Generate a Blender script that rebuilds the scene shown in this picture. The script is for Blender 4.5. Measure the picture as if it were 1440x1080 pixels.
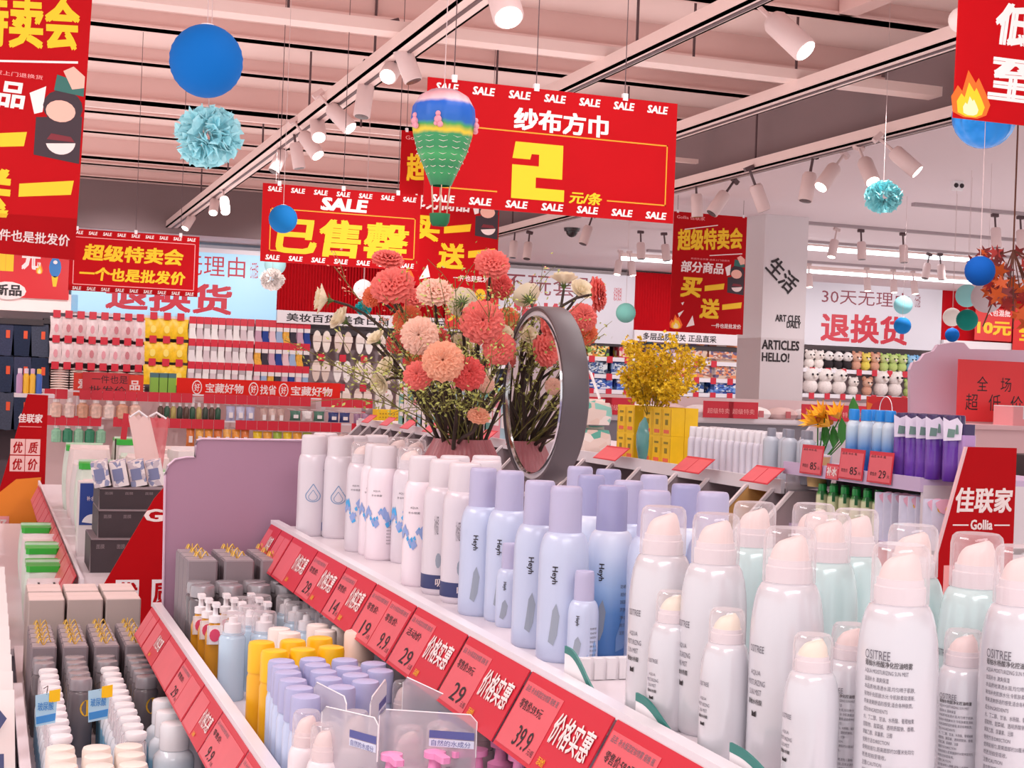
import bpy, math, random
from math import sin, cos, pi, radians, sqrt, atan2
from mathutils import Vector, Matrix
random.seed(7)
rnd = random.uniform
SC = bpy.context.scene
COL = SC.collection
for o in list(bpy.data.objects): bpy.data.objects.remove(o)

# ------------------------------------------------------------------ camera, light, exposure
EYE = 1.45
F = 2080.0
TH = radians(19.5)          # view direction turned this far from the aisle direction (+Y) towards +X
ROLL = 0.037
cam_d = bpy.data.cameras.new('camera')
cam_d.sensor_fit = 'HORIZONTAL'; cam_d.sensor_width = 36.0
cam_d.lens = F / 1440.0 * 36.0
cam_d.clip_start = 0.05; cam_d.clip_end = 100
cam = bpy.data.objects.new('camera', cam_d)
COL.objects.link(cam); SC.camera = cam
FW = Vector((sin(TH), cos(TH), 0)); RT = Vector((cos(TH), -sin(TH), 0)); UP = Vector((0, 0, 1))
cr = RT * cos(ROLL) + UP * sin(ROLL)
cu_ = -RT * sin(ROLL) + UP * cos(ROLL)
M = Matrix((cr, cu_, -FW)).transposed().to_4x4()
M.translation = Vector((0, 0, EYE))
cam.matrix_world = M

wd = bpy.data.worlds.new('world'); SC.world = wd; wd.use_nodes = True
bg = wd.node_tree.nodes['Background']
bg.inputs[0].default_value = (1.0, 0.96, 0.97, 1); bg.inputs[1].default_value = 1.25

def area(name, loc, rot, sx, sy, power, col=(1, .98, .99)):
    l = bpy.data.lights.new(name, 'AREA'); l.shape = 'RECTANGLE'; l.size = sx; l.size_y = sy
    l.energy = power; l.color = col
    o = bpy.data.objects.new(name, l); COL.objects.link(o); o.location = loc; o.rotation_euler = rot
    return o
def spot(loc, aim, power, ang=110, rad=.05, col=(1, .96, .95)):
    l = bpy.data.lights.new('shop_spot', 'SPOT'); l.energy = power; l.spot_size = radians(ang); l.spot_blend = .8; l.shadow_soft_size = rad; l.color = col
    o = bpy.data.objects.new('shop_spot', l); COL.objects.link(o); o.location = loc
    o.rotation_mode = 'QUATERNION'; o.rotation_quaternion = (Vector(aim) - Vector(loc)).to_track_quat('-Z', 'Y')
# ceiling light panels above and behind the viewpoint (outside the frame), spots of the tracks farther in
area('light_panel', (0.2, -0.8, 3.25), (radians(14), 0, 0), 2.5, 0.8, 50)
area('light_panel', (-1.6, 2.2, 3.3), (0, radians(-14), 0), 0.6, 2.6, 55)
area('light_panel', (1.9, 2.6, 3.36), (0, 0, 0), 1.0, 2.6, 55)
for X, Y, P in [(1.76, 5.5, 70), (1.76, 7.5, 70), (1.76, 9.5, 70), (1.76, 12, 80), (3.8, 6, 70), (3.8, 9, 70), (3.8, 12, 80), (-.8, 8, 70), (-.8, 11, 80)]:
    spot((X, Y, 2.9), (X - .3, Y + .6, 0), P, 130)
for X in (-3, -.5, 1.2, 3, 5, 7, 9, 11, 13): spot((X, 14.7, 2.75), (X, 17.0, 1.3), 75, 105)
for X, Y in [(6.4, 5.5), (6.4, 9), (9, 8), (9, 12)]: spot((X, Y, 2.85), (X, Y + .8, 0), 90, 130)
area('bounce_fill', (.5, 7.5, 1.9), (pi, 0, 0), 7.0, 13.0, 225, (1, .93, .92))  # added fill lights, no fixtures: they stand in for light bounced onto the ceilings
area('bounce_fill', (9.5, 9.0, 1.9), (pi, 0, 0), 8.0, 13.0, 110, (.98, .98, 1))
vs = SC.view_settings
vs.view_transform = 'Standard'; vs.look = 'None'; vs.gamma = 1; vs.use_curve_mapping = False
vs.exposure = -0.1

# ------------------------------------------------------------------ helpers: photo geometry
def ray(px, py):
    u = (px - 720) / F; v = (540 - py) / F
    t = u * cos(ROLL) - v * sin(ROLL); s = u * sin(ROLL) + v * cos(ROLL)
    return FW + RT * t + UP * s          # z component relative to the eye, depth 1
CAM = Vector((0, 0, EYE))
def PY(px, py, Y): r = ray(px, py); return CAM + r * (Y / r.y)
def PX(px, py, X): r = ray(px, py); return CAM + r * (X / r.x)
def PZ(px, py, z): r = ray(px, py); return CAM + r * ((z - EYE) / r.z)
def PD(px, py, d): return CAM + ray(px, py) * d

# ------------------------------------------------------------------ helpers: materials
def lin(c):
    if isinstance(c, str):
        c = c.lstrip('#'); c = [int(c[i:i + 2], 16) / 255 for i in (0, 2, 4)]
    return tuple((x / 12.92 if x <= .04045 else ((x + .055) / 1.055) ** 2.4) for x in c)
MATS = {}
def mat(name, col='#ffffff', rough=.45, metal=0, var=0, vscale=20, emit=0, spec=.5, sub=0, coat=0):
    if name in MATS: return MATS[name]
    m = bpy.data.materials.new(name); m.use_nodes = True
    nt = m.node_tree; b = nt.nodes['Principled BSDF']
    c = lin(col)
    b.inputs['Base Color'].default_value = (*c, 1)
    b.inputs['Roughness'].default_value = rough; b.inputs['Metallic'].default_value = metal
    b.inputs['Specular IOR Level'].default_value = spec
    if coat: b.inputs['Coat Weight'].default_value = coat
    if emit:
        b.inputs['Emission Color'].default_value = (*c, 1); b.inputs['Emission Strength'].default_value = emit
    if var:
        tc = nt.nodes.new('ShaderNodeTexCoord'); n = nt.nodes.new('ShaderNodeTexNoise'); n.inputs['Scale'].default_value = vscale
        n.inputs['Detail'].default_value = 3
        r = nt.nodes.new('ShaderNodeValToRGB')
        r.color_ramp.elements[0].position = .3; r.color_ramp.elements[1].position = .7
        r.color_ramp.elements[0].color = (*[max(0, x * (1 - var)) for x in c], 1)
        r.color_ramp.elements[1].color = (*[min(1, x * (1 + var)) for x in c], 1)
        nt.links.new(tc.outputs['Object'], n.inputs['Vector']); nt.links.new(n.outputs['Fac'], r.inputs['Fac'])
        nt.links.new(r.outputs['Color'], b.inputs['Base Color'])
    MATS[name] = m; return m
def ramp_mat(name, stops, axis='Z', rough=.4, noise=0, nscale=8, obj=True, constant=False):
    """colour bands along an object axis (generated coordinates), a little broken up by noise"""
    if name in MATS: return MATS[name]
    m = bpy.data.materials.new(name); m.use_nodes = True
    nt = m.node_tree; b = nt.nodes['Principled BSDF']; b.inputs['Roughness'].default_value = rough
    tc = nt.nodes.new('ShaderNodeTexCoord'); sp = nt.nodes.new('ShaderNodeSeparateXYZ')
    nt.links.new(tc.outputs['Generated'], sp.inputs[0])
    r = nt.nodes.new('ShaderNodeValToRGB')
    if constant: r.color_ramp.interpolation = 'CONSTANT'
    els = r.color_ramp.elements
    els[0].position = stops[0][0]; els[0].color = (*lin(stops[0][1]), 1)
    els[1].position = stops[-1][0]; els[1].color = (*lin(stops[-1][1]), 1)
    for p, c in stops[1:-1]:
        e = els.new(p); e.color = (*lin(c), 1)
    src = sp.outputs[axis]
    if noise:
        n = nt.nodes.new('ShaderNodeTexNoise'); n.inputs['Scale'].default_value = nscale
        nt.links.new(tc.outputs['Generated'], n.inputs['Vector'])
        a = nt.nodes.new('ShaderNodeMath'); a.operation = 'MULTIPLY_ADD'; a.inputs[1].default_value = noise; a.inputs[2].default_value = -noise / 2
        nt.links.new(n.outputs['Fac'], a.inputs[0])
        s = nt.nodes.new('ShaderNodeMath'); s.operation = 'ADD'
        nt.links.new(src, s.inputs[0]); nt.links.new(a.outputs[0], s.inputs[1]); src = s.outputs[0]
    nt.links.new(src, r.inputs['Fac']); nt.links.new(r.outputs['Color'], b.inputs['Base Color'])
    MATS[name] = m; return m
def patch_mat(name, cols, scale=6, rough=.5):
    """irregular patches of several colours, for printed packaging seen from far away"""
    if name in MATS: return MATS[name]
    m = bpy.data.materials.new(name); m.use_nodes = True
    nt = m.node_tree; b = nt.nodes['Principled BSDF']; b.inputs['Roughness'].default_value = rough
    tc = nt.nodes.new('ShaderNodeTexCoord'); n = nt.nodes.new('ShaderNodeTexVoronoi'); n.inputs['Scale'].default_value = scale
    oi = nt.nodes.new('ShaderNodeObjectInfo')
    ad = nt.nodes.new('ShaderNodeVectorMath'); ad.operation = 'ADD'
    nt.links.new(tc.outputs['Generated'], ad.inputs[0]); 
    mu = nt.nodes.new('ShaderNodeMath'); mu.operation = 'MULTIPLY'; mu.inputs[1].default_value = 37
    nt.links.new(oi.outputs['Random'], mu.inputs[0]); nt.links.new(mu.outputs[0], ad.inputs[1])
    sp = nt.nodes.new('ShaderNodeSeparateColor')
    nt.links.new(ad.outputs[0], n.inputs['Vector']); nt.links.new(n.outputs['Color'], sp.inputs[0])
    r = nt.nodes.new('ShaderNodeValToRGB'); r.color_ramp.interpolation = 'CONSTANT'
    k = len(cols)
    r.color_ramp.elements[0].color = (*lin(cols[0]), 1); r.color_ramp.elements[1].position = (k - 1) / k; r.color_ramp.elements[1].color = (*lin(cols[-1]), 1)
    for i, c in enumerate(cols[1:-1]):
        e = r.color_ramp.elements.new((i + 1) / k); e.color = (*lin(c), 1)
    nt.links.new(sp.outputs[0], r.inputs['Fac']); nt.links.new(r.outputs['Color'], b.inputs['Base Color'])
    MATS[name] = m; return m
def clear_mat(name, body=.10, edge=.45, bodycol='#ffffff', gloss=.35):
    """thin clear plastic: see-through face on, milkier and glossier towards its edges"""
    if name in MATS: return MATS[name]
    m = bpy.data.materials.new(name); m.use_nodes = True
    nt = m.node_tree; nt.nodes.remove(nt.nodes['Principled BSDF']); out = nt.nodes['Material Output']
    tr = nt.nodes.new('ShaderNodeBsdfTransparent')
    df = nt.nodes.new('ShaderNodeBsdfDiffuse'); df.inputs[0].default_value = (*lin(bodycol), 1)
    tl = nt.nodes.new('ShaderNodeBsdfTranslucent'); tl.inputs[0].default_value = (*lin(bodycol), 1)
    gl = nt.nodes.new('ShaderNodeBsdfGlossy'); gl.inputs['Roughness'].default_value = .06
    lw = nt.nodes.new('ShaderNodeLayerWeight'); lw.inputs[0].default_value = .25
    def mr(a, b):
        n = nt.nodes.new('ShaderNodeMapRange'); n.inputs[3].default_value = a; n.inputs[4].default_value = b
        nt.links.new(lw.outputs['Facing'], n.inputs[0]); return n.outputs[0]
    m0 = nt.nodes.new('ShaderNodeMixShader'); m0.inputs[0].default_value = .5
    nt.links.new(df.outputs[0], m0.inputs[1]); nt.links.new(tl.outputs[0], m0.inputs[2])
    m1 = nt.nodes.new('ShaderNodeMixShader'); nt.links.new(mr(body, edge), m1.inputs[0])
    nt.links.new(tr.outputs[0], m1.inputs[1]); nt.links.new(m0.outputs[0], m1.inputs[2])
    m2 = nt.nodes.new('ShaderNodeMixShader'); nt.links.new(mr(.03, gloss), m2.inputs[0])
    nt.links.new(m1.outputs[0], m2.inputs[1]); nt.links.new(gl.outputs[0], m2.inputs[2])
    nt.links.new(m2.outputs[0], out.inputs[0]); MATS[name] = m; return m

RED = mat('sign_red', '#b4020e', .6, var=.05, vscale=3, spec=.15)
TAGRED = mat('tag_red', '#cf2338', .35); TAGPINK = mat('tag_salmon', '#e0606a', .35, var=.05, vscale=12)
TAGEDGE = mat('tag_edge', '#f7a0a0', .3)
WHITE = mat('white_print', '#f7e6e4', .5); PUREW = mat('white_plastic', '#f2edf0', .35)
YEL = mat('yellow_print', '#f6c50c', .5); ORG = mat('orange_line', '#f59a1c', .5)
BLK = mat('black_print', '#2a2024', .6); GREYP = mat('grey_print', '#6a6670', .6)
METAL = mat('shelf_metal', '#cfc6c8', .35, .2); DARK = mat('dark_shelf', '#3a3034', .6)
CREAM = mat('cream_plastic', '#efe2dc', .4)
CLEAR = clear_mat('clear_plastic', .16, .60, '#f6f0f4', .3)
CLEAR2 = clear_mat('clear_board', .30, .8, '#e6e4ec', .3)
FILM = clear_mat('clear_film', .10, .35, '#f4f0f4', .6)

# ------------------------------------------------------------------ helpers: meshes
class MB:
    def __init__(s): s.v = []; s.f = []; s.m = []; s.mi = 0
    def add(s, vs, fs):
        n = len(s.v); s.v += [tuple(v) for v in vs]; s.f += [tuple(i + n for i in f) for f in fs]; s.m += [s.mi] * len(fs); return s
    def box(s, x0, y0, z0, x1, y1, z1, b=0):
        if b:
            return s.prism([(x0 + b, y0), (x1 - b, y0), (x1, y0 + b), (x1, y1 - b), (x1 - b, y1), (x0 + b, y1), (x0, y1 - b), (x0, y0 + b)], z0, z1)
        v = [(x, y, z) for z in (z0, z1) for y in (y0, y1) for x in (x0, x1)]
        return s.add(v, [(0, 2, 3, 1), (4, 5, 7, 6), (0, 1, 5, 4), (2, 6, 7, 3), (0, 4, 6, 2), (1, 3, 7, 5)])
    def prism(s, pts, z0, z1):       # outline in xy, extruded in z
        n = len(pts); v = [(x, y, z0) for x, y in pts] + [(x, y, z1) for x, y in pts]
        return s.add(v, [tuple(range(n))[::-1], tuple(range(n, 2 * n))] + [(i, (i + 1) % n, (i + 1) % n + n, i + n) for i in range(n)])
    def plate(s, pts, y0, y1):       # outline in xz, extruded in y
        n = len(pts); v = [(x, y0, z) for x, z in pts] + [(x, y1, z) for x, z in pts]
        return s.add(v, [tuple(range(n)), tuple(range(n, 2 * n))[::-1]] + [(i, (i + n), (i + 1) % n + n, (i + 1) % n) for i in range(n)])
    def lathe(s, prof, n=20, c=(0, 0, 0), sx=1, sy=1, rip=0, ripn=0):
        v = []; f = []
        for r, z in prof:
            for k in range(n):
                a = 2 * pi * k / n; q = r * (1 + (rip * (1 if k % 2 else -1) if ripn else 0))
                v.append((c[0] + q * cos(a) * sx, c[1] + q * sin(a) * sy, c[2] + z))
        for j in range(len(prof) - 1):
            for k in range(n):
                f.append((j * n + k, j * n + (k + 1) % n, (j + 1) * n + (k + 1) % n, (j + 1) * n + k))
        if prof[0][0] > 1e-5: f.append(tuple(range(n))[::-1])
        if prof[-1][0] > 1e-5: f.append(tuple(range((len(prof) - 1) * n, len(prof) * n)))
        return s.add(v, f)
    def tube(s, pts, r, n=6, r1=None):
        pts = [Vector(p) for p in pts]; v = []; f = []
        r1 = r if r1 is None else r1
        for i, p in enumerate(pts):
            d = (pts[min(i + 1, len(pts) - 1)] - pts[max(i - 1, 0)]).normalized()
            a = d.cross(Vector((0, 0, 1)) if abs(d.z) < .95 else Vector((1, 0, 0))).normalized(); b = d.cross(a)
            q = r + (r1 - r) * i / max(1, len(pts) - 1)
            for k in range(n):
                t = 2 * pi * k / n; v.append(p + a * cos(t) * q + b * sin(t) * q)
        for j in range(len(pts) - 1):
            for k in range(n): f.append((j * n + k, j * n + (k + 1) % n, (j + 1) * n + (k + 1) % n, (j + 1) * n + k))
        f.append(tuple(range(n))[::-1]); f.append(tuple(range((len(pts) - 1) * n, len(pts) * n)))
        return s.add(v, f)
    def ball(s, c, r, n=12, m=8, sx=1, sy=1, sz=1):
        prof = [(max(1e-6, r * sin(pi * j / m)), -r * cos(pi * j / m) * sz) for j in range(m + 1)]
        return s.lathe(prof, n, c, sx, sy)
    def xf(s, mtx, start=0):
        for i in range(start, len(s.v)): s.v[i] = tuple(mtx @ Vector(s.v[i]))
        return s
    def mesh(s, name, m, smooth=True, ang=40):
        me = bpy.data.meshes.new(name); me.from_pydata(s.v, [], s.f)
        for x in (m if isinstance(m, (list, tuple)) else [m]): me.materials.append(x)
        if max(s.m or [0]): me.polygons.foreach_set('material_index', s.m)
        if smooth:
            me.polygons.foreach_set('use_smooth', [True] * len(me.polygons))
            try: me.set_sharp_from_angle(angle=radians(ang))
            except Exception: pass
        me.update(); return me
def put(name, me, parent=None, loc=(0, 0, 0), rot=(0, 0, 0), kind=None):
    o = bpy.data.objects.new(name, me); COL.objects.link(o); o.location = loc; o.rotation_euler = rot
    if parent: o.parent = parent
    if kind: o['kind'] = kind
    return o
def obj(name, mb, m, parent=None, loc=(0, 0, 0), rot=(0, 0, 0), kind=None, smooth=True):
    return put(name, mb.mesh(name, m, smooth), parent, loc, rot, kind)
def tag(o, label, cat, group=None, kind=None):
    o['label'] = label; o['category'] = cat
    if group: o['group'] = group
    if kind: o['kind'] = kind
    return o
def thing(name, label, cat, loc=(0, 0, 0), rz=0, group=None):
    o = bpy.data.objects.new(name, None); COL.objects.link(o); o.location = loc; o.rotation_euler = (0, 0, rz)
    o.empty_display_size = .02
    return tag(o, label, cat, group)
def structure(name, mb, m, parent=None):
    o = obj(name, mb, m, parent, smooth=False)
    o['kind'] = 'structure'; return o
KIDS = {}
def kids(o):
    if o.name not in KIDS: KIDS[o.name] = list(o.children)
    return KIDS[o.name]
USED = set()
def place(proto, loc, rz=0, label=None, group=None, scale=1, rot=None):
    """first use moves the prototype itself; later ones copy it with its parts and sub-parts"""
    if proto.name not in USED:
        USED.add(proto.name); kids(proto)
        for c in proto.children: kids(c)
        r = proto
    else:
        r = proto.copy(); COL.objects.link(r)
        for ch in kids(proto):
            c = ch.copy(); COL.objects.link(c); c.parent = r
            for g in kids(ch):
                d = g.copy(); COL.objects.link(d); d.parent = c
    r.location = loc; r.rotation_euler = rot or (0, 0, rz); r.scale = (scale,) * 3 if not isinstance(scale, tuple) else scale
    if label: r['label'] = label
    if group: r['group'] = group
    return r
ORD = 'first second third fourth fifth sixth seventh eighth ninth tenth eleventh twelfth thirteenth fourteenth fifteenth sixteenth seventeenth eighteenth nineteenth twentieth'.split()
ORD += ['twenty-' + x for x in ORD[:9]] + ['thirtieth'] + ['thirty-' + x for x in ORD[:9]] + ['fortieth'] + ['forty-' + x for x in ORD[:9]]

# ------------------------------------------------------------------ helpers: lettering
TXT = {}
def glyphs(s, bold=0, shear=0, space=1.0):
    k = (s, bold, shear, space)
    base = 0; ext = bold
    if k not in TXT and ext > .001:      # heavier strokes: the same outline laid down again a little to each side
        v, f, a0, a1, b0, b1 = glyphs(s, base, shear, space); vv = []; ff = []; lay = -1
        for dx, dy in ((-ext, -ext * .8), (ext, -ext * .8), (-ext, ext * .8), (ext, ext * .8)) if ext > .012 else ((-ext, 0), (ext, 0)):
            n = len(vv); lay += 1; vv += [(p_[0] + dx, p_[1] + dy, lay) for p_ in v]; ff += [tuple(i + n for i in q) for q in f]
        TXT[k] = (vv, ff, a0 - ext, a1 + ext, b0 - ext * .8, b1 + ext * .8)
    if k not in TXT:
        cu = bpy.data.curves.new('lettering', 'FONT'); cu.body = s; cu.size = 1;  cu.shear = shear
        cu.resolution_u = 2; cu.space_character = space; cu.space_line = 1.0
        ob = bpy.data.objects.new('lettering', cu)
        me = bpy.data.meshes.new_from_object(ob)
        v = [(p.co.x, p.co.y, 0) for p in me.vertices]; f = [tuple(p.vertices) for p in me.polygons]
        bpy.data.objects.remove(ob); bpy.data.meshes.remove(me); bpy.data.curves.remove(cu)
        xs = [a[0] for a in v] or [0, 1]; ys = [a[1] for a in v] or [0, 1]
        TXT[k] = (v, f, min(xs), max(xs), min(ys), max(ys))
    return TXT[k]
def letters(parent, s, x0, z0, x1, z1, m, y=-.001, bold=.02, shear=0, rot=0, space=1.0, name='lettering', keep=False):
    """flat lettering filling the box x0..x1, z0..z1 of the parent's local xz plane, facing -y"""
    v, f, a0, a1, b0, b1 = glyphs(s, bold, shear, space)
    if not v: return None
    sx = (x1 - x0) / max(1e-6, a1 - a0); sz = (z1 - z0) / max(1e-6, b1 - b0)
    if keep: sx = sz = min(sx, sz)
    cx, cz = (x0 + x1) / 2, (z0 + z1) / 2; c, sn = cos(rot), sin(rot)
    vv = []
    for a, b, ly in v:
        px = (a - (a0 + a1) / 2) * sx; pz = (b - (b0 + b1) / 2) * sz
        vv.append((cx + px * c - pz * sn, y - ly * .0002, cz + px * sn + pz * c))
    mb = MB(); mb.add(vv, f)
    return obj(name, mb, m, parent, smooth=False)
def round_letters(parent, s, r, zc, w, h, m, ang=0, bold=.01, rot90=False, name='lettering', e=.0004):
    """lettering wrapped on a cylinder of radius r, centred at angle ang from local -y"""
    v, f, a0, a1, b0, b1 = glyphs(s, bold)
    sx = w / max(1e-6, a1 - a0); sz = h / max(1e-6, b1 - b0); vv = []
    for a, b, ly in v:
        px = (a - (a0 + a1) / 2) * sx; pz = (b - (b0 + b1) / 2) * sz
        if rot90: px, pz = pz, -px
        t = ang + px / r
        vv.append(((r + e + ly * .0001) * sin(t), -(r + e + ly * .0001) * cos(t), zc + pz))
    mb = MB(); mb.add(vv, f); return obj(name, mb, m, parent, smooth=False)
def wrap_poly(parent, pts, r, m, ang=0, name='print', e=.0005, n=14):
    """flat printed shape (list of (x,z) quads strips) wrapped on a cylinder: pts is a list of polygons"""
    mb = MB()
    for pg in pts:
        vv = [((r + e) * sin(ang + x / r), -(r + e) * cos(ang + x / r), z) for x, z in pg]
        mb.add(vv, [tuple(range(len(pg)))])
    return obj(name, mb, m, parent, smooth=False)

class Board:
    """a flat sign: local x to its right, z up, front faces local -y; u,v run 0..1 from its top left corner"""
    def __init__(s, name, label, cat, loc, w, h, m, rz=0, th=.006, group=None, outline=None, parent=None, panel='board'):
        s.w, s.h = w, h
        s.o = thing(name, label, cat, loc, rz, group) if parent is None else parent
        if outline is None: outline = [(0, 0), (1, 0), (1, 1), (0, 1)]
        s.p = obj(panel, MB().plate([(u * w, -v * h) for u, v in outline[::-1]], 0, th), m, s.o, smooth=False)
        s.y = -.0008
    def text(s, t, u0, v0, u1, v1, m, **k):
        return letters(s.p, t, u0 * s.w, -v1 * s.h, u1 * s.w, -v0 * s.h, m, y=k.pop('y', s.y), **k)
    def poly(s, pts, m, y=None, name='print'):
        y = s.y if y is None else y
        mb = MB()
        for pg in (pts if isinstance(pts[0][0], (list, tuple)) else [pts]):
            mb.add([(u * s.w, y, -v * s.h) for u, v in pg], [tuple(range(len(pg)))[::-1]])
        return obj(name, mb, m, s.p, smooth=False)
    def rect(s, u0, v0, u1, v1, m, y=None, name='print'): return s.poly([(u0, v0), (u1, v0), (u1, v1), (u0, v1)], m, y, name)
    def frame(s, u0, v0, u1, v1, t, m, gaps=()):
        tu = t / s.w; tv = t / s.h
        q = [[(u0, v0), (u1, v0), (u1, v0 + tv), (u0, v0 + tv)], [(u0, v0), (u0 + tu, v0), (u0 + tu, v1), (u0, v1)], [(u1 - tu, v0), (u1, v0), (u1, v1), (u1 - tu, v1)]]
        xs = [u0] + [g for ga in gaps for g in ga] + [u1]
        for i in range(0, len(xs), 2): q.append([(xs[i], v1 - tv), (xs[i + 1], v1 - tv), (xs[i + 1], v1), (xs[i], v1)])
        return s.poly(q, m, name='border_line')
def disc(cx, cy, rx, ry=None, n=16, a0=0, a1=2 * pi):
    ry = ry or rx
    return [(cx + rx * cos(a0 + (a1 - a0) * k / n), cy + ry * sin(a0 + (a1 - a0) * k / n)) for k in range(n)]

# ------------------------------------------------------------------ the room
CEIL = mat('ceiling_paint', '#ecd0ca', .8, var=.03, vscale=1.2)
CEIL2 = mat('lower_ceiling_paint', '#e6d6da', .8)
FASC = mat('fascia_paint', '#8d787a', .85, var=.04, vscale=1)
BEAM = mat('beam_paint', '#e6c2bc', .7)
WALLM = mat('wall_paint', '#dcc8ca', .8)
structure('floor', MB().box(-6, -3, -.1, 16, 17.2, 0), mat('floor_tile', '#c9b8b4', .25, var=.05, vscale=2))
structure('wall_back', MB().box(-6, 17.0, 0, 16, 17.2, 2.95), WALLM)
structure('ceiling', MB().box(-6, -3, 3.40, 4.7, 16.0, 3.5), CEIL)
structure('ceiling_dropped', MB().box(4.72, -3, 2.90, 16, 17.2, 3.0).box(-6, 15.9, 2.90, 4.72, 17.2, 3.0), CEIL2)
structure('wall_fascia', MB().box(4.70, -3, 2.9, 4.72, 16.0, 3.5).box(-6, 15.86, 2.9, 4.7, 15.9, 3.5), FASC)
for i, y in enumerate([2.4, 3.4, 4.4, 5.4, 6.35, 7.3, 8.3, 9.25, 10.2, 11.15, 12.1, 13.05, 14.0, 14.95]):
    h = .16 if i % 3 == 2 else .09
    b = obj('ceiling_beam', MB().box(-6, y - h * .55, 3.4 - h, 4.7, y + h * .55, 3.4).box(-6, y - h * .8, 3.4 - h, 4.7, y + h * .8, 3.4 - h + .012), BEAM, smooth=False)
    b['kind'] = 'structure'
# short ducts lying between the beams
for i, (px, py, Y) in enumerate([(775, 38, 6.0), (890, 48, 6.0), (1010, 60, 6.0), (1120, 60, 5.2), (1250, 20, 5.2), (1235, 85, 6.0)]):
    p = PY(px, py, Y)
    o = obj('ceiling_beam', MB().box(p.x - .05, Y - .3, 3.31, p.x + .05, Y + .3, 3.4, .02), BEAM, smooth=False); o['kind'] = 'structure'
# square column
cp = PY(1070, 480, 10.6)
cl = obj('trim_column', MB().box(cp.x, 10.6, 0, cp.x + .40, 11.0, 2.93), mat('column_paint', '#ddd4d6', .75), smooth=False); cl['kind'] = 'structure'
def colz(px, py): p = PY(px, py, 10.6); return p.x, p.z
for s, a, b_, c, d, r in [('生活', 1080, 372, 1120, 402, -.72), ('ARTICLES', 1071, 480, 1124, 491, 0), ('HELLO!', 1071, 497, 1110, 508, 0), ('ART CLES', 1090, 444, 1125, 452, 0), ('DAILY', 1106, 453, 1126, 461, 0)]:
    x0, z0 = colz(a, d); x1, z1 = colz(c, b_)
    if r:
        L = .31
        cx, cz = (x0 + x1) / 2, (z0 + z1) / 2
        letters(cl, s, cx - L / 2, cz - .078, cx + L / 2, cz + .078, BLK, y=10.596, bold=.02, rot=r)
    else:
        letters(cl, s, x0, z0, min(x1, cp.x + .398), z1, BLK, y=10.597, bold=.03)

# lighting tracks: white trays hung from thin rods
TRK = mat('track_paint', '#efd4ce', .5); ROD = mat('rod_dark', '#5a4448', .5)
def track(X, y0, y1, z, w, label, rods):
    t = thing('light_track', label, 'track', (X, (y0 + y1) / 2, z))
    L = (y1 - y0) / 2
    obj('tray', MB().box(-w / 2, -L, 0, w / 2, L, .012).box(-w / 2, -L, 0, -w / 2 + .012, L, .07).box(w / 2 - .012, -L, 0, w / 2, L, .07), TRK, t, smooth=False)
    obj('slot', MB().box(-.009, -L, -.006, .009, L, .002), ROD, t, smooth=False)
    for yy in rods:
        obj('hanging_rod', MB().tube([(0, yy - (y0 + y1) / 2, .0), (0, yy - (y0 + y1) / 2, 3.4 - z)], .007, 5), ROD, t)
    return t
track(1.76, 1.0, 15.8, 2.95, .13, 'white cable tray and lighting track crossing above the flowers', [4, 5.6, 7.2, 8.8, 10.4, 12, 13.6])
track(2.74, 1.0, 9.0, 2.95, .07, 'narrow white lighting track above the big red two yuan sign', [4.2, 6.2, 8.2])
track(3.80, 1.0, 15.5, 2.95, .11, 'white lighting track between the narrow track and the dropped ceiling', [4.5, 6.6, 8.7, 10.8, 13])
track(4.62, 1.0, 15.6, 2.88, .10, 'white lighting track running along the edge of the dropped ceiling', [6, 8.5, 11, 13.2])
ct = thing('cross_rail', 'long white rail crossing the open ceiling above all the tracks', 'rail', (0, 6.55, 3.02))
obj('bar', MB().box(-5.5, -.06, 0, 4.6, .06, .05), TRK, ct, smooth=False)
for x in (-2, -.4, 1.2, 3.2): obj('hanging_rod', MB().tube([(x, 0, .05), (x, 0, .42)], .007, 5), ROD, ct)
ct = thing('cross_rail', 'thin dark cable rail hung below the beams over the white sign', 'rail', (0, 9.3, 3.03))
obj('bar', MB().box(-5.5, -.02, 0, 4.6, .02, .03), TRK, ct, smooth=False)
for x in (-1.2, .3, 2.2, 3.4): obj('hanging_rod', MB().tube([(x, 0, .03), (x, 0, .40)], .007, 5), ROD, ct)

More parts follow.
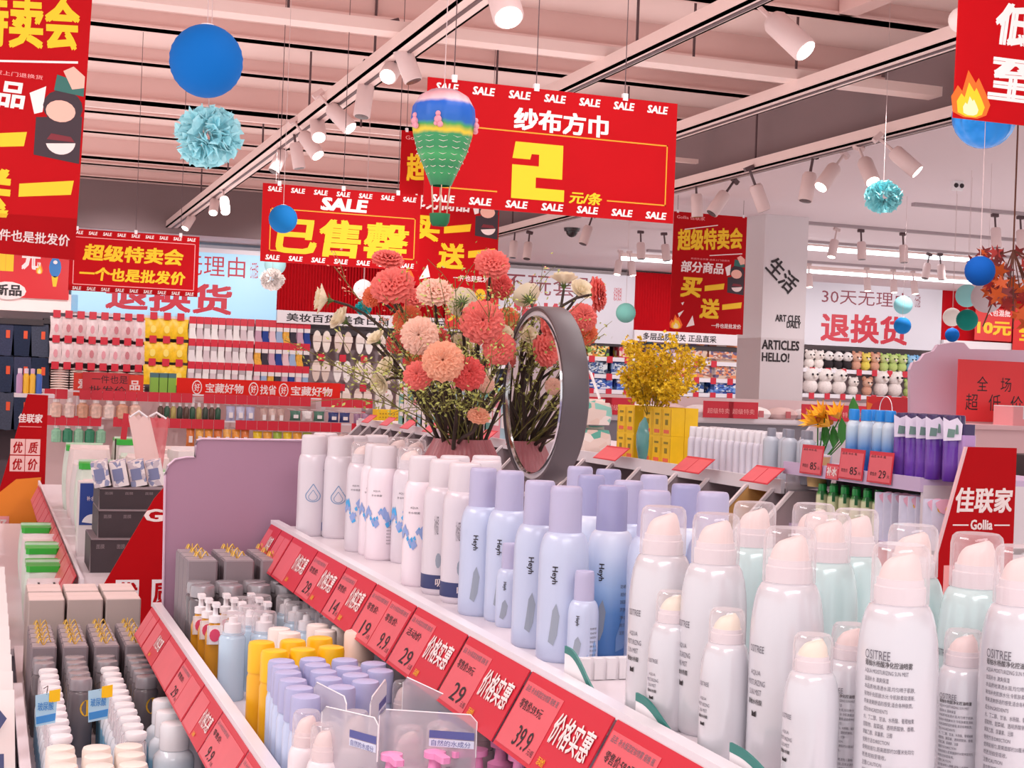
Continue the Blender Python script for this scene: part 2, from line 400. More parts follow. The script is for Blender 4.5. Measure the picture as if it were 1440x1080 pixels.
# track spotlights
LAMPW = mat('lamp_body', '#e2c8c6', .45); LENS = mat('lamp_lens_lit', '#fff6ec', .3, emit=9); LENS0 = mat('lamp_lens_off', '#4a3a3c', .2)
def spot_proto(lit):
    t = thing('track_spotlight', 'white cylinder spotlight', 'spotlight')
    obj('housing', MB().lathe([(.036, -.085), (.040, -.08), (.040, .06), (.032, .075), (0, .075)], 16), LAMPW, t)
    obj('lens', MB().lathe([(0.0001, -.0885), (.033, -.0865)], 14), LENS if lit else LENS0, t)
    obj('arm', MB().tube([(0, 0, .06), (0, 0, .17)], .008, 6).box(-.03, -.012, .165, .03, .012, .19), ROD if not lit else LAMPW, t)
    return t
S1, S0 = spot_proto(True), spot_proto(False)
spots = [  # px, py, track X (or Y when negative), lit, tilt sideways, tilt towards viewer, label
 (553, 95, 1.76, 1, -35, 40, 'lit white spotlight on the cable tray just above the balloon'), (572, 88, 1.76, 0, 20, 10, 'unlit spotlight beside the lit one above the balloon'),
 (512, 140, 1.76, 0, -8, 8, 'large unlit white spotlight hanging straight down over the sold out sign'), (478, 165, 1.76, 1, 38, 30, 'lit spotlight tilted outward from the cable tray, brightest of the cluster'),
 (447, 180, 1.76, 1, -5, 45, 'lit spotlight of the cable tray cluster pointing at the viewer'), (436, 203, 1.76, 1, 30, 30, 'small lit spotlight lowest in the cable tray cluster'),
 (418, 218, 1.76, 0, 10, 5, 'unlit spotlight below the lit cluster on the cable tray'), (392, 226, 1.76, 0, -25, 10, 'unlit spotlight farthest along the cable tray cluster'),
 (316, 288, 1.76, 1, 0, 40, 'lit spotlight, outer one of the pair near the far end of the cable tray'), (301, 290, 1.76, 1, -12, 40, 'lit spotlight, inner one of the pair near the far end of the cable tray'),
 (266, 312, 1.76, 1, -30, 20, 'lit spotlight just above the small red wholesale sign'),
 (1136, 262, 4.62, 0, -12, 5, 'slim unlit spotlight with black top on the dropped ceiling edge track'), (1165, 248, 4.62, 1, -40, 10, 'spotlight tilted inward on the dropped ceiling edge track'),
 (1221, 240, 4.62, 1, -5, 40, 'lit spotlight above the aqua pompom'), (1272, 226, 4.62, 1, 40, 30, 'lit spotlight tilted outward beside the aqua pompom'),
 (1068, 277, 4.62, 0, 25, 0, 'unlit spotlight above the square column'), (1011, 285, 4.62, 0, -35, 0, 'unlit spotlight just above the narrow red banner by the column'), (980, 288, 4.62, 0, 5, 0, 'unlit spotlight above the corner of the banner by the column'),
 (824, 330, 4.62, 0, -20, 5, 'unlit spotlight beside the black dome camera'), (742, 352, 4.62, 0, -10, 15, 'unlit spotlight past the dome camera, the near one of two'), (722, 350, 4.62, 0, -5, 5, 'unlit spotlight past the dome camera, the far one of two'),
]
for px, py, X, lit, ts, tv, lab in spots:
    p = PX(px, py, X)
    place(S1 if lit else S0, p, rot=(radians(-tv), radians(-ts), 0), label=lab, scale=1.1 if p.y < 9 else 1.0)
for px, py, Y, lit, ts, lab in [(1108, 48, 5.2, 1, -30, 'lit round spotlight shining above the wide end of the big sign'), (707, -6, 4.6, 1, 0, 'lit spotlight at the top edge over the big sign')]:
    p = PY(px, py, Y); place(S1, p, rot=(radians(-38), radians(ts), 0), label=lab, scale=1.3)
# dropped ceiling: two long light bars with their own row of spots
BAR = mat('light_bar_glow', '#f2fbff', .3, emit=5)
for k, (xa, ya, xb, yb, Y, lab) in enumerate([(1040, 347, 1372, 366, 12.3, 'long cool white light bar on the dropped ceiling, nearer of two'), (872, 365, 1380, 395, 14.6, 'long cool white light bar on the dropped ceiling, farther of two')]):
    a = PY(xa, ya, Y); b = PY(xb, yb, Y); z = 2.86
    t = thing('light_bar', lab, 'light', (a.x, Y, z))
    obj('housing', MB().box(0, -.04, .0, b.x - a.x, .04, .04), TRK, t, smooth=False)
    obj('diffuser', MB().box(.02, -.03, -.035, b.x - a.x - .02, .03, .0, .01), BAR, t, smooth=False)
TY = [PZ(1401, 300, 2.875).y, PZ(1212, 322, 2.875).y, PZ(1310, 355, 2.875).y, PZ(1250, 378, 2.875).y]
for k, Y in enumerate(TY):
    t = thing('light_track', 'grey track on the dropped ceiling, %s from the open ceiling' % ['nearest', 'second', 'third', 'fourth'][k], 'track', (10, Y, 2.875))
    obj('tray', MB().box(-3.6, -.025, 0, 4.5, .025, .03), mat('track_grey', '#a8989c', .5), t, smooth=False)
for i, (px, py, Y, lit, ts) in enumerate([(1172, 340, 1, 1, -30), (1212, 346, 1, 0, 0), (1271, 352, 1, 0, 0), (1303, 373, 2, 0, -30), (1324, 374, 2, 0, 5), (1401, 326, 0, 0, 0), (1437, 322, 0, 0, 0), (1257, 398, 3, 1, 0), (1286, 400, 3, 1, 10), (1220, 392, 3, 1, 0), (1138, 395, 3, 1, 0),
                                       (869, 385, 3, 1, -20), (888, 390, 3, 1, 15), (900, 390, 2, 0, 0), (935, 393, 2, 0, 10)]):
    p = PY(px, py, TY[Y]); p.z = 2.875 - .19 * .95
    place(S1 if lit else S0, p, rot=(radians(-8), radians(-ts * .5), 0), label='%s spotlight on the dropped ceiling, %s in the far rows of lamps' % ('lit' if lit else 'unlit', ORD[i]), scale=.95)
# dome camera
p = PX(804, 330, 5.0); p.z = 2.9
t = thing('dome_camera', 'small black dome camera under the dropped ceiling above the flowers', 'camera', p)
obj('housing', MB().lathe([(.07, -.03), (.075, 0)], 16), mat('camera_black', '#3a2e32', .3), t)
obj('dome', MB().ball((0, 0, -.03), .055, 14, 8), mat('camera_dome', '#2a2226', .1), t)
p = PX(1348, 206, 6.0); p.z = 2.87
t = thing('emergency_light', 'tiny white twin emergency lamp beneath the blue foil balloon', 'lamp', p)
obj('housing', MB().box(-.04, -.02, -.03, .04, .02, .03, .008), PUREW, t)
for sx in (-.022, .022): obj('lens', MB().ball((sx, -.02, .0), .016, 8, 6), BLK, t)

# ------------------------------------------------------------------ hanging signs
def corners(TL, TR, BL, Y):
    a, b, c = PY(*TL, Y), PY(*TR, Y), PY(*BL, Y); return a, b.x - a.x, a.z - c.z
def wires(b, us, L=.35):
    L = 3.4 - b.o.location.z
    for u in us:
        obj('wire', MB().tube([(u * b.w, .003, 0), (u * b.w, .003, L)], .0016, 4), ROD, b.o)
        obj('clip', MB().box(u * b.w - .008, -.004, -.008, u * b.w + .008, .010, .014), PUREW, b.o, smooth=False)
def sale_row(b, v0, v1, n, u0=.03, u1=.97, m=WHITE):
    st = (u1 - u0) / (n - 1 + .62)
    for k in range(n): b.text('SALE', u0 + st * k, v0, u0 + st * (k + .62), v1, m, bold=.035, shear=.15)
a, w, h = corners((602, 108), (953, 141), (595, 287), 4.2)
b = Board('sale_sign', 'large red hanging sign with a big yellow 2', 'sign', a, w, h, RED)
sale_row(b, .035, .10, 7, .03, .96); sale_row(b, .915, .975, 7, .03, .97)
b.text('纱布方巾', .335, .165, .715, .345, WHITE, bold=.035)
b.frame(.06, .355, .965, .86, .004, ORG, gaps=[(.28, .72)])
b.poly([[(.345, .44), (.535, .44), (.535, .715), (.43, .715), (.43, .80), (.545, .80), (.545, .895), (.335, .895), (.335, .625), (.44, .625), (.44, .53), (.41, .53), (.405, .575), (.335, .575)]], YEL, name='numeral')
b.text('元/条', .565, .80, .70, .90, YEL, bold=.03, shear=.15)
wires(b, (.1, .42, .78))
a, w, h = corners((370, 257), (592, 279), (364, 367), 6.6)
b = Board('sale_sign', 'red hanging sign with yellow sold out characters behind the blue lantern', 'sign', a, w, h, RED)
sale_row(b, .035, .10, 7); sale_row(b, .91, .975, 7)
b.text('SALE', .36, .12, .66, .29, WHITE, bold=.05, shear=.12)
b.frame(.05, .31, .97, .86, .005, ORG, gaps=[(.3, .7)])
b.text('已售罄', .09, .40, .93, .89, YEL, bold=.035, shear=.1, y=-.0014)
wires(b, (.1, .5, .85))
a, w, h = corners((99, 321), (281, 325), (96, 408), 8.6)
b = Board('sale_sign', 'small red hanging sign with two rows of yellow characters and thin frame', 'sign', a, w, h, RED)
sale_row(b, .03, .085, 9); sale_row(b, .93, .985, 9)
b.frame(.03, .125, .97, .90, .004, TAGEDGE)
b.text('超级特卖会', .10, .23, .88, .50, YEL, bold=.035, shear=.1)
b.text('一个也是批发价', .08, .60, .90, .82, YEL, bold=.035, shear=.1)
wires(b, (.05, .5, .85))
HAIR = mat('print_dark', '#37252f', .6); FACE = mat('print_skin', '#f3b7a6', .6); FLAME1 = mat('print_flame_orange', '#fb6a1c', .5); FLAME2 = mat('print_flame_yellow', '#ffc622', .5); FLAME3 = mat('print_flame_pale', '#ffe9b8', .5)
def flame(b, u, v, su, sv, y=-.0012):
    def sh(k): return [(u + su * k * x, v - sv * k * z) for x, z in [(-.5, 0), (-.55, .35), (-.38, .62), (-.25, .5), (-.1, 1), (.12, .72), (.2, .85), (.42, .5), (.55, .25), (.45, 0), (.2, -.1), (-.2, -.1)]]
    b.poly(sh(1), FLAME1, y=y, name='flame_print'); b.poly(sh(.72), FLAME2, y=y - .0004, name='flame_print'); b.poly(sh(.4), FLAME3, y=y - .0008, name='flame_print')
def vbanner(Y, TL, w, h, label, wob=0):
    a = PY(*TL, Y)
    b = Board('sale_banner', label, 'banner', a, w, h, RED)
    b.text('Gollia 佳联家', .04, .025, .42, .06, TAGEDGE, bold=.01)
    b.text('超级特卖会', .05, .12, .95, .30, YEL, bold=.035, shear=.1, rot=.09)
    b.poly([[(.15, .14), (.6, .085), (.6, .092), (.15, .148)], [(.5, .345), (.95, .31), (.95, .318), (.5, .352)]], WHITE, name='line')
    b.text('新店开业优惠 送货上门退换货', .25, .375, .78, .39, TAGEDGE, bold=.0)
    b.text('部分商品', .12, .405, .70, .50, WHITE, bold=.03, shear=.1)
    b.text('买', .12, .54, .42, .71, YEL, bold=.04, shear=.1); b.poly([(.45, .605), (.72, .575), (.71, .625), (.45, .65)], YEL)
    b.text('送', .39, .71, .66, .88, YEL, bold=.04, shear=.1); b.poly([(.70, .755), (.97, .725), (.96, .775), (.70, .80)], YEL)
    b.text('一件也是批发价', .56, .915, .97, .955, WHITE, bold=.02)
    # printed picture of a laughing girl with a bowl
    b.poly([(.76, .52), (.99, .50), (.99, .665), (.76, .65)], HAIR, name='figure_print')
    b.poly(disc(.89, .475, .10, .06), HAIR, y=-.0010, name='figure_print'); b.poly(disc(.88, .49, .075, .038), FACE, y=-.0014, name='figure_print')
    b.poly([(.85, .365), (.99, .385), (.99, .43), (.84, .42)], mat('print_green', '#2f6a62', .6), y=-.0012, name='figure_print')
    b.poly([(.88, .35), (.93, .33), (.99, .36), (.99, .40), (.93, .41)], FACE, y=-.0014, name='figure_print')
    b.poly(disc(.89, .595, .075, .045, 12, 0, pi), mat('print_cream', '#f2dcd8', .6), y=-.0012, name='figure_print')
    b.poly([(.82, .592), (.96, .592), (.94, .575), (.84, .57)], mat('print_wine', '#7a1f2c', .6), y=-.0016, name='figure_print')
    b.poly([[(.72, .44), (.80, .41), (.79, .50), (.75, .51)], [(.22, .96), (.30, .86), (.33, .94)], [(.1, .85), (.18, .82), (.12, .88)], [(.14, .76), (.18, .75), (.16, .78)]], WHITE, name='confetti_print')
    flame(b, .08, .97, .16, .11)
    return b
b = vbanner(11.0 * .906, (948, 297), .61, .89, 'red buy one get one banner hanging in front of the column'); wires(b, (.05, .95), .3)
b = vbanner(8.1, (565, 183), .60, .87, 'red buy one get one banner hanging behind the big 2 sign'); wires(b, (.05, .9), .5)
b = vbanner(4.75, (-156, -80), .585, .885, 'huge red buy one get one banner beside the blue lantern'); wires(b, (.05, .9), .5)
b.o.rotation_euler = (0, .03, 0)
a = PY(1352, -60, 3.7)
b = Board('sale_banner', 'red hanging banner with white characters and a flame at its lower corner', 'banner', a, .34, .475, RED, outline=[(0, 0), (1, 0), (1, 1), (-.02, 1)])
b.text('低', .38, .24, .84, .51, WHITE, bold=.04, shear=.1); b.text('至', .32, .59, .84, .86, WHITE, bold=.05, shear=.1)
flame(b, .15, .965, .37, .27)
wires(b, (.1, .9), .3)

# ------------------------------------------------------------------ lanterns, pompoms and balloons
STR = mat('string', '#c8b0b0', .6)
def string(t, L): obj('string', MB().tube([(0, 0, 0), (0, 0, L)], .0012, 4), STR, t)
def lantern(px, py, rpx, d, col, label, L=.5):
    p = PD(px, py, d); r = rpx / F * d
    t = thing('paper_lantern', label, 'lantern', p)
    mb = MB(); n = 24; prof = []
    for j in range(25):
        a = pi * (.06 + .88 * j / 24); q = r * sin(a) * (1 + (.012 if j % 2 else -.006)); prof.append((q, -r * cos(a)))
    mb.lathe(prof, n)
    obj('shade', mb, mat('lantern_' + col.strip('#'), col, .75, spec=.2), t)
    obj('top_ring', MB().lathe([(r * .18, r * .95), (r * .2, r * .98), (r * .18, r * 1.01)], 14), PUREW, t)
    o = obj('string', MB().tube([(0, 0, r), (0, 0, (3.4 if p.x < 4.7 else 2.9) - p.z)], .0012, 4), STR, t)
    return t
def pompom(px, py, rpx, d, col, col2, label, L=.4):
    p = PD(px, py, d); r = rpx / F * d
    t = thing('paper_pompom', label, 'pompom', p); R = random.Random(hash(label) % 1000 if False else int(px))
    mb = MB()
    for k in range(150):
        th = R.uniform(0, 2 * pi); ph = math.acos(R.uniform(-1, 1))
        n = Vector((sin(ph) * cos(th), sin(ph) * sin(th), cos(ph) * .88)); n2 = n.normalized()
        a = n2.orthogonal().normalized(); a.rotate(Matrix.Rotation(R.uniform(0, 6.28), 3, n2)); b_ = n2.cross(a)
        w = r * R.uniform(.25, .4); c = n * r * .35
        top = [n * r * R.uniform(.85, 1.03) + a * w * (s - .5) * 1.6 + b_ * R.uniform(-.12, .12) * r for s in (0, .33, .66, 1)]
        mid = [n * r * .72 + a * w * (s - .5) * 1.2 + b_ * R.uniform(-.05, .05) * r for s in (0, .33, .66, 1)]
        mb.add([c] + mid + top, [(0, 1, 2), (0, 2, 3), (0, 3, 4), (1, 5, 6, 2), (2, 6, 7, 3), (3, 7, 8, 4)])
    obj('tissue_ball', mb, mat('tissue_' + col.strip('#'), col, .8, var=.12, vscale=30), t, smooth=False)
    obj('string', MB().tube([(0, 0, 0), (0, 0, (3.4 if p.x < 4.7 else 2.9) - p.z)], .0012, 4), STR, t)
lantern(290, 86, 51, 4.1, '#0064b6', 'large royal blue paper lantern hanging beside the huge red banner')
pompom(292, 192, 50, 4.45, '#b0e8f0', '', 'large pale aqua tissue pompom below the large blue lantern', .5)
lantern(398, 308, 20, 6.2, '#0f6fb4', 'blue paper lantern in front of the sold out sign', .9)
pompom(383, 393, 18, 9.5, '#f4ece8', '', 'white tissue pompom below the sold out sign', .9)
lantern(387, 372, 15, 10.5, '#a8d8dc', 'pale aqua lantern half hidden behind the sold out sign', .8)
lantern(511, 407, 14, 10, '#f2e6e6', 'white paper lantern in front of the red curtain', .9)
pompom(511, 433, 12, 9.0, '#25c0c4', '', 'small turquoise tissue pompom beside the flowers', .9)
pompom(1242, 277, 27, 7.0, '#90dae0', '', 'aqua tissue pompom below the edge track spotlights', .2)
lantern(1378, 381, 21, 4.5, '#0a5cb8', 'dark blue paper lantern in front of the red maple leaves', .9)
lantern(1388, 418, 22, 9.0, '#c4b4b8', 'grey paper lantern below the dark blue lantern')
lantern(1360, 416, 16, 9.3, '#8ecccc', 'mint lantern overlapping the grey lantern')
lantern(1339, 446, 13, 10, '#f0e8e0', 'ivory paper lantern beside the dark green lantern')
lantern(1360, 450, 15, 9.6, '#0c7a6e', 'dark green paper lantern')['label'] = 'dark green paper lantern under the mint and grey lanterns'
lantern(1339, 471, 10, 10.4, '#0a6ac4', 'small blue lantern under the ivory lantern')
lantern(1270, 429, 13, 11, '#8fd0d6', 'aqua lantern in front of the white returns sign', .6)
lantern(1269, 458, 12, 10.6, '#127cc8', 'blue lantern under the aqua one on the returns sign', .9)
lantern(880, 440, 14, 11, '#86d2c6', 'mint green lantern in front of the white sign by the red curtain', .8)
lantern(1352, 28, 18, 5.0, '#f0e0dc', 'white paper lantern peeking out behind the flame banner', .3)
# blue foil balloon behind the flame banner
p = PD(1384, 164, 4.75); r = 45 / F * 4.75
t = thing('foil_balloon', 'shiny blue lobed foil balloon hanging behind the flame banner', 'balloon', p)
prof = [(max(1e-5, r * sin(pi * j / 12)), -r * cos(pi * j / 12)) for j in range(13)]
mb = MB()
n = 48; vv = []; ff = []
for rr, z in prof:
    for k in range(n):
        a = 2 * pi * k / n; q = rr * (.93 + .07 * abs(sin(a * 4))); vv.append((q * cos(a), q * sin(a), z))
for j in range(12):
    for k in range(n): ff.append((j * n + k, j * n + (k + 1) % n, (j + 1) * n + (k + 1) % n, (j + 1) * n + k))
mb.add(vv, ff); obj('envelope', mb, mat('foil_blue', '#0f86dc', .22, .3), t)
string(t, .5)
# paper hot air balloon
p = PD(623, 180, 3.7); r = .081
t = thing('hot_air_balloon', 'paper hot air balloon with blue sky print and green base', 'balloon', p)
prof = [(.026, -.145), (.030, -.135), (.045, -.10), (.062, -.062), (.074, -.02), (.081, .02), (.078, .05), (.062, .078), (.036, .093), (.001, .097)]
mb = MB(); n = 48; vv = []; ff = []
PR = []
for i in range(len(prof) - 1):
    for s in range(4): f_ = s / 4; PR.append((prof[i][0] * (1 - f_) + prof[i + 1][0] * f_, prof[i][1] * (1 - f_) + prof[i + 1][1] * f_))
PR.append(prof[-1])
for rr, z in PR:
    for k in range(n):
        a = 2 * pi * k / n; q = rr * (.955 + .045 * abs(sin(a * 6))); vv.append((q * cos(a), q * sin(a), z))
for j in range(len(PR) - 1):
    for k in range(n): ff.append((j * n + k, j * n + (k + 1) % n, (j + 1) * n + (k + 1) % n, (j + 1) * n + k))
mb.add(vv, ff)
obj('envelope', mb, ramp_mat('balloon_print', [(0, '#1f6a44'), (.12, '#2c8a50'), (.2, '#1f7a48'), (.3, '#3a9a58'), (.38, '#24804c'), (.50, '#2c8c54'), (.54, '#e8c020'), (.60, '#3f9a48'), (.64, '#0f5cb0'), (.82, '#0a5cc0'), (.86, '#d8b8c0'), (.93, '#c89098'), (1, '#7a5a78')], 'Z', .45, .06, 5), t)
mb = MB()
for k, zz in enumerate([-.115, -.10, -.085, -.07, -.055, -.04, -.028]):
    for a0 in [i * pi / 6 for i in range(12)]:
        q = .026 + (zz + .145) * .45
        q = [x for x in [PR[min(range(len(PR)), key=lambda i: abs(PR[i][1] - zz))][0]]][0] * .985
        mb.tube([(q * cos(a0 + .1), q * sin(a0 + .1), zz), (q * cos(a0 + .26) * 1.015, q * sin(a0 + .26) * 1.015, zz - .003), (q * cos(a0 + .42), q * sin(a0 + .42), zz)], .0008, 3)
obj('garland_print', mb, mat('print_cream', '#f2dcd8'), t, kind='stuff')
FIG = mat('print_rose', '#d890a0', .6)
mb = MB()
for a0 in (-1.35 - pi / 2 + .9, -.2 - .1, -2.9):
    for dx, dz, s in [(0, .0, .010), (.0, .014, .007), (.07, -.012, .008), (-.06, -.010, .006)]:
        mb.ball((.081 * cos(a0 + dx), .081 * sin(a0 + dx), .008 + dz), s, 7, 5)
obj('figure_print', mb, FIG, t)
mb = MB()
for k in range(6):
    a = k * pi / 3 + .3; mb.tube([(.026 * cos(a), .026 * sin(a), -.145), (.020 * cos(a), .020 * sin(a), -.215)], .0012, 4)
obj('rope', mb, mat('rope_tan', '#c8a48c', .6), t, kind='stuff')
obj('basket', MB().lathe([(.018, -.245), (.024, -.235), (.026, -.215), (.023, -.215), (.018, -.238), (0.0001, -.24)], 18), mat('basket_green', '#1f7a4c', .5), t)
obj('string', MB().tube([(0, 0, .097), (0, 0, .6)], .0012, 4), STR, t)

# ------------------------------------------------------------------ the stepped display shelf in front
RX1, ZT = .62, EYE - .335          # rail and surface of the top tier
RX2, ZM = .37, EYE - .585          # middle tier
RX3, ZL = .09, EYE - .75           # lower tier
YN, YF = .55, 3.27
SHW = mat('shelf_white', '#e4dce2', .35); SHG = mat('shelf_riser_grey', '#8f8c96', .45); LIL = mat('lilac_board', '#a9829a', .5, var=.02, vscale=2); LILE = mat('lilac_lit_edge', '#d8bccf', .4)
g1 = thing('display_shelf', 'long white stepped display shelf carrying spray cans, red price cards along its tiers', 'display shelf', (0, 0, 0))
obj('top_shelf', MB().box(RX1, YN, ZT - .018, 1.28, YF, ZT, .002), SHW, g1, smooth=False)
obj('middle_shelf', MB().box(RX2, YN, ZM - .018, RX1 + .03, YF, ZM), SHW, g1, smooth=False)
obj('lower_shelf', MB().box(RX3, YN, ZL - .018, RX2 + .03, YF + .9, ZL), SHW, g1, smooth=False)
y = YN
while y < YF - .01:
    y2 = min(YF, y + .6); obj('riser_panel', MB().box(RX1 + .02, y + .002, ZM, RX1 + .03, y2 - .002, ZT - .018), SHG, g1, smooth=False); y = y2
y = YN
while y < YF - .01:
    y2 = min(YF + .9, y + .6); obj('riser_panel', MB().box(RX2 + .02, y + .002, ZL, RX2 + .03, y2 - .002, ZM - .018), SHG, g1, smooth=False); y = y2
obj('base_cabinet', MB().box(RX3 + .02, YN, 0, 1.26, YF, ZL - .018), SHG, g1, smooth=False)
RAILC = mat('rail_white', '#ece6ec', .3)
for (rx, z, y1, nm) in ((RX1, ZT, YF, 'top_rail'), (RX2, ZM + .07, YF, 'middle_rail'), (RX3, ZL + .07, YF, 'lower_rail')):
    obj(nm, MB().box(rx - .012, YN, z - (.02 if rx == RX1 else .09), rx - .002, y1, z + .012).box(rx - .018, YN, z + .004, rx, y1, z + .014), RAILC, g1, smooth=False)
# price cards leaning out from the rails: local x runs away from the viewer reversed (along -Y), z up
def price_card(parent, y0, y1, rx, z, drop, out, kind, dz=0):
    """a card between y0 (near) and y1 (far); its top edge on the rail, its lower edge pushed out towards the aisle"""
    L = y1 - y0; H = sqrt(drop * drop + out * out)
    o = bpy.data.objects.new('price_card', bpy.data.meshes.new('tmp'))
    me = MB().box(0, 0, -H, L, .0015, 0).mesh('price_card', TAGRED, False)
    bpy.data.meshes.remove(o.data); 
    o = put('price_card', me, parent)
    # local x -> -Y (so text reads from the aisle), local z -> up the card, local -y -> outwards
    X_ = Vector((0, -1, 0)); Z_ = Vector((out, 0, drop)).normalized(); Y_ = Z_.cross(X_)
    m = Matrix((X_, Y_, Z_)).transposed().to_4x4(); m.translation = Vector((rx - .019, y1, z + dz))
    o.matrix_local = m
    half = L * .5
    lab = lambda a, b, c=TAGPINK: put('price_label', MB().box(a, -.0008, -H * .95, b, -.0002, -H * .12).mesh('price_label', c, False), o)
    if kind == 'both':
        lab(.004, half - .003)
        letters(o, '价格实惠', half + .006, -H * .62, L - .010, -H * .24, WHITE, y=-.0012, bold=.02)
        letters(o, '活动价', half + .01, -H * .9, half + .03, -H * .8, YEL, y=-.0012, bold=.01)
    elif kind == 'two': lab(.004, half - .002); lab(half + .002, L - .004)
    else: lab(.004, L - .004)
    return o, L, H, half
def card_text(c, L, H, u0, u1, big, small='零售价:', sub='元/瓶'):
    w = u1 - u0
    letters(c, '品名: 补水保湿定妆喷雾 规格 瓶', u0 + w * .06, -H * .24, u0 + w * .94, -H * .16, GREYP, y=-.0013, bold=0)
    letters(c, small, u0 + w * .1, -H * .46, u0 + w * .72, -H * .33, BLK, y=-.0013, bold=.01)
    letters(c, big, u0 + w * .38, -H * .88, u0 + w * .80, -H * .62, BLK, y=-.0013, bold=.01)
    letters(c, sub, u0 + w * .82, -H * .88, u0 + w * .97, -H * .80, BLK, y=-.0013, bold=0)
edges = [.86, 1.105, 1.35, 1.594, 1.83, 2.075, 2.312, 2.52, 2.76, 3.0, 3.13, 3.26]
info = [('both', '39.9', '零售价:39.9元'), ('both', '39.9', '零售价:59.9元'), ('both', '39.9', '零售价:59.9元'), ('both', '29', '零售价:39元'), ('one', '29', '活动价'), ('two', '19', ''), ('both', '14', ''), ('both', '29', ''), ('both', '19', ''), ('two', '19', ''), ('both', '19', '')]
for i, (k, big, small) in enumerate(info):
    y0, y1 = edges[i], edges[i + 1]
    c, L, H, half = price_card(g1, y0 + .004, y1 - .004, RX1, ZT + .006, .080, .045, 'both' if k == 'one' else k)
    if y0 < 2.6:
        card_text(c, L, H, .004, half - .003, big, small or '零售价:')
        if k == 'two': card_text(c, L, H, half + .002, L - .004, '9.9')
y = .9
i = 0
while y < YF - .05:
    y2 = min(y + .235 if i % 3 else y + .20, YF)
    c, L, H, half = price_card(g1, y + .004, y2 - .004, RX2, ZM + .075, .060, .036, ['both', 'two', 'one'][i % 3])
    if y < 2.6 and i % 3: card_text(c, L, H, .004, half, ['19', '29', '9.9'][i % 3])
    y = y2; i += 1
for y0, y1 in ((1.55, 1.75), (1.80, 1.98), (2.04, 2.22)):
    c, L, H, half = price_card(g1, y0, y1, RX3, ZL + .075, .06, .036, 'one'); card_text(c, L, H, .004, L - .004, '19')
# end board
g1b = thing('end_board', 'lilac end board with stepped rounded top behind the yellow tied boxes', 'board', (0, YF + .02, 0))
pts = [(228, 920), (232, 668), (236, 655), (246, 646), (262, 643), (274, 643), (275, 627), (277, 619), (284, 617), (415, 619), (440, 619), (470, 622), (470, 920)]
pw = [PY(x, y, YF + .02) for x, y in pts]
mb = MB(); mb.plate([(p.x, p.z) for p in pw][::-1], 0, .012); obj('board', mb, LIL, g1b, smooth=False)
mb = MB(); mb.tube([(p.x, -.001, p.z) for p in pw[:-2]], .0028, 5); obj('edge_strip', mb, LILE, g1b)  # paler strip paints the light caught along the board's edge

# ------------------------------------------------------------------ spray cans and bottles (label side at local -y)
def face(p, jit=0): return atan2(-p.x, p.y) + jit
def can(name, cat, H, R, neck, body, collar, act=None, over=None, capr=None, caph=.2, shoulder=.12, capm=None, capslant=0, n=22):
    """aerosol can: body up to the shoulder, collar, then either a plain cap or an actuator under a clear cap"""
    t = thing(name, 'spray can', cat)
    hb = H * (1 - caph - shoulder); hs = H * (1 - caph)
    pr = [(R * .9, 0), (R * .985, .003), (R, .007), (R, hb)]
    for k in range(1, 7):
        a = k / 6 * pi / 2; pr.append((neck + (R - neck) * cos(a) ** .9, hb + (hs - hb) * sin(a)))
    obj('body', MB().lathe(pr, n), body, t)
    if act is None:
        cr_ = capr or neck
        obj('cap', MB().lathe([(cr_ * 1.0, hs - .004), (cr_ * 1.0, hs + .002), (cr_ * .97, H - .006), (cr_ * .93, H - .002), (cr_ * .85, H), (0.0001, H)], n), capm or collar, t)
    else:
        obj('collar', MB().lathe([(neck * 1.02, hs - .004), (neck * 1.02, hs + (H - hs) * .28), (neck * .94, hs + (H - hs) * .30), (neck * .93, hs + (H - hs) * .42), (0.0001, hs + (H - hs) * .42)], n), collar, t)
        za = hs + (H - hs) * .42; zb = hs + (H - hs) * .80
        mb = MB(); st = len(mb.v)
        mb.lathe([(neck * .86, za), (neck * .78, za + (zb - za) * .5), (neck * .66, zb - .003), (neck * .5, zb), (0.0001, zb)], n)
        for i in range(st, len(mb.v)):
            x, y, z = mb.v[i]
            if z > za + .001: mb.v[i] = (x, y, z + x * .35 * (z - za) / (zb - za))
        obj('actuator', mb, act, t)
        cr_ = capr or neck * 1.12
        obj('clear_cap', MB().lathe([(cr_, hs), (cr_ * .99, H - .010), (cr_ * .93, H - .003), (cr_ * .80, H), (0.0001, H)], n), CLEAR, t)
    return t
OSB = mat('can_pearl_white', '#d8d6dc', .2, .15); PKC = mat('actuator_pinkish', '#f0d8d4', .4); CRC = mat('actuator_cream', '#f2e3cf', .4)
TEAL = mat('teal_print', '#2f7c74', .5)
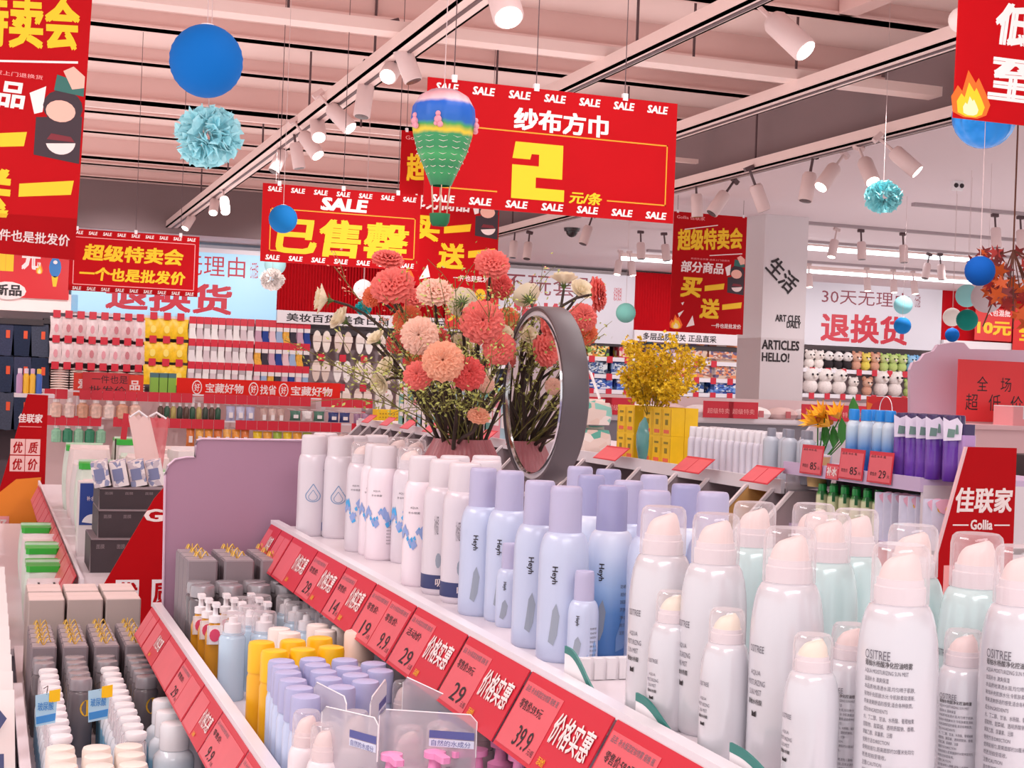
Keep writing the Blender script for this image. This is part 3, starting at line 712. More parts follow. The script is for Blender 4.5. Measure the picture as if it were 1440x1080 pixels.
def os_can(side, H=.215, R=.033, act=PKC, name='spray_can', body_m=None):
    t = can(name, 'spray can', H, R, R * .62, body_m or OSB, mat('collar_pink', '#eadde0', .4), act, CLEAR, R * .72, .225, .26)
    body = [c for c in t.children if c.name.startswith('body')][0]
    k = H / .215; kr = R / .033
    if side == 'front':
        a = -.95
        round_letters(body, 'OSITREE', R, H * .50, .020 * kr, .0062 * k, GREYP, a, .0)
        for i, (s, w) in enumerate([('AQUA', .014), ('MOISTURIZING', .024), ('SUN MIST', .017), ('葡柚水杨酸', .019)]):
            round_letters(body, s, R, H * .40 - i * .0085 * k, w * kr, .005 * k, BLK if i == 3 else GREYP, a, .01 if i == 3 else 0)
        wrap_poly(body, [[(-.003, H * .22), (.003, H * .22), (.003, H * .245), (.0, H * .235), (-.003, H * .245)]], R, BLK, a)
    else:
        a = -.15 if side == 'back' else -.35; w0 = .044 * kr
        round_letters(body, 'OSITREE', R, H * .590, w0 * .52, .0075 * k, GREYP, a - .33, .0)
        def line(i, s, w, m=GREYP, b=0, h=.0040):
            x = -w0 / 2 + w0 * w / 2
            round_letters(body, s, R, H * .558 - i * .0062 * k, w0 * w, h * k, m, a + x / R, b)
        line(0, '葡柚水杨酸净化控油喷雾', .92, BLK, .012, .0052)
        L_ = ['AQUA MOISTURIZING SUN MIST', '滋润补水 清爽保湿', '本品质地清透水润,均匀喷于肌肤,', '有效补充肌肤水分,令肌肤柔软清新,', '带来清爽舒适的感受,适合各种肤质。', '成分/INGREDIENTS', '水、丁二醇、甘油、水杨酸、葡萄柚果', '提取物、甜菜碱、透明质酸钠、香精、', '苯氧乙醇、尿囊素、泛醇', '使用方法/DIRECTION', '使用前摇匀,距离面部约20厘米处均匀', '喷洒,轻拍至吸收。', '注意/CAUTION', '请勿直接喷入眼睛,避免儿童接触,', '请置于阴凉干燥处,远离火源热源,', '如有不适请停止使用并咨询医生,', '切勿刺穿或焚烧空罐,远离高温', '贮存条件:避光常温保存', '净含量/NET WT: 300ml', '生产日期及限期使用日期见瓶底']
        ws = [.85, .5, .98, .98, .95, .5, .98, 1, .6, .55, 1, .5, .42, .9, .96, .92, .9, .6, .55, .8]
        for i, (s, w) in enumerate(zip(L_, ws)): line(i + 1.1, s, w)
    return t
OSF, OSK = os_can('front'), os_can('back')
OST = os_can('front', body_m=mat('can_pearl_aqua_reflection', '#c6dcdc', .2, .12))  # copy of the white can with its teal reflection put into the body colour
OSf, OSk = os_can('front', .135, .0235, CRC, 'mini_spray_can'), os_can('back', .135, .0235, PKC, 'mini_spray_can')
HYB = mat('can_lavender_white', '#c4cde6', .3, .05); HYC = mat('cap_lavender', '#b8b4d2', .4); HYC2 = mat('cap_deep_lavender', '#a3a2c8', .4)
HYD = ramp_mat('can_blue_fade', [(0, '#4d7fc0'), (.35, '#6b9ad4'), (.55, '#a9c8ee'), (.8, '#d4e0f6'), (1, '#dfe6f6')], 'Z', .3)
LEAF = mat('print_grey_leaf', '#98a0ae', .5); LEAF2 = mat('print_blue_leaf', '#86a8d8', .5)
def hy_can(H, R, body, capm, label=True, name='spray_can'):
    t = can(name, 'spray can', H, R, R * .60, body, capm, None, None, R * .66, .26 if H > .15 else .30, .16)
    b = [c for c in t.children if c.name.startswith('body')][0]
    if label:
        round_letters(b, 'Heyh', R, H * .50, H * .10, R * .30, BLK, -.40, .015, rot90=True)
        wrap_poly(b, [[(-.010, H * .12), (-.004, H * .10), (0, H * .16), (.002, H * .27), (-.002, H * .34), (-.006, H * .30), (-.008, H * .2)]], R, LEAF, -.2)
        wrap_poly(b, [[(-.006, H * .04), (.004, H * .06), (.010, H * .20), (.006, H * .30), (.0, H * .22), (-.006, H * .12)]], R, LEAF2, .55)
        for i in range(7): round_letters(b, ['防晒喷雾', '清透水感不油腻', 'SUNSCREEN SPRAY', 'SPF 50+ PA+++', '净含量', '用法用量', '注意事项'][i], R, H * (.42 - i * .045), R * .55, H * .022, GREYP, .75, 0)
    return t
HY1 = hy_can(.212, .0275, HYB, HYC); HY2 = hy_can(.212, .0275, HYD, HYC2); HYm = hy_can(.115, .0185, HYB, HYC, True, 'mini_spray_can')
WHB = mat('can_soft_white', '#ddd4dc', .28, .08); WHC = mat('cap_white_pink', '#dcd2d8', .4)
NAVY = mat('navy_print', '#39406e', .5); BLU = mat('blue_print', '#49a8e4', .5); BLU2 = mat('blue_print_soft', '#8ea4d8', .5); DROP = mat('drop_print', '#7f9cc0', .5)
# can with a water drop outline
DR = can('spray_can', 'spray can', .212, .029, .021, WHB, WHC, None, None, .0245, .18, .13)
b = [c for c in DR.children if c.name.startswith('body')][0]
def drop_outline(cx, cz, s, w):
    q = []
    P = [(cx + s * sin(a) * .62 * (1 if True else 1), cz - s * .55 * cos(a) * 1.0) for a in [(-pi * .72) + k * (2 * pi * .72) / 16 for k in range(17)]]
    P = [(cx, cz + s * 1.15)] + P[::-1] + [(cx, cz + s * 1.15)]
    for i in range(len(P) - 1):
        a, b_ = Vector(P[i]), Vector(P[i + 1]); n = (b_ - a).orthogonal().normalized() * w
        q.append([tuple(a - n), tuple(b_ - n), tuple(b_ + n), tuple(a + n)])
    return q
wrap_poly(b, drop_outline(0, .085, .022, .0009) + drop_outline(0, .083, .013, .0006), .029, DROP, -.1)
for i, (s, w) in enumerate([('WATER', .012), ('MOISTURE MIST', .020), ('SUNSCREEN', .018), ('SPRAY', .010)]): round_letters(b, s, .029, .145 - i * .006, w, .0034, BLK, .9, .01)
wrap_poly(b, [[(-.012, .012), (.012, .012), (.012, .030), (-.012, .030)]], .029, mat('blue_block', '#5a78c0', .5), .95)
# can with a blue splash round it
def splash_can(clear, pk):
    t = can('spray_can', 'spray can', .212, .0255, .0175, mat('can_blush', '#f0e2ea', .3) if pk else WHB, WHC, PKC if clear else None, None, .0195 if clear else .0205, .19, .13)
    b = [c for c in t.children if c.name.startswith('body')][0]; R = random.Random(5 + pk)
    q = []; q2 = []
    for k in range(26):
        x = -.035 + k * .0028; z = .078 + .012 * sin(k * .7) + R.uniform(-.006, .006); s = R.uniform(.004, .012)
        (q if k % 2 else q2).append([(x, z - s * .6), (x + s * .6, z + R.uniform(-.3, .3) * s), (x + s * .2, z + s * 1.2), (x - s * .4, z + s * .3)])
    wrap_poly(b, q, .0255, BLU, 0); wrap_poly(b, q2, .0255, BLU2, .05, e=.0008)
    for i, (s, w) in enumerate([('AQUA', .012), ('补水喷雾', .018)]): round_letters(b, s, .0255, .128 - i * .008, w, .004, GREYP, -.45, 0)
    for i in range(6): round_letters(b, '保湿补水 清爽不粘腻', .0255, .062 - i * .006, .018, .003, GREYP, .6, 0)
    return t
SP1, SP2 = splash_can(True, 0), splash_can(False, 1)
# white can with a navy band
NV = can('spray_can', 'spray can', .212, .0285, .0205, WHB, WHC, None, None, .0225, .20, .12)
b = [c for c in NV.children if c.name.startswith('body')][0]
obj('label_band', MB().lathe([(.0288, .010), (.0289, .032)], 22), NAVY, NV)
round_letters(b, '吸收', .0285, .021, .026, .013, WHITE, .15, .012, e=.0007); 
round_letters(b, '补水保湿', .0285, .11, .006, .03, GREYP, -.35, 0)
wrap_poly(b, [disc(0, .055, .004, .012, 10)], .0285, LEAF, -.2); wrap_poly(b, [disc(0, .05, .003, .010, 10)], .0285, DROP, .55)

tops = []   # keep cans apart
def top_can(proto, px, py, ztop, label, jit=0, H=None, group=None, minx=None, rad=.03):
    wide = {DR: (1.14, 1.14, 1), SP1: (1.17, 1.17, 1), SP2: (1.17, 1.17, 1), NV: (1.14, 1.14, 1), HY1: (1.12, 1.12, 1), HY2: (1.08, 1.08, 1)}.get(proto, 1)
    p = PZ(px, py, EYE + ztop)
    if minx and p.x < minx: p.x = minx
    for _ in range(30):      # nudge off neighbours so that no two cans share space
        moved = False
        for q, r2 in tops:
            d = Vector((p.x - q.x, p.y - q.y)); m = rad + r2 + .001
            if d.length < m:
                e = (d.normalized() if d.length > 1e-5 else Vector((0, 1))) * (m - d.length); p.x += e.x; p.y += e.y; moved = True
        if minx and p.x < minx: p.x = minx
        if not moved: break
    tops.append((p.copy(), rad))
    p.z = ZT
    place(proto, p, face(p, jit), label, group, wide)
MX = .656
# big clear capped cans, front row first
for px, py, side, lab in [
    (1268, 765, 'b', 'large white can with clear cap and printed text panel, beside the red slanted sign'),
    (1440, 768, 'b', 'large white can with clear cap and printed text panel, cut by the picture edge'),
    (1112, 742, 'f', 'large plain white can with clear cap, standing behind the two closest mini cans'),
    (1008, 722, 'f', 'large white can with clear cap standing past the mini can row, second along the rail'),
    (930, 712, 'f', 'large white can with clear cap standing next to the deep blue can'),
    (1375, 750, 'f', 'large aqua reflection tinted can with clear cap directly in front of the red slanted sign'),
    (1205, 716, 'f', 'large aqua reflection tinted can with clear cap in the second row below the green bottles'),
    (1165, 722, 'f', 'large aqua reflection tinted can squeezed between the plain white and second row cans'),
    (1062, 706, 'f', 'large aqua reflection tinted can with clear cap in the second row by the yellow snack bin'),
    (1112, 708, 'f', 'large white can with clear cap at the back, in line with the yellow snack bin'),
    (1285, 738, 'f', 'large aqua reflection tinted can with clear cap hidden behind the printed text panel can')]:
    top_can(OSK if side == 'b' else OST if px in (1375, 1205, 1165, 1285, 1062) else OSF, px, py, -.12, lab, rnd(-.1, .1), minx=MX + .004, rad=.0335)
for px, py, side, lab in [
    (1144, 900, 'f', 'mini white can with rosy nozzle, the closest one on the top tier'), (1019, 872, 'f', 'mini white can with cream nozzle in front of the second large can'),
    (936, 842, 'f', 'mini white can with cream nozzle in front of the can by the blue one'), (1188, 884, 'b', 'mini white can with dense text behind the closest mini can'),
    (1356, 894, 'b', 'mini white can with text panel, under the red slanted sign')]:
    top_can(OSk if side == 'b' else OSf, px, py, -.205, lab, rnd(-.1, .1), minx=MX - .006, rad=.024)
for px, py, pr, lab in [
    (797, 684, HY1, 'pale lavender can with vertical lettering, middle one of the closest three'), (760, 676, HY1, 'pale lavender can with vertical lettering, farther one under the mirror'),
    (862, 683, HY2, 'deep blue fading can with vertical lettering'), (718, 662, HY1, 'lavender capped can under the mirror, the taller looking one of the pair'), (700, 660, HY1, 'lavender capped can under the mirror, half hidden in the pair'),
    (921, 690, HY1, 'pale blue can with lavender cap right behind the first clear capped can'), (884, 676, HY1, 'pale can with lavender cap behind the deep blue can'),
    (920, 668, HY1, 'lavender capped can in the back row behind the pale blue one'), (965, 681, HY2, 'blue can with deep lavender cap seen between two clear capped cans'),
    (1003, 692, HY1, 'lavender capped can behind the second clear capped can'), (856, 660, HY2, 'deep lavender capped can beside the mirror foot'), (832, 668, HY2, 'blue can in shade behind the three closest lavender cans'),
    (816, 656, HY1, 'pale capped can at the mirror foot')]:
    top_can(pr, px, py, -.123, lab if len(lab.split()) > 3 else lab, rnd(-.12, .12), minx=MX + .002, rad=.0308)
for px, py, lab in [(804, 798, 'mini lavender can in front of the vertical lettering can'), (718, 763, 'mini lavender can between the large lavender cans by the rail'), (670, 747, 'mini lavender can beside the navy banded cans')]:
    top_can(HYm, px, py, -.220, lab, rnd(-.1, .1), minx=MX - .012, rad=.0195)
for px, py, pr, lab in [
    (655, 650, NV, 'white can with navy band reading absorb, closest of its kind'), (627, 645, NV, 'white can with navy band, second along the rail'), (640, 640, NV, 'white can with navy band in the second row'), (684, 646, NV, 'white can with navy band in front of the mirror foot'), (672, 640, NV, 'white can with navy band under the vase'),
    (606, 640, SP2, 'white can with pale blue splash at the end of the splash cans'), (577, 628, SP1, 'blush can with blue splash and clear cap, closest of the splash cans'), (548, 626, SP2, 'white can with blue splash, second of the splash cans'),
    (531, 623, SP2, 'white can with blue splash, third of the splash cans'), (514, 621, SP1, 'white can with blue splash and clear cap, last of the splash cans'),
    (560, 614, SP1, 'clear capped can in the back row under the bouquet'), (585, 617, SP1, 'clear capped can in the back row next to the vase'),
    (480, 613, DR, 'white can with text and blue block next to the drop cans'), (438, 612, DR, 'white can with water drop outline beside the lilac board'), (458, 608, DR, 'white can with water drop outline in the second row'), (500, 612, DR, 'white can in the second row behind the splash cans'), (530, 611, DR, 'white can in the back row behind the splash cans')]:
    top_can(pr, px, py, -.122, lab, {SP1: .1, SP2: .05, NV: .1, DR: .1}[pr] + rnd(-.1, .1), minx=MX, rad=.0325 if pr in (NV, DR) else .030)

# cartons the big cans stand behind
ct = thing('carton_tray', 'white ribbed carton tray with a green wave under the clear capped cans', 'tray', (0, 0, 0))
obj('end_wall', MB().box(RX1 + .010, 1.560, ZT, RX1 + .17, 1.564, ZT + .026), PUREW, ct, smooth=False)
mb = MB()
for k in range(10): mb.box(RX1 + .013 + k * .0155, 1.556, ZT + .001, RX1 + .024 + k * .0155, 1.560, ZT + .025)
obj('rib', mb, PUREW, ct, smooth=False, kind='stuff')
def wave(yn, yf, hi, lo):
    q = []
    for k in range(25):
        s_ = k / 24; y_ = yf + (yn - yf) * s_
        h_ = hi if s_ < .06 else lo + (hi - lo) * (.5 + .5 * cos(pi * min(1, (s_ - .06) / .5)))
        q.append((y_, ZT + h_))
    x = RX1 + .004
    obj('wave_panel', MB().add([(x, y_, ZT) for y_, z_ in q] + [(x, y_, z_ - .007) for y_, z_ in q], [(k, k + 1, k + 26, k + 25) for k in range(24)]), PUREW, ct, smooth=False)
    obj('wave_band', MB().add([(x - .0004, y_, z_ - .008) for y_, z_ in q] + [(x - .0004, y_, z_) for y_, z_ in q] + [(x + .002, y_, z_) for y_, z_ in q], [(k, k + 1, k + 26, k + 25) for k in range(24)] + [(k + 25, k + 26, k + 51, k + 50) for k in range(24)]), TEAL, ct, smooth=False)
wave(1.36, 1.55, .042, .006); wave(1.16, 1.355, .030, .006); wave(.93, 1.155, .028, .006)

# ------------------------------------------------------------------ mirror
mp = PX(748, 555, .97)
t = thing('round_mirror', 'large round mirror with thick dark grey rim standing behind the cans', 'mirror', (mp.x, mp.y, mp.z), 0)
R = .168
def ringx(prof, n=64):     # profile (radius, x) turned about the local x axis
    v = [(x, r * cos(2 * pi * k / n), r * sin(2 * pi * k / n)) for r, x in prof for k in range(n)]
    return MB().add(v, [(j * n + k, j * n + (k + 1) % n, (j + 1) * n + (k + 1) % n, (j + 1) * n + k) for j in range(len(prof) - 1) for k in range(n)])
obj('rim', ringx([(R * .95, .012), (R * .95, 0), (R * .985, -.001), (R, .003), (R, .046), (R * .97, .050), (0.001, .050)]), mat('rim_grey', '#564d51', .42), t)
obj('light_ring', ringx([(R * .95, .003), (R * .90, .004)]), mat('mirror_frost_ring', '#c9c3c8', .25), t)
obj('bezel', ringx([(R * .90, .004), (R * .89, -.001), (R * .875, .004)]), mat('chrome', '#d8d8dc', .12, 1), t)
gm = mat('mirror_glass', '#f0eeee', .01, 1)
obj('glass', ringx([(R * .875, .0035), (0.0005, .0035)]), gm, t, smooth=False)
hz = ZT - mp.z
obj('stand', MB().tube([(.03, 0, -R), (.03, 0, hz + .01)], .009, 10), mat('rim_grey', '#564d51'), t)
obj('base', MB().lathe([(.07, hz), (.072, hz + .004), (.068, hz + .012), (.001, hz + .014)], 28, (.03, 0, 0)), mat('rim_grey', '#564d51'), t)

# ------------------------------------------------------------------ vase and artificial flowers
vp = PD(650, 617, 3.02); vz = vp.z - ZT
VASE = mat('vase_rose', '#b06a70', .35, var=.06, vscale=30)
t = thing('ribbed_vase', 'rose pink ribbed vase holding the bouquet', 'vase', (vp.x, vp.y, ZT))
mb = MB(); n = 96; prof = [(.05, 0), (.07, .01), (.085, .05), (.088, .10), (.083, vz * .72), (.072, vz * .86), (.060, vz * .97), (.057, vz), (.053, vz), (.056, vz * .96), (.05, vz * .85)]
vv = [(r * (1 + (.022 if k % 2 else -.012) * (1 if j < 8 else 0)) * cos(2 * pi * k / n), r * (1 + (.022 if k % 2 else -.012) * (1 if j < 8 else 0)) * sin(2 * pi * k / n), z) for j, (r, z) in enumerate(prof) for k in range(n)]
mb.add(vv, [(j * n + k, j * n + (k + 1) % n, (j + 1) * n + (k + 1) % n, (j + 1) * n + k) for j in range(len(prof) - 1) for k in range(n)] + [tuple(range(n))[::-1]])
obj('body', mb, VASE, t)['label'] = 'ribbed rose pink body'
STEM = mat('stem_dark', '#3a2b22', .7); SEP = mat('sepal_green', '#4f6a2c', .6); LEAFG = mat('sprig_green', '#a8ac58', .6, var=.2, vscale=40)
PET = {'coral': ('#ee6a66', '#f58d80'), 'deep': ('#dc4448', '#ea6a62'), 'cream': ('#f4e6c8', '#f8f0dc'), 'blush': ('#f6b8a6', '#fbe2cc'), 'peach': ('#f09070', '#f9cfae'), 'orange': ('#ee6a48', '#f49060')}
def petal_mat(c):
    a, b_ = PET[c]; nm = 'petal_' + c
    if nm in MATS: return MATS[nm]
    m = bpy.data.materials.new(nm); m.use_nodes = True; nt = m.node_tree; bs = nt.nodes['Principled BSDF']; bs.inputs['Roughness'].default_value = .65
    g = nt.nodes.new('ShaderNodeTexCoord'); n_ = nt.nodes.new('ShaderNodeTexNoise'); n_.inputs['Scale'].default_value = 70; r = nt.nodes.new('ShaderNodeValToRGB')
    r.color_ramp.elements[0].position = .35; r.color_ramp.elements[1].position = .65
    r.color_ramp.elements[0].color = (*lin(a), 1); r.color_ramp.elements[1].color = (*lin(b_), 1)
    nt.links.new(g.outputs['Object'], n_.inputs[0]); nt.links.new(n_.outputs['Fac'], r.inputs[0]); nt.links.new(r.outputs[0], bs.inputs['Base Color'])
    tr = nt.nodes.new('ShaderNodeBsdfTranslucent'); mx = nt.nodes.new('ShaderNodeMixShader'); mx.inputs[0].default_value = .3
    nt.links.new(r.outputs[0], tr.inputs[0]); nt.links.new(bs.outputs[0], mx.inputs[1]); nt.links.new(tr.outputs[0], mx.inputs[2]); nt.links.new(mx.outputs[0], nt.nodes['Material Output'].inputs[0])
    MATS[nm] = m; return m
def blossom_mesh(c, seed, ball=False):
    """ruffled carnation-like head, unit radius, opening along +z; returns outer and inner petals as one surface"""
    R = random.Random(seed); mb = MB()
    lay = [(7, 1.0, .12), (7, 1.0, .42), (7, .92, .72), (6, .80, .98), (6, .66, 1.2), (5, .5, 1.38), (5, .36, 1.5)] if not ball else [(5, 1.1, .55), (5, 1.05, .8), (4, .9, 1.05), (4, .7, 1.25), (3, .5, 1.4)]
    for L, (n, rad, lift) in enumerate(lay):
        for k in range(n):
            a0 = 2 * pi * (k + R.random() * .5) / n + L * .4; W = 2 * pi / n * 1.45; NU, NV_ = 8, 4
            vv = []
            for j in range(NV_ + 1):
                s = j / NV_
                for i in range(NU + 1):
                    u = i / NU - .5; wd = min(1, .35 + s * 1.1)
                    a = a0 + u * W * wd; el = lift * (.55 + .45 * (1 - s) if not ball else (1 + .1 * s))
                    q = rad * s
                    z = q * sin(el) * .85 + (.10 if s else 0) * L * .5
                    rr = q * cos(el) + .04
                    ruf = (.075 if not ball else .035) * s * s * (.5 + .5 * s)
                    z += ruf * sin(i * 2.4 + L + k) - (s ** 3) * .18 * (1 - lift * .6) * rad * (0 if ball else 1)
                    rr += ruf * cos(i * 2.1 + k * 1.3)
                    vv.append((rr * cos(a), rr * sin(a), z))
            mb.add(vv, [(j * (NU + 1) + i, j * (NU + 1) + i + 1, (j + 1) * (NU + 1) + i + 1, (j + 1) * (NU + 1) + i) for j in range(NV_) for i in range(NU)])
    return mb.mesh('petals', petal_mat(c), True, 60)
BM = {}
def sepal_mesh():
    mb = MB()
    for k in range(14):
        a = 2 * pi * k / 14; L = .75 if k % 2 else .55
        c, s_ = cos(a), sin(a); n = (-s_ * .05, c * .05)
        p0 = (0, 0, -.16); p1 = (c * L * .5, s_ * L * .5, -.10); p2 = (c * L, s_ * L, .10)
        mb.add([p0, (p1[0] + n[0], p1[1] + n[1], p1[2]), (p1[0] - n[0], p1[1] - n[1], p1[2]), p2], [(0, 1, 2), (1, 3, 2)])
    mb.lathe([(.04, -.4), (.10, -.25), (.20, -.12), (.12, 0)], 10)
    return mb.mesh('sepals', SEP, False)
SEPM = sepal_mesh()
mouth = Vector((vp.x, vp.y, ZT + vz))
def flower(px, py, rpx, col, d, face_dir, label, ball=False, base=None, mouth=mouth):
    rpx *= 1.04; p = PD(px, py, d); r = rpx / F * d
    k = (col, (px * 7) % 3, ball)
    if k not in BM: BM[k] = blossom_mesh(col, px, ball)
    t = thing('artificial_flower', label, 'flower', p)
    n = (RT * face_dir[0] + UP * face_dir[1] - FW * face_dir[2]).normalized()
    q = n.to_track_quat('Z', 'Y'); 
    o = put('blossom', BM[k], t); o.rotation_mode = 'QUATERNION'; o.rotation_quaternion = q; o.scale = (r, r, r)
    o = put('calyx', SEPM, t); o.rotation_mode = 'QUATERNION'; o.rotation_quaternion = q; o.scale = (r, r, r)
    back = -n * r * .38
    m = mouth - p + Vector(((px % 7 - 3) * .010, (py % 7 - 3) * .010, -.06)); m2 = m + Vector((0, 0, .085))
    pts = []
    A, B, Cc, D = back, back - n * (.05 + abs(m.z) * .15), m2 + (back - m2) * .30 + Vector((0, 0, .01)), m
    for i in range(11):
        s = i / 10; pts.append(A * (1 - s) ** 3 + B * 3 * s * (1 - s) ** 2 + Cc * 3 * s * s * (1 - s) + D * s ** 3)
    obj('stem', MB().tube(pts, .0028, 6, .0044), STEM, t)
    return t
fl = [
 (545, 366, 21, 'coral', 3.1, (.1, .9, .4), 'coral flower highest over the red sign, slightly blurred by the flame'), (552, 402, 29, 'coral', 2.95, (-.15, .6, .7), 'large coral flower below the printed flame'),
 (523, 417, 15, 'orange', 3.05, (-.6, .2, .7), 'small orange flower tucked against the large coral one'), (461, 422, 22, 'cream', 2.95, (-.9, .1, .15), 'cream flower turned away at the outer end of a long stem'),
 (612, 412, 25, 'blush', 2.9, (0, .75, .6), 'blush flower with pale rim held upright at the centre top'), (581, 420, 17, 'coral', 3.1, (.2, .6, .6), 'coral flower peeking between the large coral and the blush flower'),
 (692, 371, 23, 'coral', 3.0, (.1, .6, .7), 'coral flower at the highest point near the mirror'), (703, 402, 19, 'deep', 3.1, (.4, .3, .7), 'deep coral flower under the highest one near the mirror'),
 (650, 426, 22, 'cream', 3.0, (0, .1, -.9), 'cream flower seen from behind with green star calyx'), (678, 453, 29, 'coral', 2.85, (.1, .25, .9), 'large rosy coral flower just above the bouquet centre'),
 (590, 472, 25, 'blush', 2.8, (-.1, .1, 1), 'blush flower facing straight out with ruffled pink centre'), (616, 479, 17, 'deep', 2.95, (.2, .2, .9), 'deep coral flower beside the ruffled blush one'),
 (573, 450, 20, 'orange', 3.0, (-.3, .3, .8), 'orange flower shaded above the ruffled blush one'), (484, 452, 19, 'cream', 2.95, (-.6, .4, .3), 'cream flower on the lower of two outer stems'),
 (532, 480, 15, 'cream', 2.9, (-.4, .5, .3), 'small cream flower with green calyx over the slippers'), (648, 487, 17, 'cream', 3.0, (.2, .5, .6), 'cream flower in shade behind the peach one'),
 (623, 508, 27, 'peach', 2.72, (0, .2, 1), 'large peach flower with pale petal rim, facing the viewer'), (658, 525, 23, 'deep', 2.75, (.2, .3, .8), 'deep coral flower below the peach one'),
 (588, 528, 20, 'coral', 2.78, (-.2, .3, .9), 'coral flower lowest beside the peach one'), (547, 518, 15, 'cream', 2.9, (-.5, .3, .6), 'cream flower above another cream one, low on the outer side'),
 (538, 537, 16, 'cream', 2.88, (-.4, -.3, .6), 'lowest cream flower on the outer side'), (702, 490, 22, 'coral', 2.85, (-.1, .2, .9), 'coral flower next to the mirror rim'),
 (744, 421, 21, 'cream', 3.0, (-.3, .5, -.6), 'cream flower turned back just above the mirror'), (793, 400, 20, 'cream', 3.1, (0, .8, -.1), 'cream bud opening upward above the mirror top'),
 (815, 412, 18, 'cream', 3.15, (.3, .5, .6), 'cream flower beside the coral one above the mirror'), (838, 414, 23, 'coral', 3.0, (.95, .1, .2), 'coral flower facing sideways past the mirror top'),
 (820, 446, 19, 'coral', 3.1, (.3, .3, .8), 'coral flower hanging past the mirror rim, upper of two'), (826, 470, 15, 'orange', 3.15, (.5, -.2, .8), 'coral orange flower past the mirror rim, lower of two'),
 (673, 585, 15, 'peach', 2.8, (.1, .7, .5), 'small open peach cup low between the stems'), (714, 447, 15, 'orange', 3.05, (.2, .3, .8), 'small orange flower behind the mirror top edge'),
 (587, 503, 17, 'orange', 2.95, (-.2, .1, .8), 'orange flower in shade between ruffled blush and lowest coral'), (707, 472, 14, 'cream', 2.9, (.3, .4, .7), 'small cream bud beside the coral flower at the mirror rim'),
 (683, 540, 12, 'blush', 2.85, (.3, .3, .8), 'tiny blush bud near the mirror rim, low in the bouquet'), (663, 438, 12, 'cream', 2.95, (0, .2, .9), 'tiny cream flower on top of the rosy coral one'),
 (558, 482, 15, 'deep', 3.05, (-.3, .2, .8), 'deep coral flower in shade behind the small cream flower'), (735, 505, 17, 'coral', 2.92, (.1, .2, .9), 'coral flower mostly behind the mirror disc')]
for f in fl: flower(*f, ball=(f[3] == 'cream' and f[2] < 23))
def sprig(p0, p1, label, m, nleaf=70, size=.012, spread=.045, bare=.25, branches=5, parent_name='green_sprig'):
    R = random.Random(int(p1.x * 1000) % 997); t = thing(parent_name, label, 'sprig', p0)
    v = p1 - p0; mid = v * .5 + Vector((0, 0, .04)); pts = [Vector((0, 0, 0)) * (1 - s) ** 2 + mid * 2 * s * (1 - s) + v * s * s for s in [i / 10 for i in range(11)]]
    st = MB().tube(pts, .0016, 5, .0008); lf = MB()
    anch = []
    for b in range(branches):
        i = 3 + int(R.random() * 7); i = max(i, int(10 * bare)); a = pts[i]; e = a + Vector((R.uniform(-1, 1), R.uniform(-1, 1), R.uniform(-.5, 1))) * spread * 1.4 + v.normalized() * spread
        st.tube([a, (a + e) / 2 + Vector((0, 0, .005)), e], .0009, 4, .0005); anch += [a * (1 - s) + e * s for s in (.3, .5, .7, .85, 1)]
    anch += pts[int(10 * bare) + 1:]
    for k in range(nleaf):
        a = R.choice(anch) + Vector((R.gauss(0, 1), R.gauss(0, 1), R.gauss(0, 1))) * spread * .22
        d = Vector((R.uniform(-1, 1), R.uniform(-1, 1), R.uniform(-.3, 1))).normalized() * size * R.uniform(.6, 1.2); w = d.orthogonal().normalized() * size * .28
        lf.add([a, a + d * .5 + w, a + d, a + d * .5 - w], [(0, 1, 2, 3)])
    obj('stalk', st, mat('sprig_stalk', '#6f6a34', .7), t); obj('leaves', lf, m, t, kind='stuff', smooth=False)
    return t
sp = [((400, 478), 2.9, 'long thin green sprig reaching furthest over the sock display'), ((470, 375), 3.0, 'arching twig with tiny pink buds below the sold out sign'), ((508, 560), 2.8, 'green sprig drooping beside the lowest cream flower'), ((560, 440), 2.95, 'leafy sprig in front of the orange flower'),
      ((600, 445), 2.9, 'leafy sprig above the ruffled blush flower'), ((667, 400), 3.05, 'green sprig under the highest coral flower'), ((660, 470), 2.95, 'bushy green sprig beside the rosy coral flower'), ((715, 430), 2.9, 'bushy sprig along the mirror rim'),
      ((610, 560), 2.75, 'green sprig low between the dark stems'), ((690, 560), 2.8, 'green sprig low beside the mirror'), ((640, 545), 2.7, 'green sprig just under the deep coral flower'), ((850, 470), 3.1, 'thin curved sprig hanging past the mirror over the toys'), ((770, 390), 3.1, 'sprig with pale buds above the mirror'),
      ((535, 500), 2.8, 'feathery sprig between the cream flowers'), ((490, 520), 2.85, 'feathery sprig over the slippers'), ((700, 520), 2.75, 'feathery sprig next to the mirror frame'), ((570, 560), 2.75, 'feathery sprig beside the lowest coral flower'), ((750, 400), 3.0, 'tall sprig between the cream flowers over the mirror')]
sp += [((x_, y_), d_, 'light yellow green sprig filling the bouquet, %s' % w_) for x_, y_, d_, w_ in [(530, 440, 2.9, 'by the outer orange flower'), (565, 490, 2.85, 'beneath the outer orange flower'), (640, 390, 3.0, 'behind the blush flower'), (630, 455, 2.9, 'above the peach flower'), (690, 430, 2.8, 'over the rosy coral flower'), (720, 470, 2.85, 'against the mirror rim'), (600, 430, 2.85, 'under the top blush flower'), (725, 395, 3.0, 'beside the back facing cream flower'), (655, 500, 2.7, 'between the peach and deep coral flowers'), (560, 520, 2.8, 'by the lowest coral flower'), (800, 440, 3.1, 'behind the mirror top')]]
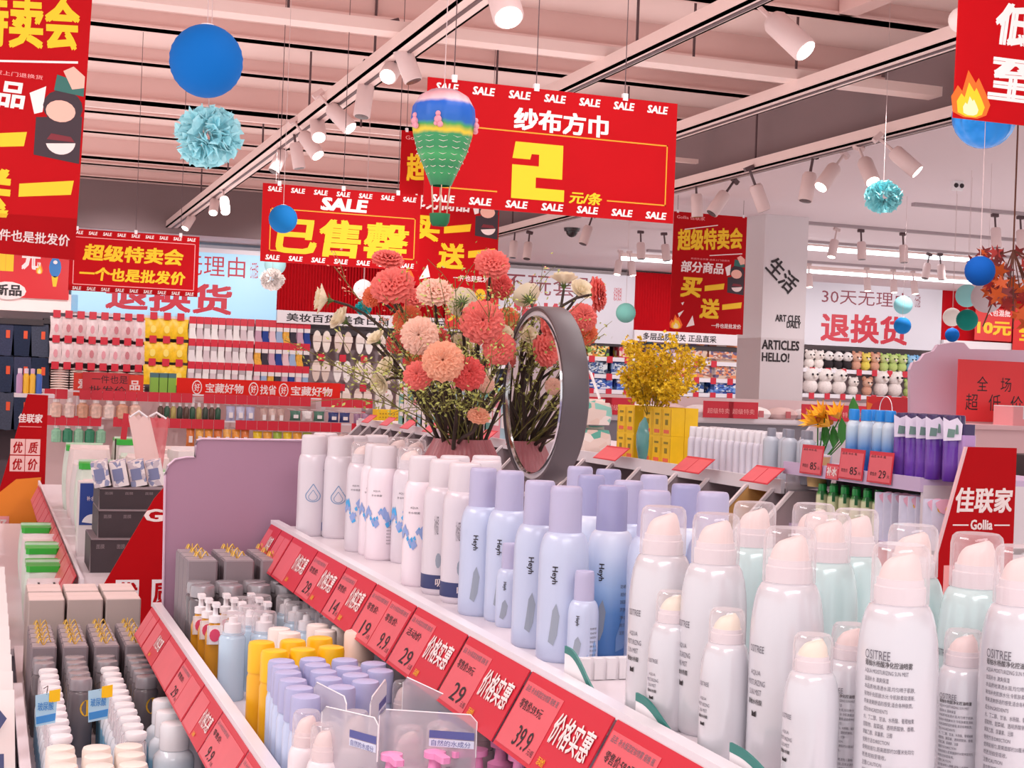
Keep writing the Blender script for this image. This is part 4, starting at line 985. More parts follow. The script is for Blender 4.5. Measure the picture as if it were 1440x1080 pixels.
for (x, y), d, lab in sp:
    e = PD(x, y, d); far = (e - mouth).length > .38
    sprig(mouth + Vector((rnd(-.03, .03), rnd(-.03, .03), -.03)), e, lab, LEAFG if 'buds' not in lab else mat('bud_pink', '#d8907a', .6), 50 if far else 70, .008 if far else .010, .03 if far else .05, .62, 4 if far else 7)

# ------------------------------------------------------------------ goods on the middle tier
def bottle(name, cat, label0, H, R, neck, body, capm, caph=.18, shoulder=.06, capr=None, clear=False, extra=None, n=16):
    t = thing(name, label0, cat)
    hs = H * (1 - caph); hb = hs - H * shoulder
    obj('body', MB().lathe([(R * .92, 0), (R, .004), (R, hb), (R * .93, hb + (hs - hb) * .45), (neck, hs), (neck, hs + .003)], n), body, t)
    c = capr or neck * 1.08
    if clear:
        obj('nozzle', MB().lathe([(c * .7, hs), (c * .66, hs + (H - hs) * .5), (c * .35, hs + (H - hs) * .55), (c * .3, H - .008), (0.0001, H - .006)], 12), PUREW, t)
        obj('clear_cap', MB().lathe([(c, hs), (c * .99, H - .005), (c * .9, H), (0.0001, H)], n), CLEAR, t)
    else:
        obj('cap', MB().lathe([(c, hs), (c, H - .006), (c * .93, H - .001), (c * .8, H), (0.0001, H)], n), capm, t)
    return t
mids = []
def mid(proto, px, py, ztop, label, zfloor=ZM, rad=.022, x0=RX2 + .02, x1=RX1, jit=0, store=None, group=None):
    st = mids if store is None else store
    p = PZ(px, py, EYE + ztop); p.x = min(max(p.x, x0 + rad - .02), x1 - rad + .012)
    for _ in range(40):
        mv = False
        for q, r2 in st:
            d = Vector((p.x - q.x, p.y - q.y)); m = rad + r2 + .0008
            if d.length < m:
                e = (d.normalized() if d.length > 1e-5 else Vector((0, 1))) * (m - d.length); p.x += e.x * .6; p.y += e.y + .0004; mv = True
        p.x = min(max(p.x, x0 + rad - .02), x1 - rad + .012)
        if not mv: break
    st.append((p.copy(), rad)); p.z = zfloor
    return place(proto, p, face(p, jit), label, group)
GOLD = mat('gold_tie', '#d8b04a', .4, .3); GREYC = mat('carton_grey', '#8d8288', .5); GREYT = mat('carton_top', '#a89da2', .45)
SILV = mat('cap_silver_grey', '#a7a1a6', .25, .35); SMOKE = mat('bottle_smoke', '#6c6468', .2); AMB = mat('bottle_amber', '#c98a1c', .2); YLAB = mat('label_yellow', '#f0b81c', .5)
# grey cartons tied with gold ribbon
def tied_box(w=.062, H=.20):
    t = thing('gift_carton', 'grey carton', 'box')
    obj('carton', MB().box(-w / 2, -w / 2, 0, w / 2, w / 2, H, .004), GREYC, t, smooth=False)
    obj('lid_panel', MB().box(-w / 2 + .003, -w / 2 + .003, H, w / 2 - .003, w / 2 - .003, H + .003), GREYT, t, smooth=False)
    mb = MB(); R = random.Random(3)
    for k in range(7):
        a = R.uniform(0, 6.28); b_ = Vector((cos(a), sin(a), 0)) * .011
        mb.tube([(0, 0, H), b_ * .6 + Vector((0, 0, H + .012)), b_ + Vector((0, 0, H + .017)), b_ * 1.4 + Vector((0, 0, H + .008))], .0009, 4)
    obj('ribbon', mb, GOLD, t, kind='stuff'); return t
TB = tied_box()
k = 0
for row, Y in enumerate((3.21, 3.143, 3.076)):
    for c in range(3):
        place(TB, (RX2 + .055 + c * .075, Y, ZM), 0, 'grey carton tied with gold ribbon, file %s, row %s from the lilac end board' % (ORD[c], ORD[row])); k += 1
SG = bottle('toner_bottle', 'bottle', '', .165, .0255, .019, SMOKE, SILV, .14, .05, .0245)
b = list(SG.children)[0]; wrap_poly(b, [disc(0, .095, .013, .013, 14)], .0245, YLAB, -.3)
k = 0
for row, Y in enumerate((3.015, 2.962)):
    for c in range(4):
        place(SG, (RX2 + .045 + c * .056, Y, ZM), face(Vector((.45, 3.1, 0))), 'silver capped smoky bottle, row %s after the gold tied cartons, %s from the rail' % (ORD[row], ORD[c]))
YB = thing('pump_bottle', '', 'bottle')
obj('body', MB().lathe([(.017, 0), (.018, .004), (.018, .095), (.012, .112), (.010, .118)], 16), AMB, YB)
obj('pump', MB().lathe([(.012, .118), (.012, .130), (.005, .132), (.004, .150), (0.0001, .151)], 12).box(-.007, -.022, .148, .007, .006, .156, .002), PUREW, YB)
o = obj('hang_tag', MB().box(-.016, -.021, .080, .012, -.0195, .115, .003), mat('tag_white', '#f4eeee', .5), YB, smooth=False)
o = obj('hang_tag_print', MB().plate([(-.012 + .02 * x, .085 + .024 * z) for x, z in disc(.5, .5, .5, .5, 12)], -.0225, -.0212), mat('tag_rose', '#e0486c', .5), YB, smooth=False)
k = 0
for row, Y in enumerate((2.905, 2.85, 2.795)):
    for c in range(3):
        place(YB, (RX2 + .035 + c * .048 + .006 * row, Y, ZM), face(Vector((.4, 2.9, 0)), .1), 'amber bottle with white pump and round tag, row %s, %s from the rail' % (ORD[row], ORD[c]))
CB = bottle('makeup_water_bottle', 'bottle', '', .155, .024, .019, mat('bottle_pale_blue', '#bcd2e4', .12), None, .24, .05, .0225, clear=True)
for i, (x, y) in enumerate([(405, 837), (417, 847), (432, 859), (480, 842), (492, 855), (342, 840), (352, 852), (372, 860), (328, 862), (360, 838)]):
    mid(CB, x, y, -.43, 'pale blue bottle with clear cap, %s' % ['back of the middle file', 'second in the middle file', 'front of the middle file', 'back by the riser panel', 'front by the riser panel', 'back of the file by the rail', 'second in the file by the rail', 'front of the file by the rail', 'nearest the lower rail', 'behind the rail file'][i], rad=.0225)
CC = bottle('lotion_bottle', 'bottle', '', .165, .021, .017, mat('bottle_white', '#ece6ea', .3), CREAM, .26, .05, .019)
for i, (x, y) in enumerate([(393, 883), (407, 889), (447, 878), (458, 886), (476, 882)]):
    mid(CC, x, y, -.42, 'white bottle with cream cap behind the yellow bottles, %s from the rail' % ORD[i], rad=.021)
PB = bottle('lotion_bottle', 'bottle', '', .185, .026, .022, mat('bottle_blush', '#e8d4d0', .35), mat('cap_peach', '#f2d8cc', .4), .24, .05, .0245)
mid(PB, 506, 887, -.40, 'thick blush bottle with peach cap standing beside the riser panel', rad=.027)
YY = bottle('lotion_bottle', 'bottle', '', .172, .021, .019, mat('bottle_yellow', '#f2b41c', .35), mat('cap_yellow', '#f8c21a', .35), .27, .05, .0205)
for i, (x, y) in enumerate([(368, 902), (386, 914), (412, 900), (426, 912), (450, 896), (466, 909)]):
    mid(YY, x, y, -.413, 'bright yellow bottle with yellow cap, %s one counted from the rail' % ORD[i], rad=.0215)
LV = bottle('lotion_bottle', 'bottle', '', .175, .0205, .018, mat('bottle_ice_blue', '#c6d2ee', .28), mat('cap_periwinkle', '#b2b3d8', .4), .25, .06, .0195)
b = list(LV.children)[0]; round_letters(b, 'Heyh', .0205, .075, .030, .008, BLK, -.2, .012, rot90=True)
for c, col in enumerate([[(396, 928), (401, 935), (405, 943), (412, 955), (421, 966), (430, 978)], [(440, 926), (446, 933), (455, 943), (462, 953), (480, 965)], [(485, 927), (490, 938), (500, 948), (514, 957)], [(526, 932), (535, 942)]]):
    for r, (x, y) in enumerate(col):
        mid(LV, x, y, -.41, 'ice blue bottle with periwinkle cap, %s file from the rail, %s from the yellow bottles' % (ORD[c], ORD[r]), rad=.0208)
SB = can('spray_bottle', 'spray can', .165, .022, .0155, mat('bottle_rosy_white', '#efe2e6', .3), mat('collar_rosy', '#f2dede', .4), PKC, CLEAR, .018, .26, .12)
b = [c for c in SB.children if c.name.startswith('body')][0]
for i, s_ in enumerate(['SOLAR', 'SILVER SKIN', '喷雾', '保湿补水']): round_letters(b, s_, .022, .082 - i * .008, [.014, .020, .008, .014][i], .0042, BLK, -.3, .008)
for i, (x, y, lab) in enumerate([(428, 990, 'rosy white spray bottle at the rail in front of the ice blue bottles'), (458, 1018, 'rosy white spray bottle, the closest one at the rail'), (575, 1022, 'rosy white spray bottle inside the clear labelled boards'), (556, 956, 'rosy white spray bottle next to the last ice blue bottle'), (676, 1005, 'rosy white spray bottle behind the clear board by the riser'), (500, 1000, 'rosy white spray bottle behind the clear board by the rail')]):
    mid(SB, x, y, -.42, lab, rad=.0225, jit=rnd(-.2, .3))
# clear printed boards of the packs
PURP = mat('pack_label_purple', '#5a5f9e', .5); PURL = mat('pack_label_pale', '#d9dcf0', .5)
def clear_board(TL, TR, d0, d1, h, label):
    a, b_ = PD(*TL, d0), PD(*TR, d1)
    t = thing('clear_pack_board', label, 'board', (a.x, a.y, a.z)); v = b_ - a; L = Vector((v.x, v.y, 0)).length
    t.rotation_euler = (0, 0, atan2(v.y, v.x))
    dz = v.z; h = a.z - ZM - .002
    p = obj('sheet', MB().plate([(0, -h), (L, -h), (L, dz - .008), (L - .008, dz), (.008, 0), (0, -.008)], 0, .0012), CLEAR2, t, smooth=False)
    obj('sheet_edge', MB().tube([(0, .0006, -.05), (0, .0006, -.008), (.008, .0006, 0), (L - .008, .0006, dz), (L, .0006, dz - .008), (L, .0006, dz - .05)], .0009, 5), PUREW, t)
    lx0, lx1 = L * .52, L * .98; z0 = dz * .7 - .030
    obj('label_band', MB().plate([(lx0, z0), (lx1, z0 + dz * .3), (lx1, z0 + .009 + dz * .3), (lx0, z0 + .009)], -.0006, -.0002), PURP, t, smooth=False)
    obj('label_strip', MB().plate([(lx0, z0 - .010), (lx1, z0 - .010 + dz * .3), (lx1, z0 - .001 + dz * .3), (lx0, z0 - .001)], -.0006, -.0002), PURL, t, smooth=False)
    letters(t, '自然的水成分', lx0 + .003, z0 - .009, lx1 - .004, z0 - .002, PURP, y=-.0009, bold=.0)
    letters(t, '深层补水', L * .70, z0 - .075, L * .80, z0 - .030, GREYP, y=-.0009, bold=.0, rot=0)
    return t
mid(SB, 600, 1020, -.42, 'rosy white spray bottle inside the board beside the blue spray bottle', rad=.0225)
clear_board((534, 997), (671, 1006), 1.76, 1.74, .12, 'clear upright pack board with purple label beside the blue spray bottle')
clear_board((453, 992), (532, 1011), 1.80, 1.72, .12, 'clear upright pack board with purple label in front of the rail bottles')
clear_board((442, 958), (487, 981), 1.95, 1.86, .12, 'small clear pack board among the ice blue bottles')
clear_board((567, 951), (668, 996), 1.95, 1.84, .12, 'clear pack board slanting away under the riser')
clear_board((628, 952), (682, 972), 2.04, 1.98, .1, 'clear pack board farthest under the price cards')
clear_board((522, 982), (544, 954), 1.80, 1.90, .12, 'narrow clear pack board seen almost edge on')
PK = thing('pump_bottle', '', 'bottle')
PKM = mat('pump_pink', '#f49acb', .35)
obj('body', MB().lathe([(.024, 0), (.025, .004), (.025, .085), (.020, .100), (.012, .106)], 16), mat('bottle_milky_pink', '#f2c4dc', .3), PK)
obj('pump', MB().lathe([(.015, .104), (.016, .108), (.016, .122), (.008, .126), (.0065, .140), (.013, .142), (.013, .149), (.0001, .152)], 16).box(-.006, -.034, .142, .006, -.006, .149, .002), PKM, PK)
for i, (x, y) in enumerate([(551, 1056), (605, 1056), (660, 1052), (712, 1050), (768, 1052)]):
    mid(PK, x, y, -.433, 'pink pump bottle, %s along the bottom picture edge' % ORD[i], rad=.026, jit=rnd(-1.2, 1.2), x1=RX1 + .0)

# ------------------------------------------------------------------ goods on the lower tier
lows = []
CART = mat('carton_blush', '#e6d2ce', .6); 
def box_thing(name, cat, w, dp, H, m, top=None, bev=.003):
    t = thing(name, '', cat); obj('carton', MB().box(-w / 2, -dp / 2, 0, w / 2, dp / 2, H, bev), m, t, smooth=False)
    if top: obj('top_flap', MB().box(-w / 2 + .002, -dp / 2 + .002, H, w / 2 - .002, -.001, H + .002).box(-w / 2 + .002, .001, H, w / 2 - .002, dp / 2 - .002, H + .002), top, t, smooth=False)
    return t
CT = box_thing('carton', 'box', .080, .12, .212, mat('carton_beige', '#b9a9a4', .6), CART)
for r, Y in enumerate((3.62, 3.76)):
    for c in range(3): place(CT, (RX3 + .055 + c * .086, Y, ZL), 0, 'beige carton with blush lid, %s row by the lilac board, %s from the aisle' % (['closer', 'farther'][r], ORD[c]))
TG = tied_box(.052, .160)
for r in range(5):
    for c in range(4): place(TG, (RX3 + .040 + c * .064, 3.50 - r * .058, ZL), 0, 'gold tied carton on the lowest tier, %s from the beige cartons, file %s' % (ORD[r], ORD[c]))
SL = bottle('toner_bottle', 'bottle', '', .150, .0235, .019, SMOKE, SILV, .15, .05, .0215)
b = list(SL.children)[0]; wrap_poly(b, [disc(0, .095, .013, .016, 14)], .0235, YLAB, .55)
for r in range(5):
    for c in range(4):
        if c in (0, 2) and r > 1: continue
        place(SL, (RX3 + .038 + c * .062, 3.20 - r * .056, ZL), face(Vector((.2, 3.1, 0))), 'silver capped bottle on the lowest tier, row %s from the ribbon cartons, file %s' % (ORD[r], ORD[c]))
TP = thing('toner_pump_bottle', '', 'bottle')
obj('body', MB().lathe([(.023, 0), (.0235, .004), (.0235, .075), (.020, .088), (.014, .094)], 16), ramp_mat('bottle_clear_blue', [(0, '#5f9cc0'), (.6, '#7fb4d0'), (.66, '#dfe6ee'), (1, '#eef0f4')], 'Z', .12), TP)
obj('collar', MB().lathe([(.016, .094), (.017, .108), (.015, .112), (.013, .140), (.017, .142), (.0185, .148), (.017, .153), (.0001, .154)], 16), PUREW, TP)
obj('clear_cap', MB().lathe([(.019, .095), (.018, .135), (.0155, .138)], 16), CLEAR, TP)
for r in range(11):
    for c in range(2):
        place(TP, (RX3 + .042 + c * .118, 3.05 - r * .055, ZL), face(Vector((.2, 2.7, 0))), 'clear blue bottle with white pump, row %s after the silver capped bottles, %s file' % (ORD[r], ['outer', 'inner'][c]))
TGm = mat('tag_sky', '#a9d3ea', .5)
for i, (x, y) in enumerate([(65, 992), (139, 986)]):
    p = PD(x, y, 2.45)
    t = thing('hang_tag', 'sky blue and yellow paper tag hanging on the %s file of pump bottles' % ['outer', 'inner'][i], 'tag', p, .2)
    obj('paper', MB().plate([(-.018, .018), (.018, .022), (.016, -.030), (-.016, -.034)], 0, .0008), TGm, t, smooth=False)
    obj('paper_band', MB().plate([(-.016, -.018), (.016, -.014), (.015, -.026), (-.015, -.030)], -.0006, 0), mat('tag_blue', '#3a8ad0', .5), t, smooth=False)
    obj('sticker', MB().plate([(.004, .004), (.022, .006), (.022, .026), (.004, .024)], -.0012, -.0006), YEL, t, smooth=False)
    letters(t, '玻尿酸', -.014, -.008, .012, .006, mat('tag_blue', '#3a8ad0', .5), y=-.0012, bold=.01)
    t.location.z = p.z; obj('hook', MB().tube([(0, 0, .018), (.004, .010, .030), (0, .02, .024)], .0008, 4), STEM, t)
BW = bottle('micellar_bottle', 'bottle', '', .165, .034, .022, ramp_mat('bottle_blue_water', [(0, '#5c94b4'), (.66, '#79aeca'), (.72, '#c9dce8'), (1, '#e6ecf2')], 'Z', .1), PUREW, .26, .10, .0245)
for c in BW.children:
    if c.name.startswith('cap'): c.data.materials[0] = mat('cap_frost', '#e9e8ec', .2)
b = list(BW.children)[0]; round_letters(b, 'MICELLAR WATER', .034, .075, .040, .005, GREYP, -.1, .01)
for i, (x, y) in enumerate([(234, 983), (239, 999), (246, 1016)]):
    mid(BW, x, y, -.585, 'frosted cap bottle of blue water, %s' % ['closest of the three, lettering visible' if i == 2 else 'middle of three' if i == 1 else 'farthest of three'][0], ZL, .0345, RX3 + .02, RX2 + .03, store=lows)
CRM = bottle('cream_bottle', 'bottle', '', .15, .0245, .0215, mat('bottle_milk', '#eadfdc', .35), mat('cap_ivory', '#f0e4da', .35), .22, .05, .0225)
for c, x in enumerate((85, 136, 180)):
    for r, y in enumerate((1050, 1062, 1076)):
        mid(CRM, x + r * 2, y, -.60, 'ivory capped bottle, %s in the %s file at the bottom edge' % (ORD[r], ['outer', 'middle', 'inner'][c]), ZL, .0245, RX3 + .01, RX2 + .02, store=lows)

# pouches on the neighbouring table beyond the lowest rail
nt_ = thing('side_table', 'white table edge with leaning product pouches beside the stepped shelf', 'table', (0, 0, 0))
obj('table_top', MB().box(-.5, 2.42, ZL + .03, .068, 4.6, ZL + .05), SHW, nt_, smooth=False); obj('table_body', MB().box(-.46, 2.45, 0, .04, 4.55, ZL + .03), SHG, nt_, smooth=False)
PO = thing('product_pouch', '', 'pouch')
mb = MB(); vv = []
for j in range(7):
    for i in range(7):
        u, w = i / 6, j / 6; bulge = .022 * sin(pi * u) ** .6 * sin(pi * min(1, w * 1.15)) ** .6 if 0 < u < 1 and 0 < w < 1 else 0
        vv.append((-.065 + .13 * u, -bulge, .18 * w))
n0 = len(vv); vv += [(x, -y, z) for x, y, z in vv]
fs = [(j * 7 + i, j * 7 + i + 1, (j + 1) * 7 + i + 1, (j + 1) * 7 + i) for j in range(6) for i in range(6)]
mb.add(vv, fs + [tuple(q + n0 for q in f[::-1]) for f in fs])
POM = mb.mesh('pouch', [mat('pouch_white', '#ece4e2', .35)], True)
put('pouch', POM, PO)
obj('print', MB().plate([(-.02, .05), (.045, .05), (.045, .075), (-.02, .075)], -.0256, -.0242).plate([(.01, .12), (.03, .10), (.05, .13), (.035, .15)], -.0256, -.0236), NAVY, PO, smooth=False, kind='stuff')
for i in range(22):
    place(PO, (.000 - .14 * (i % 2), 2.46 + .155 * (i // 2) + .02 * (i % 2), ZL + .05 + .006), 0, 'white product pouch with navy print, %s from the picture bottom, %s column' % (ORD[i // 2], ['inner', 'outer'][i % 2]), rot=(radians(-22), 0, .1))

# ------------------------------------------------------------------ the next display in line, beyond the lilac board
g3 = thing('display_shelf', 'white display shelf with mask packs and cartons beyond the lilac board', 'display shelf', (0, 0, 0))
Z3 = EYE - .60
obj('top_shelf', MB().box(.27, 4.22, Z3 - .02, 1.25, 7.9, Z3), SHW, g3, smooth=False)
obj('lower_shelf', MB().box(-.06, 4.4, Z3 - .22, .29, 7.9, Z3 - .20), SHW, g3, smooth=False)
obj('base_cabinet', MB().box(-.03, 4.42, 0, 1.22, 7.85, Z3 - .22), SHG, g3, smooth=False)
obj('riser_panel', MB().box(.28, 4.42, Z3 - .2, .29, 7.85, Z3 - .02), SHG, g3, smooth=False)
obj('top_rail', MB().box(.258, 4.22, Z3 - .05, .268, 7.9, Z3 + .02), RAILC, g3, smooth=False)
y = 4.3
while y < 7.6:
    price_card(g3, y, y + .26, .27, Z3 + .02, .075, .035, 'two' if int(y * 10) % 2 else 'one'); y += .275
y = 4.3
while y < 7:
    price_card(g3, y, y + .22, -.06, Z3 - .17, .06, .03, 'one'); y += .30
# red end sign of that display
E3 = Board('end_sign', 'red slanted end sign behind the stepped shelf, half hidden by the lilac board', 'sign', PY(110, 560, 4.15), (PY(330, 560, 4.15).x - PY(110, 560, 4.15).x), .70, RED,
           outline=[(.70, .235), (1, .235), (1, 1), (-.05, 1), (.13, .80), (.50, .385)])
E3.text('Gollia', .44, .425, .86, .475, WHITE, bold=.03)
for k, (ch, u, v) in enumerate([('优', .24, .685), ('质', .47, .685)]):
    E3.poly(disc(u + .11, v + .07, .105, .075, 4, pi / 4, pi / 4 + 2 * pi), PUREW, name='character_tile'); E3.text(ch, u + .045, v + .025, u + .175, v + .115, RED, bold=.03, y=-.0016)
def carton(name, label, cat, a, b_, z, h, mats, face_mat=None, top=None, rz=0, group=None):
    """an upright carton between two plan points with its own lid and printed front"""
    w, dp = b_[0] - a[0], b_[1] - a[1]
    t = thing(name, label, cat, ((a[0] + b_[0]) / 2, (a[1] + b_[1]) / 2, z), rz, group)
    obj('carton', MB().box(-w / 2, -dp / 2, 0, w / 2, dp / 2, h, .002), mats, t, smooth=False)
    if top: obj('lid', MB().box(-w / 2 + .001, -dp / 2 + .001, h, w / 2 - .001, dp / 2 - .001, h + .004), top, t, smooth=False)
    if face_mat: obj('front_print', MB().plate([(-w / 2 + .008, h * .12), (w / 2 - .008, h * .12), (w / 2 - .008, h * .85), (-w / 2 + .008, h * .85)], -dp / 2 - .001, -dp / 2), face_mat, t, smooth=False)
    return t
BLKC = mat('carton_black', '#3b3136', .5, var=.1, vscale=10); BLKE = mat('carton_black_edge', '#8a7c80', .5)
WHC3 = mat('carton_white', '#e9dfe0', .5); WPR = patch_mat('white_box_print', ['#ece4e4', '#ece4e4', '#c9bec6', '#8f96b8', '#ece4e4'], 5)
def dark_box(px0, py0, px1, py1, Y, label, dp=.2):
    a, b_ = PY(px0, py0, Y), PY(px1, py1, Y)
    t = thing('black_carton', label, 'box', (a.x, Y, b_.z))
    w, h = b_.x - a.x, a.z - b_.z
    obj('carton', MB().box(0, 0, 0, w, dp, h), BLKC, t, smooth=False)
    obj('edge_line', MB().tube([(0, -.001, 0), (0, -.001, h), (w, -.001, h)], .0022, 4), BLKE, t)
    obj('lid', MB().box(0, 0, h, w, dp, h + .003), BLKE, t, smooth=False)
    for k in range(3):
        letters(t, '面膜', w * (.08 + .3 * k), h * .72, w * (.2 + .3 * k), h * .84, BLKE, y=-.001, bold=0)
    return t
# stacked from the shelf up so each rests on the one below
zs = Z3
pa = PY(132, 812, 4.45)
bx = []
for i, (px0, px1, hh, lab) in enumerate([(130, 226, .098, 'black carton at the bottom of the stack beside the red slanted sign'), (140, 232, .080, 'black carton in the middle of the stack beside the red slanted sign'), (141, 236, .060, 'black carton on top of the stack beside the red slanted sign')]):
    a, b_ = PY(px0, 700, 4.5), PY(px1, 700, 4.5)
    t = thing('black_carton', lab, 'box', (max(a.x, .285), 4.5 + .02 * i, zs)); w = b_.x - a.x
    obj('carton', MB().box(0, 0, 0, w, .26, hh), BLKC, t, smooth=False); obj('edge_line', MB().tube([(0, -.001, 0), (0, -.001, hh), (w, -.001, hh)], .002, 4), BLKE, t)
    obj('lid', MB().box(.001, .001, hh, w - .001, .259, hh + .003), BLKE, t, smooth=False)
    for k in range(3): letters(t, '面膜', w * (.08 + .3 * k), hh * .72, w * (.2 + .3 * k), hh * .86, BLKE, y=-.001, bold=0)
    zs += hh + .003
for i in range(4):
    t = thing('white_carton', 'white printed carton standing in the tilted file on the black stack, %s' % ORD[i], 'box', (.34 + .055 * i, 4.62 + .02 * i, zs), -.1)
    obj('carton', MB().box(-.024, -.07, 0, .024, .07, .075, .002).xf(Matrix.Rotation(radians(-12), 4, 'Y') @ Matrix.Translation((.0, 0, .002))), WPR, t, smooth=False)
    obj('label_block', MB().box(-.018, -.0715, .02, .012, -.070, .055).xf(Matrix.Rotation(radians(-12), 4, 'Y') @ Matrix.Translation((.0, 0, .002))), mat('label_slate', '#7c84aa', .5), t, smooth=False)
p = PY(105, 676, 4.95)
t = carton('mask_carton', 'upright white and deep blue mask carton at the rail by the black stack', 'box', (.285, 4.90), (.375, 4.98), Z3, p.z - Z3, WHC3, None)
obj('blue_panel', MB().box(-.041, -.042, .10, .041, -.0405, p.z - Z3 - .004), mat('panel_deep_blue', '#27418f', .45), t, smooth=False)
letters(t, '补水面膜', -.02, p.z - Z3 - .06, .03, p.z - Z3 - .045, WHITE, y=-.043, bold=0)
obj('white_curve', MB().plate([(x * .034, .10 + z * .035) for x, z in disc(0, 0, 1, 1, 12, 0, pi)], -.0435, -.0425), PUREW, t, smooth=False)
# white tissue packs with green tops, pale bags
GRN = mat('pack_green', '#35b83c', .4); PGR = mat('pack_pale_green', '#dbe8dc', .45, var=.08, vscale=20); PPK = mat('pack_blush', '#eddcda', .45, var=.06, vscale=20)
def soft_pack(name, label, x, y, z, w, dp, h, m, top=None, rz=0, n=5):
    t = thing(name, label, 'pack', (x, y, z), rz)
    vv = []; N = 6
    for j in range(N + 1):
        f = j / N; b_ = .92 + .12 * sin(pi * f)
        for k in range(12):
            a = 2 * pi * k / 12; c, s_ = cos(a), sin(a)
            vv.append((w / 2 * b_ * (abs(c) ** .35) * (1 if c > 0 else -1), dp / 2 * b_ * (abs(s_) ** .35) * (1 if s_ > 0 else -1), h * f))
    mb = MB(); mb.add(vv, [(j * 12 + k, j * 12 + (k + 1) % 12, (j + 1) * 12 + (k + 1) % 12, (j + 1) * 12 + k) for j in range(N) for k in range(12)] + [tuple(range(12))[::-1], tuple(range(12 * N, 12 * N + 12))])
    obj('wrapper', mb, m, t)
    if top: obj('top_band', MB().box(-w * .44, -dp * .47, h * .96, w * .44, dp * .47, h + .012, .01), top, t)
    obj('seal', MB().box(-w * .45, -.002, h, w * .45, .002, h + (.02 if top else .014)), m, t, smooth=False)
    return t
k = 0
for Y in (5.35, 5.65, 5.95, 6.25, 6.6):
    for c, x in enumerate((.40, .60, .80)):
        soft_pack('tissue_pack', '%s soft pack, row %s behind the blue carton, %s from rail' % (['blush white', 'pale green', 'white'][(k + c) % 3], ORD[k], ORD[c]), x, Y, Z3, .17, .24, .20 + .03 * ((k + c) % 2) + .015 * k, [PPK, PGR, WHC3][(k + c) % 3], GRN if (k in (1, 4) and c < 2) else None, .05 * (c - 1))
    k += 1
for i, (x, y, h, top) in enumerate([(.185, 4.62, .155, 0), (.185, 4.9, .17, 1), (.19, 5.2, .19, 1), (.19, 5.52, .19, 0), (.19, 5.85, .19, 1), (.0, 4.5, .13, 1), (.0, 4.76, .12, 0)]):
    if x < .03: x = -.0
    t = soft_pack('tissue_pack', 'white %s on the low shelf, %s from the cartons' % ('tissue pack with green top' if top else 'box pack', ORD[i]), x, y, Z3 - .2, .12 if x > .05 else .10, .22, h, PGR if top else WHC3, GRN if top else None)
    if i == 0:
        obj('window_print', MB().plate([(-.052, .03), (.052, .03), (.052, .085), (-.052, .085)], -.118, -.1165), mat('panel_blue', '#6f86bc', .4), t, smooth=False)
        for dx in (-.022, .022): obj('slot', MB().box(dx - .003, -.05, h + .0005, dx + .003, .07, h + .002), BLK, t, smooth=False)
# clear rosy bag, paper bag and a price stick
CLR = clear_mat('film_rosy', .45, .7, '#f28890', .3)
def bag(name, label, px, py_top, py_bot, wpx, Y, m, tilt=0, inner=None):
    b_ = PY(px, py_bot, Y); tp = PY(px, py_top, Y); h = tp.z - b_.z; w = wpx / F * Y * .96
    h = tp.z - Z3; b_.z = Z3; t = thing(name, label, 'bag', b_); vv = []
    for j in range(9):
        f = j / 8
        for k in range(16):
            a = 2 * pi * k / 16; r = (1 - .25 * f) * (1 + .05 * sin(3 * a + j)); th = .45 * (1 - f * .8)
            vv.append((w / 2 * r * cos(a) + tilt * f * h, w / 2 * r * sin(a) * th, h * f + .01 * sin(5 * a) * f))
    mb = MB(); mb.add(vv, [(j * 16 + k, j * 16 + (k + 1) % 16, (j + 1) * 16 + (k + 1) % 16, (j + 1) * 16 + k) for j in range(8) for k in range(16)] + [tuple(range(16))[::-1]])
    obj('film', mb, m, t)
    if inner: obj('inner_pack', MB().ball((0, 0, h * .35), w * .30, 12, 8, 1, .5, 1), inner, t)
    obj('tie', MB().tube([(tilt * h - w * .3, 0, h), (tilt * h, 0, h + .02), (tilt * h + w * .3, 0, h)], .004, 5), PUREW, t)
    return t
bag('gift_bag', 'clear rosy gift bag behind the white tilted cartons', 198, 588, 672, 46, 5.1, CLR, .1, mat('inner_red', '#e2444e', .5))
bag('paper_bag', 'blush paper bag tilted against the lilac board top', 242, 588, 662, 40, 4.9, mat('paper_blush', '#ecc9c4', .7), -.25)
p = PY(157, 614, 6.0)
t = thing('price_stick', 'upright red price stick standing between the soft packs', 'price sign', (p.x, 5.8, Z3))
obj('pole', MB().tube([(0, 0, 0), (0, 0, p.z - Z3)], .003, 5), STEM, t); obj('card', MB().box(-.010, -.002, p.z - Z3, .012, .002, p.z - Z3 + .10).xf(Matrix.Rotation(.08, 4, 'Y')), TAGRED, t, smooth=False)
obj('foot', MB().lathe([(.03, 0), (.028, .006), (.001, .008)], 12), PUREW, t)

# tall red end sign of the aisle with the big orange numeral
a = PY(-30, 552, 8.0); w = PY(68, 552, 8.0).x - a.x; h = a.z - .12
E2 = Board('end_sign', 'tall red end sign with white logo and big orange 1', 'sign', a, w, h, RED, outline=[(.70, 0), (1, .003), (1, 1), (0, 1), (0, .82)])
E2.text('佳联家', .58, .085, .93, .125, WHITE, bold=.03, shear=.1); E2.rect(.6, .14, .92, .143, TAGEDGE)
for (u, v, ch) in ((.48, .195, '优'), (.70, .195, '质'), (.48, .268, '优'), (.70, .268, '价')):
    E2.rect(u, v, u + .21, v + .068, mat('tile_blush', '#f5c8c4', .5), name='character_tile'); E2.text(ch, u + .04, v + .012, u + .18, v + .062, RED, bold=.02, shear=.15, y=-.0016)
E2.poly([(.34, .43), (.58, .37), (.94, .36), (.92, .52), (.80, .70), (.68, .86), (.40, .86), (.52, .68), (.50, .53), (.34, .54)], mat('numeral_orange', '#f08a1c', .5), name='numeral')
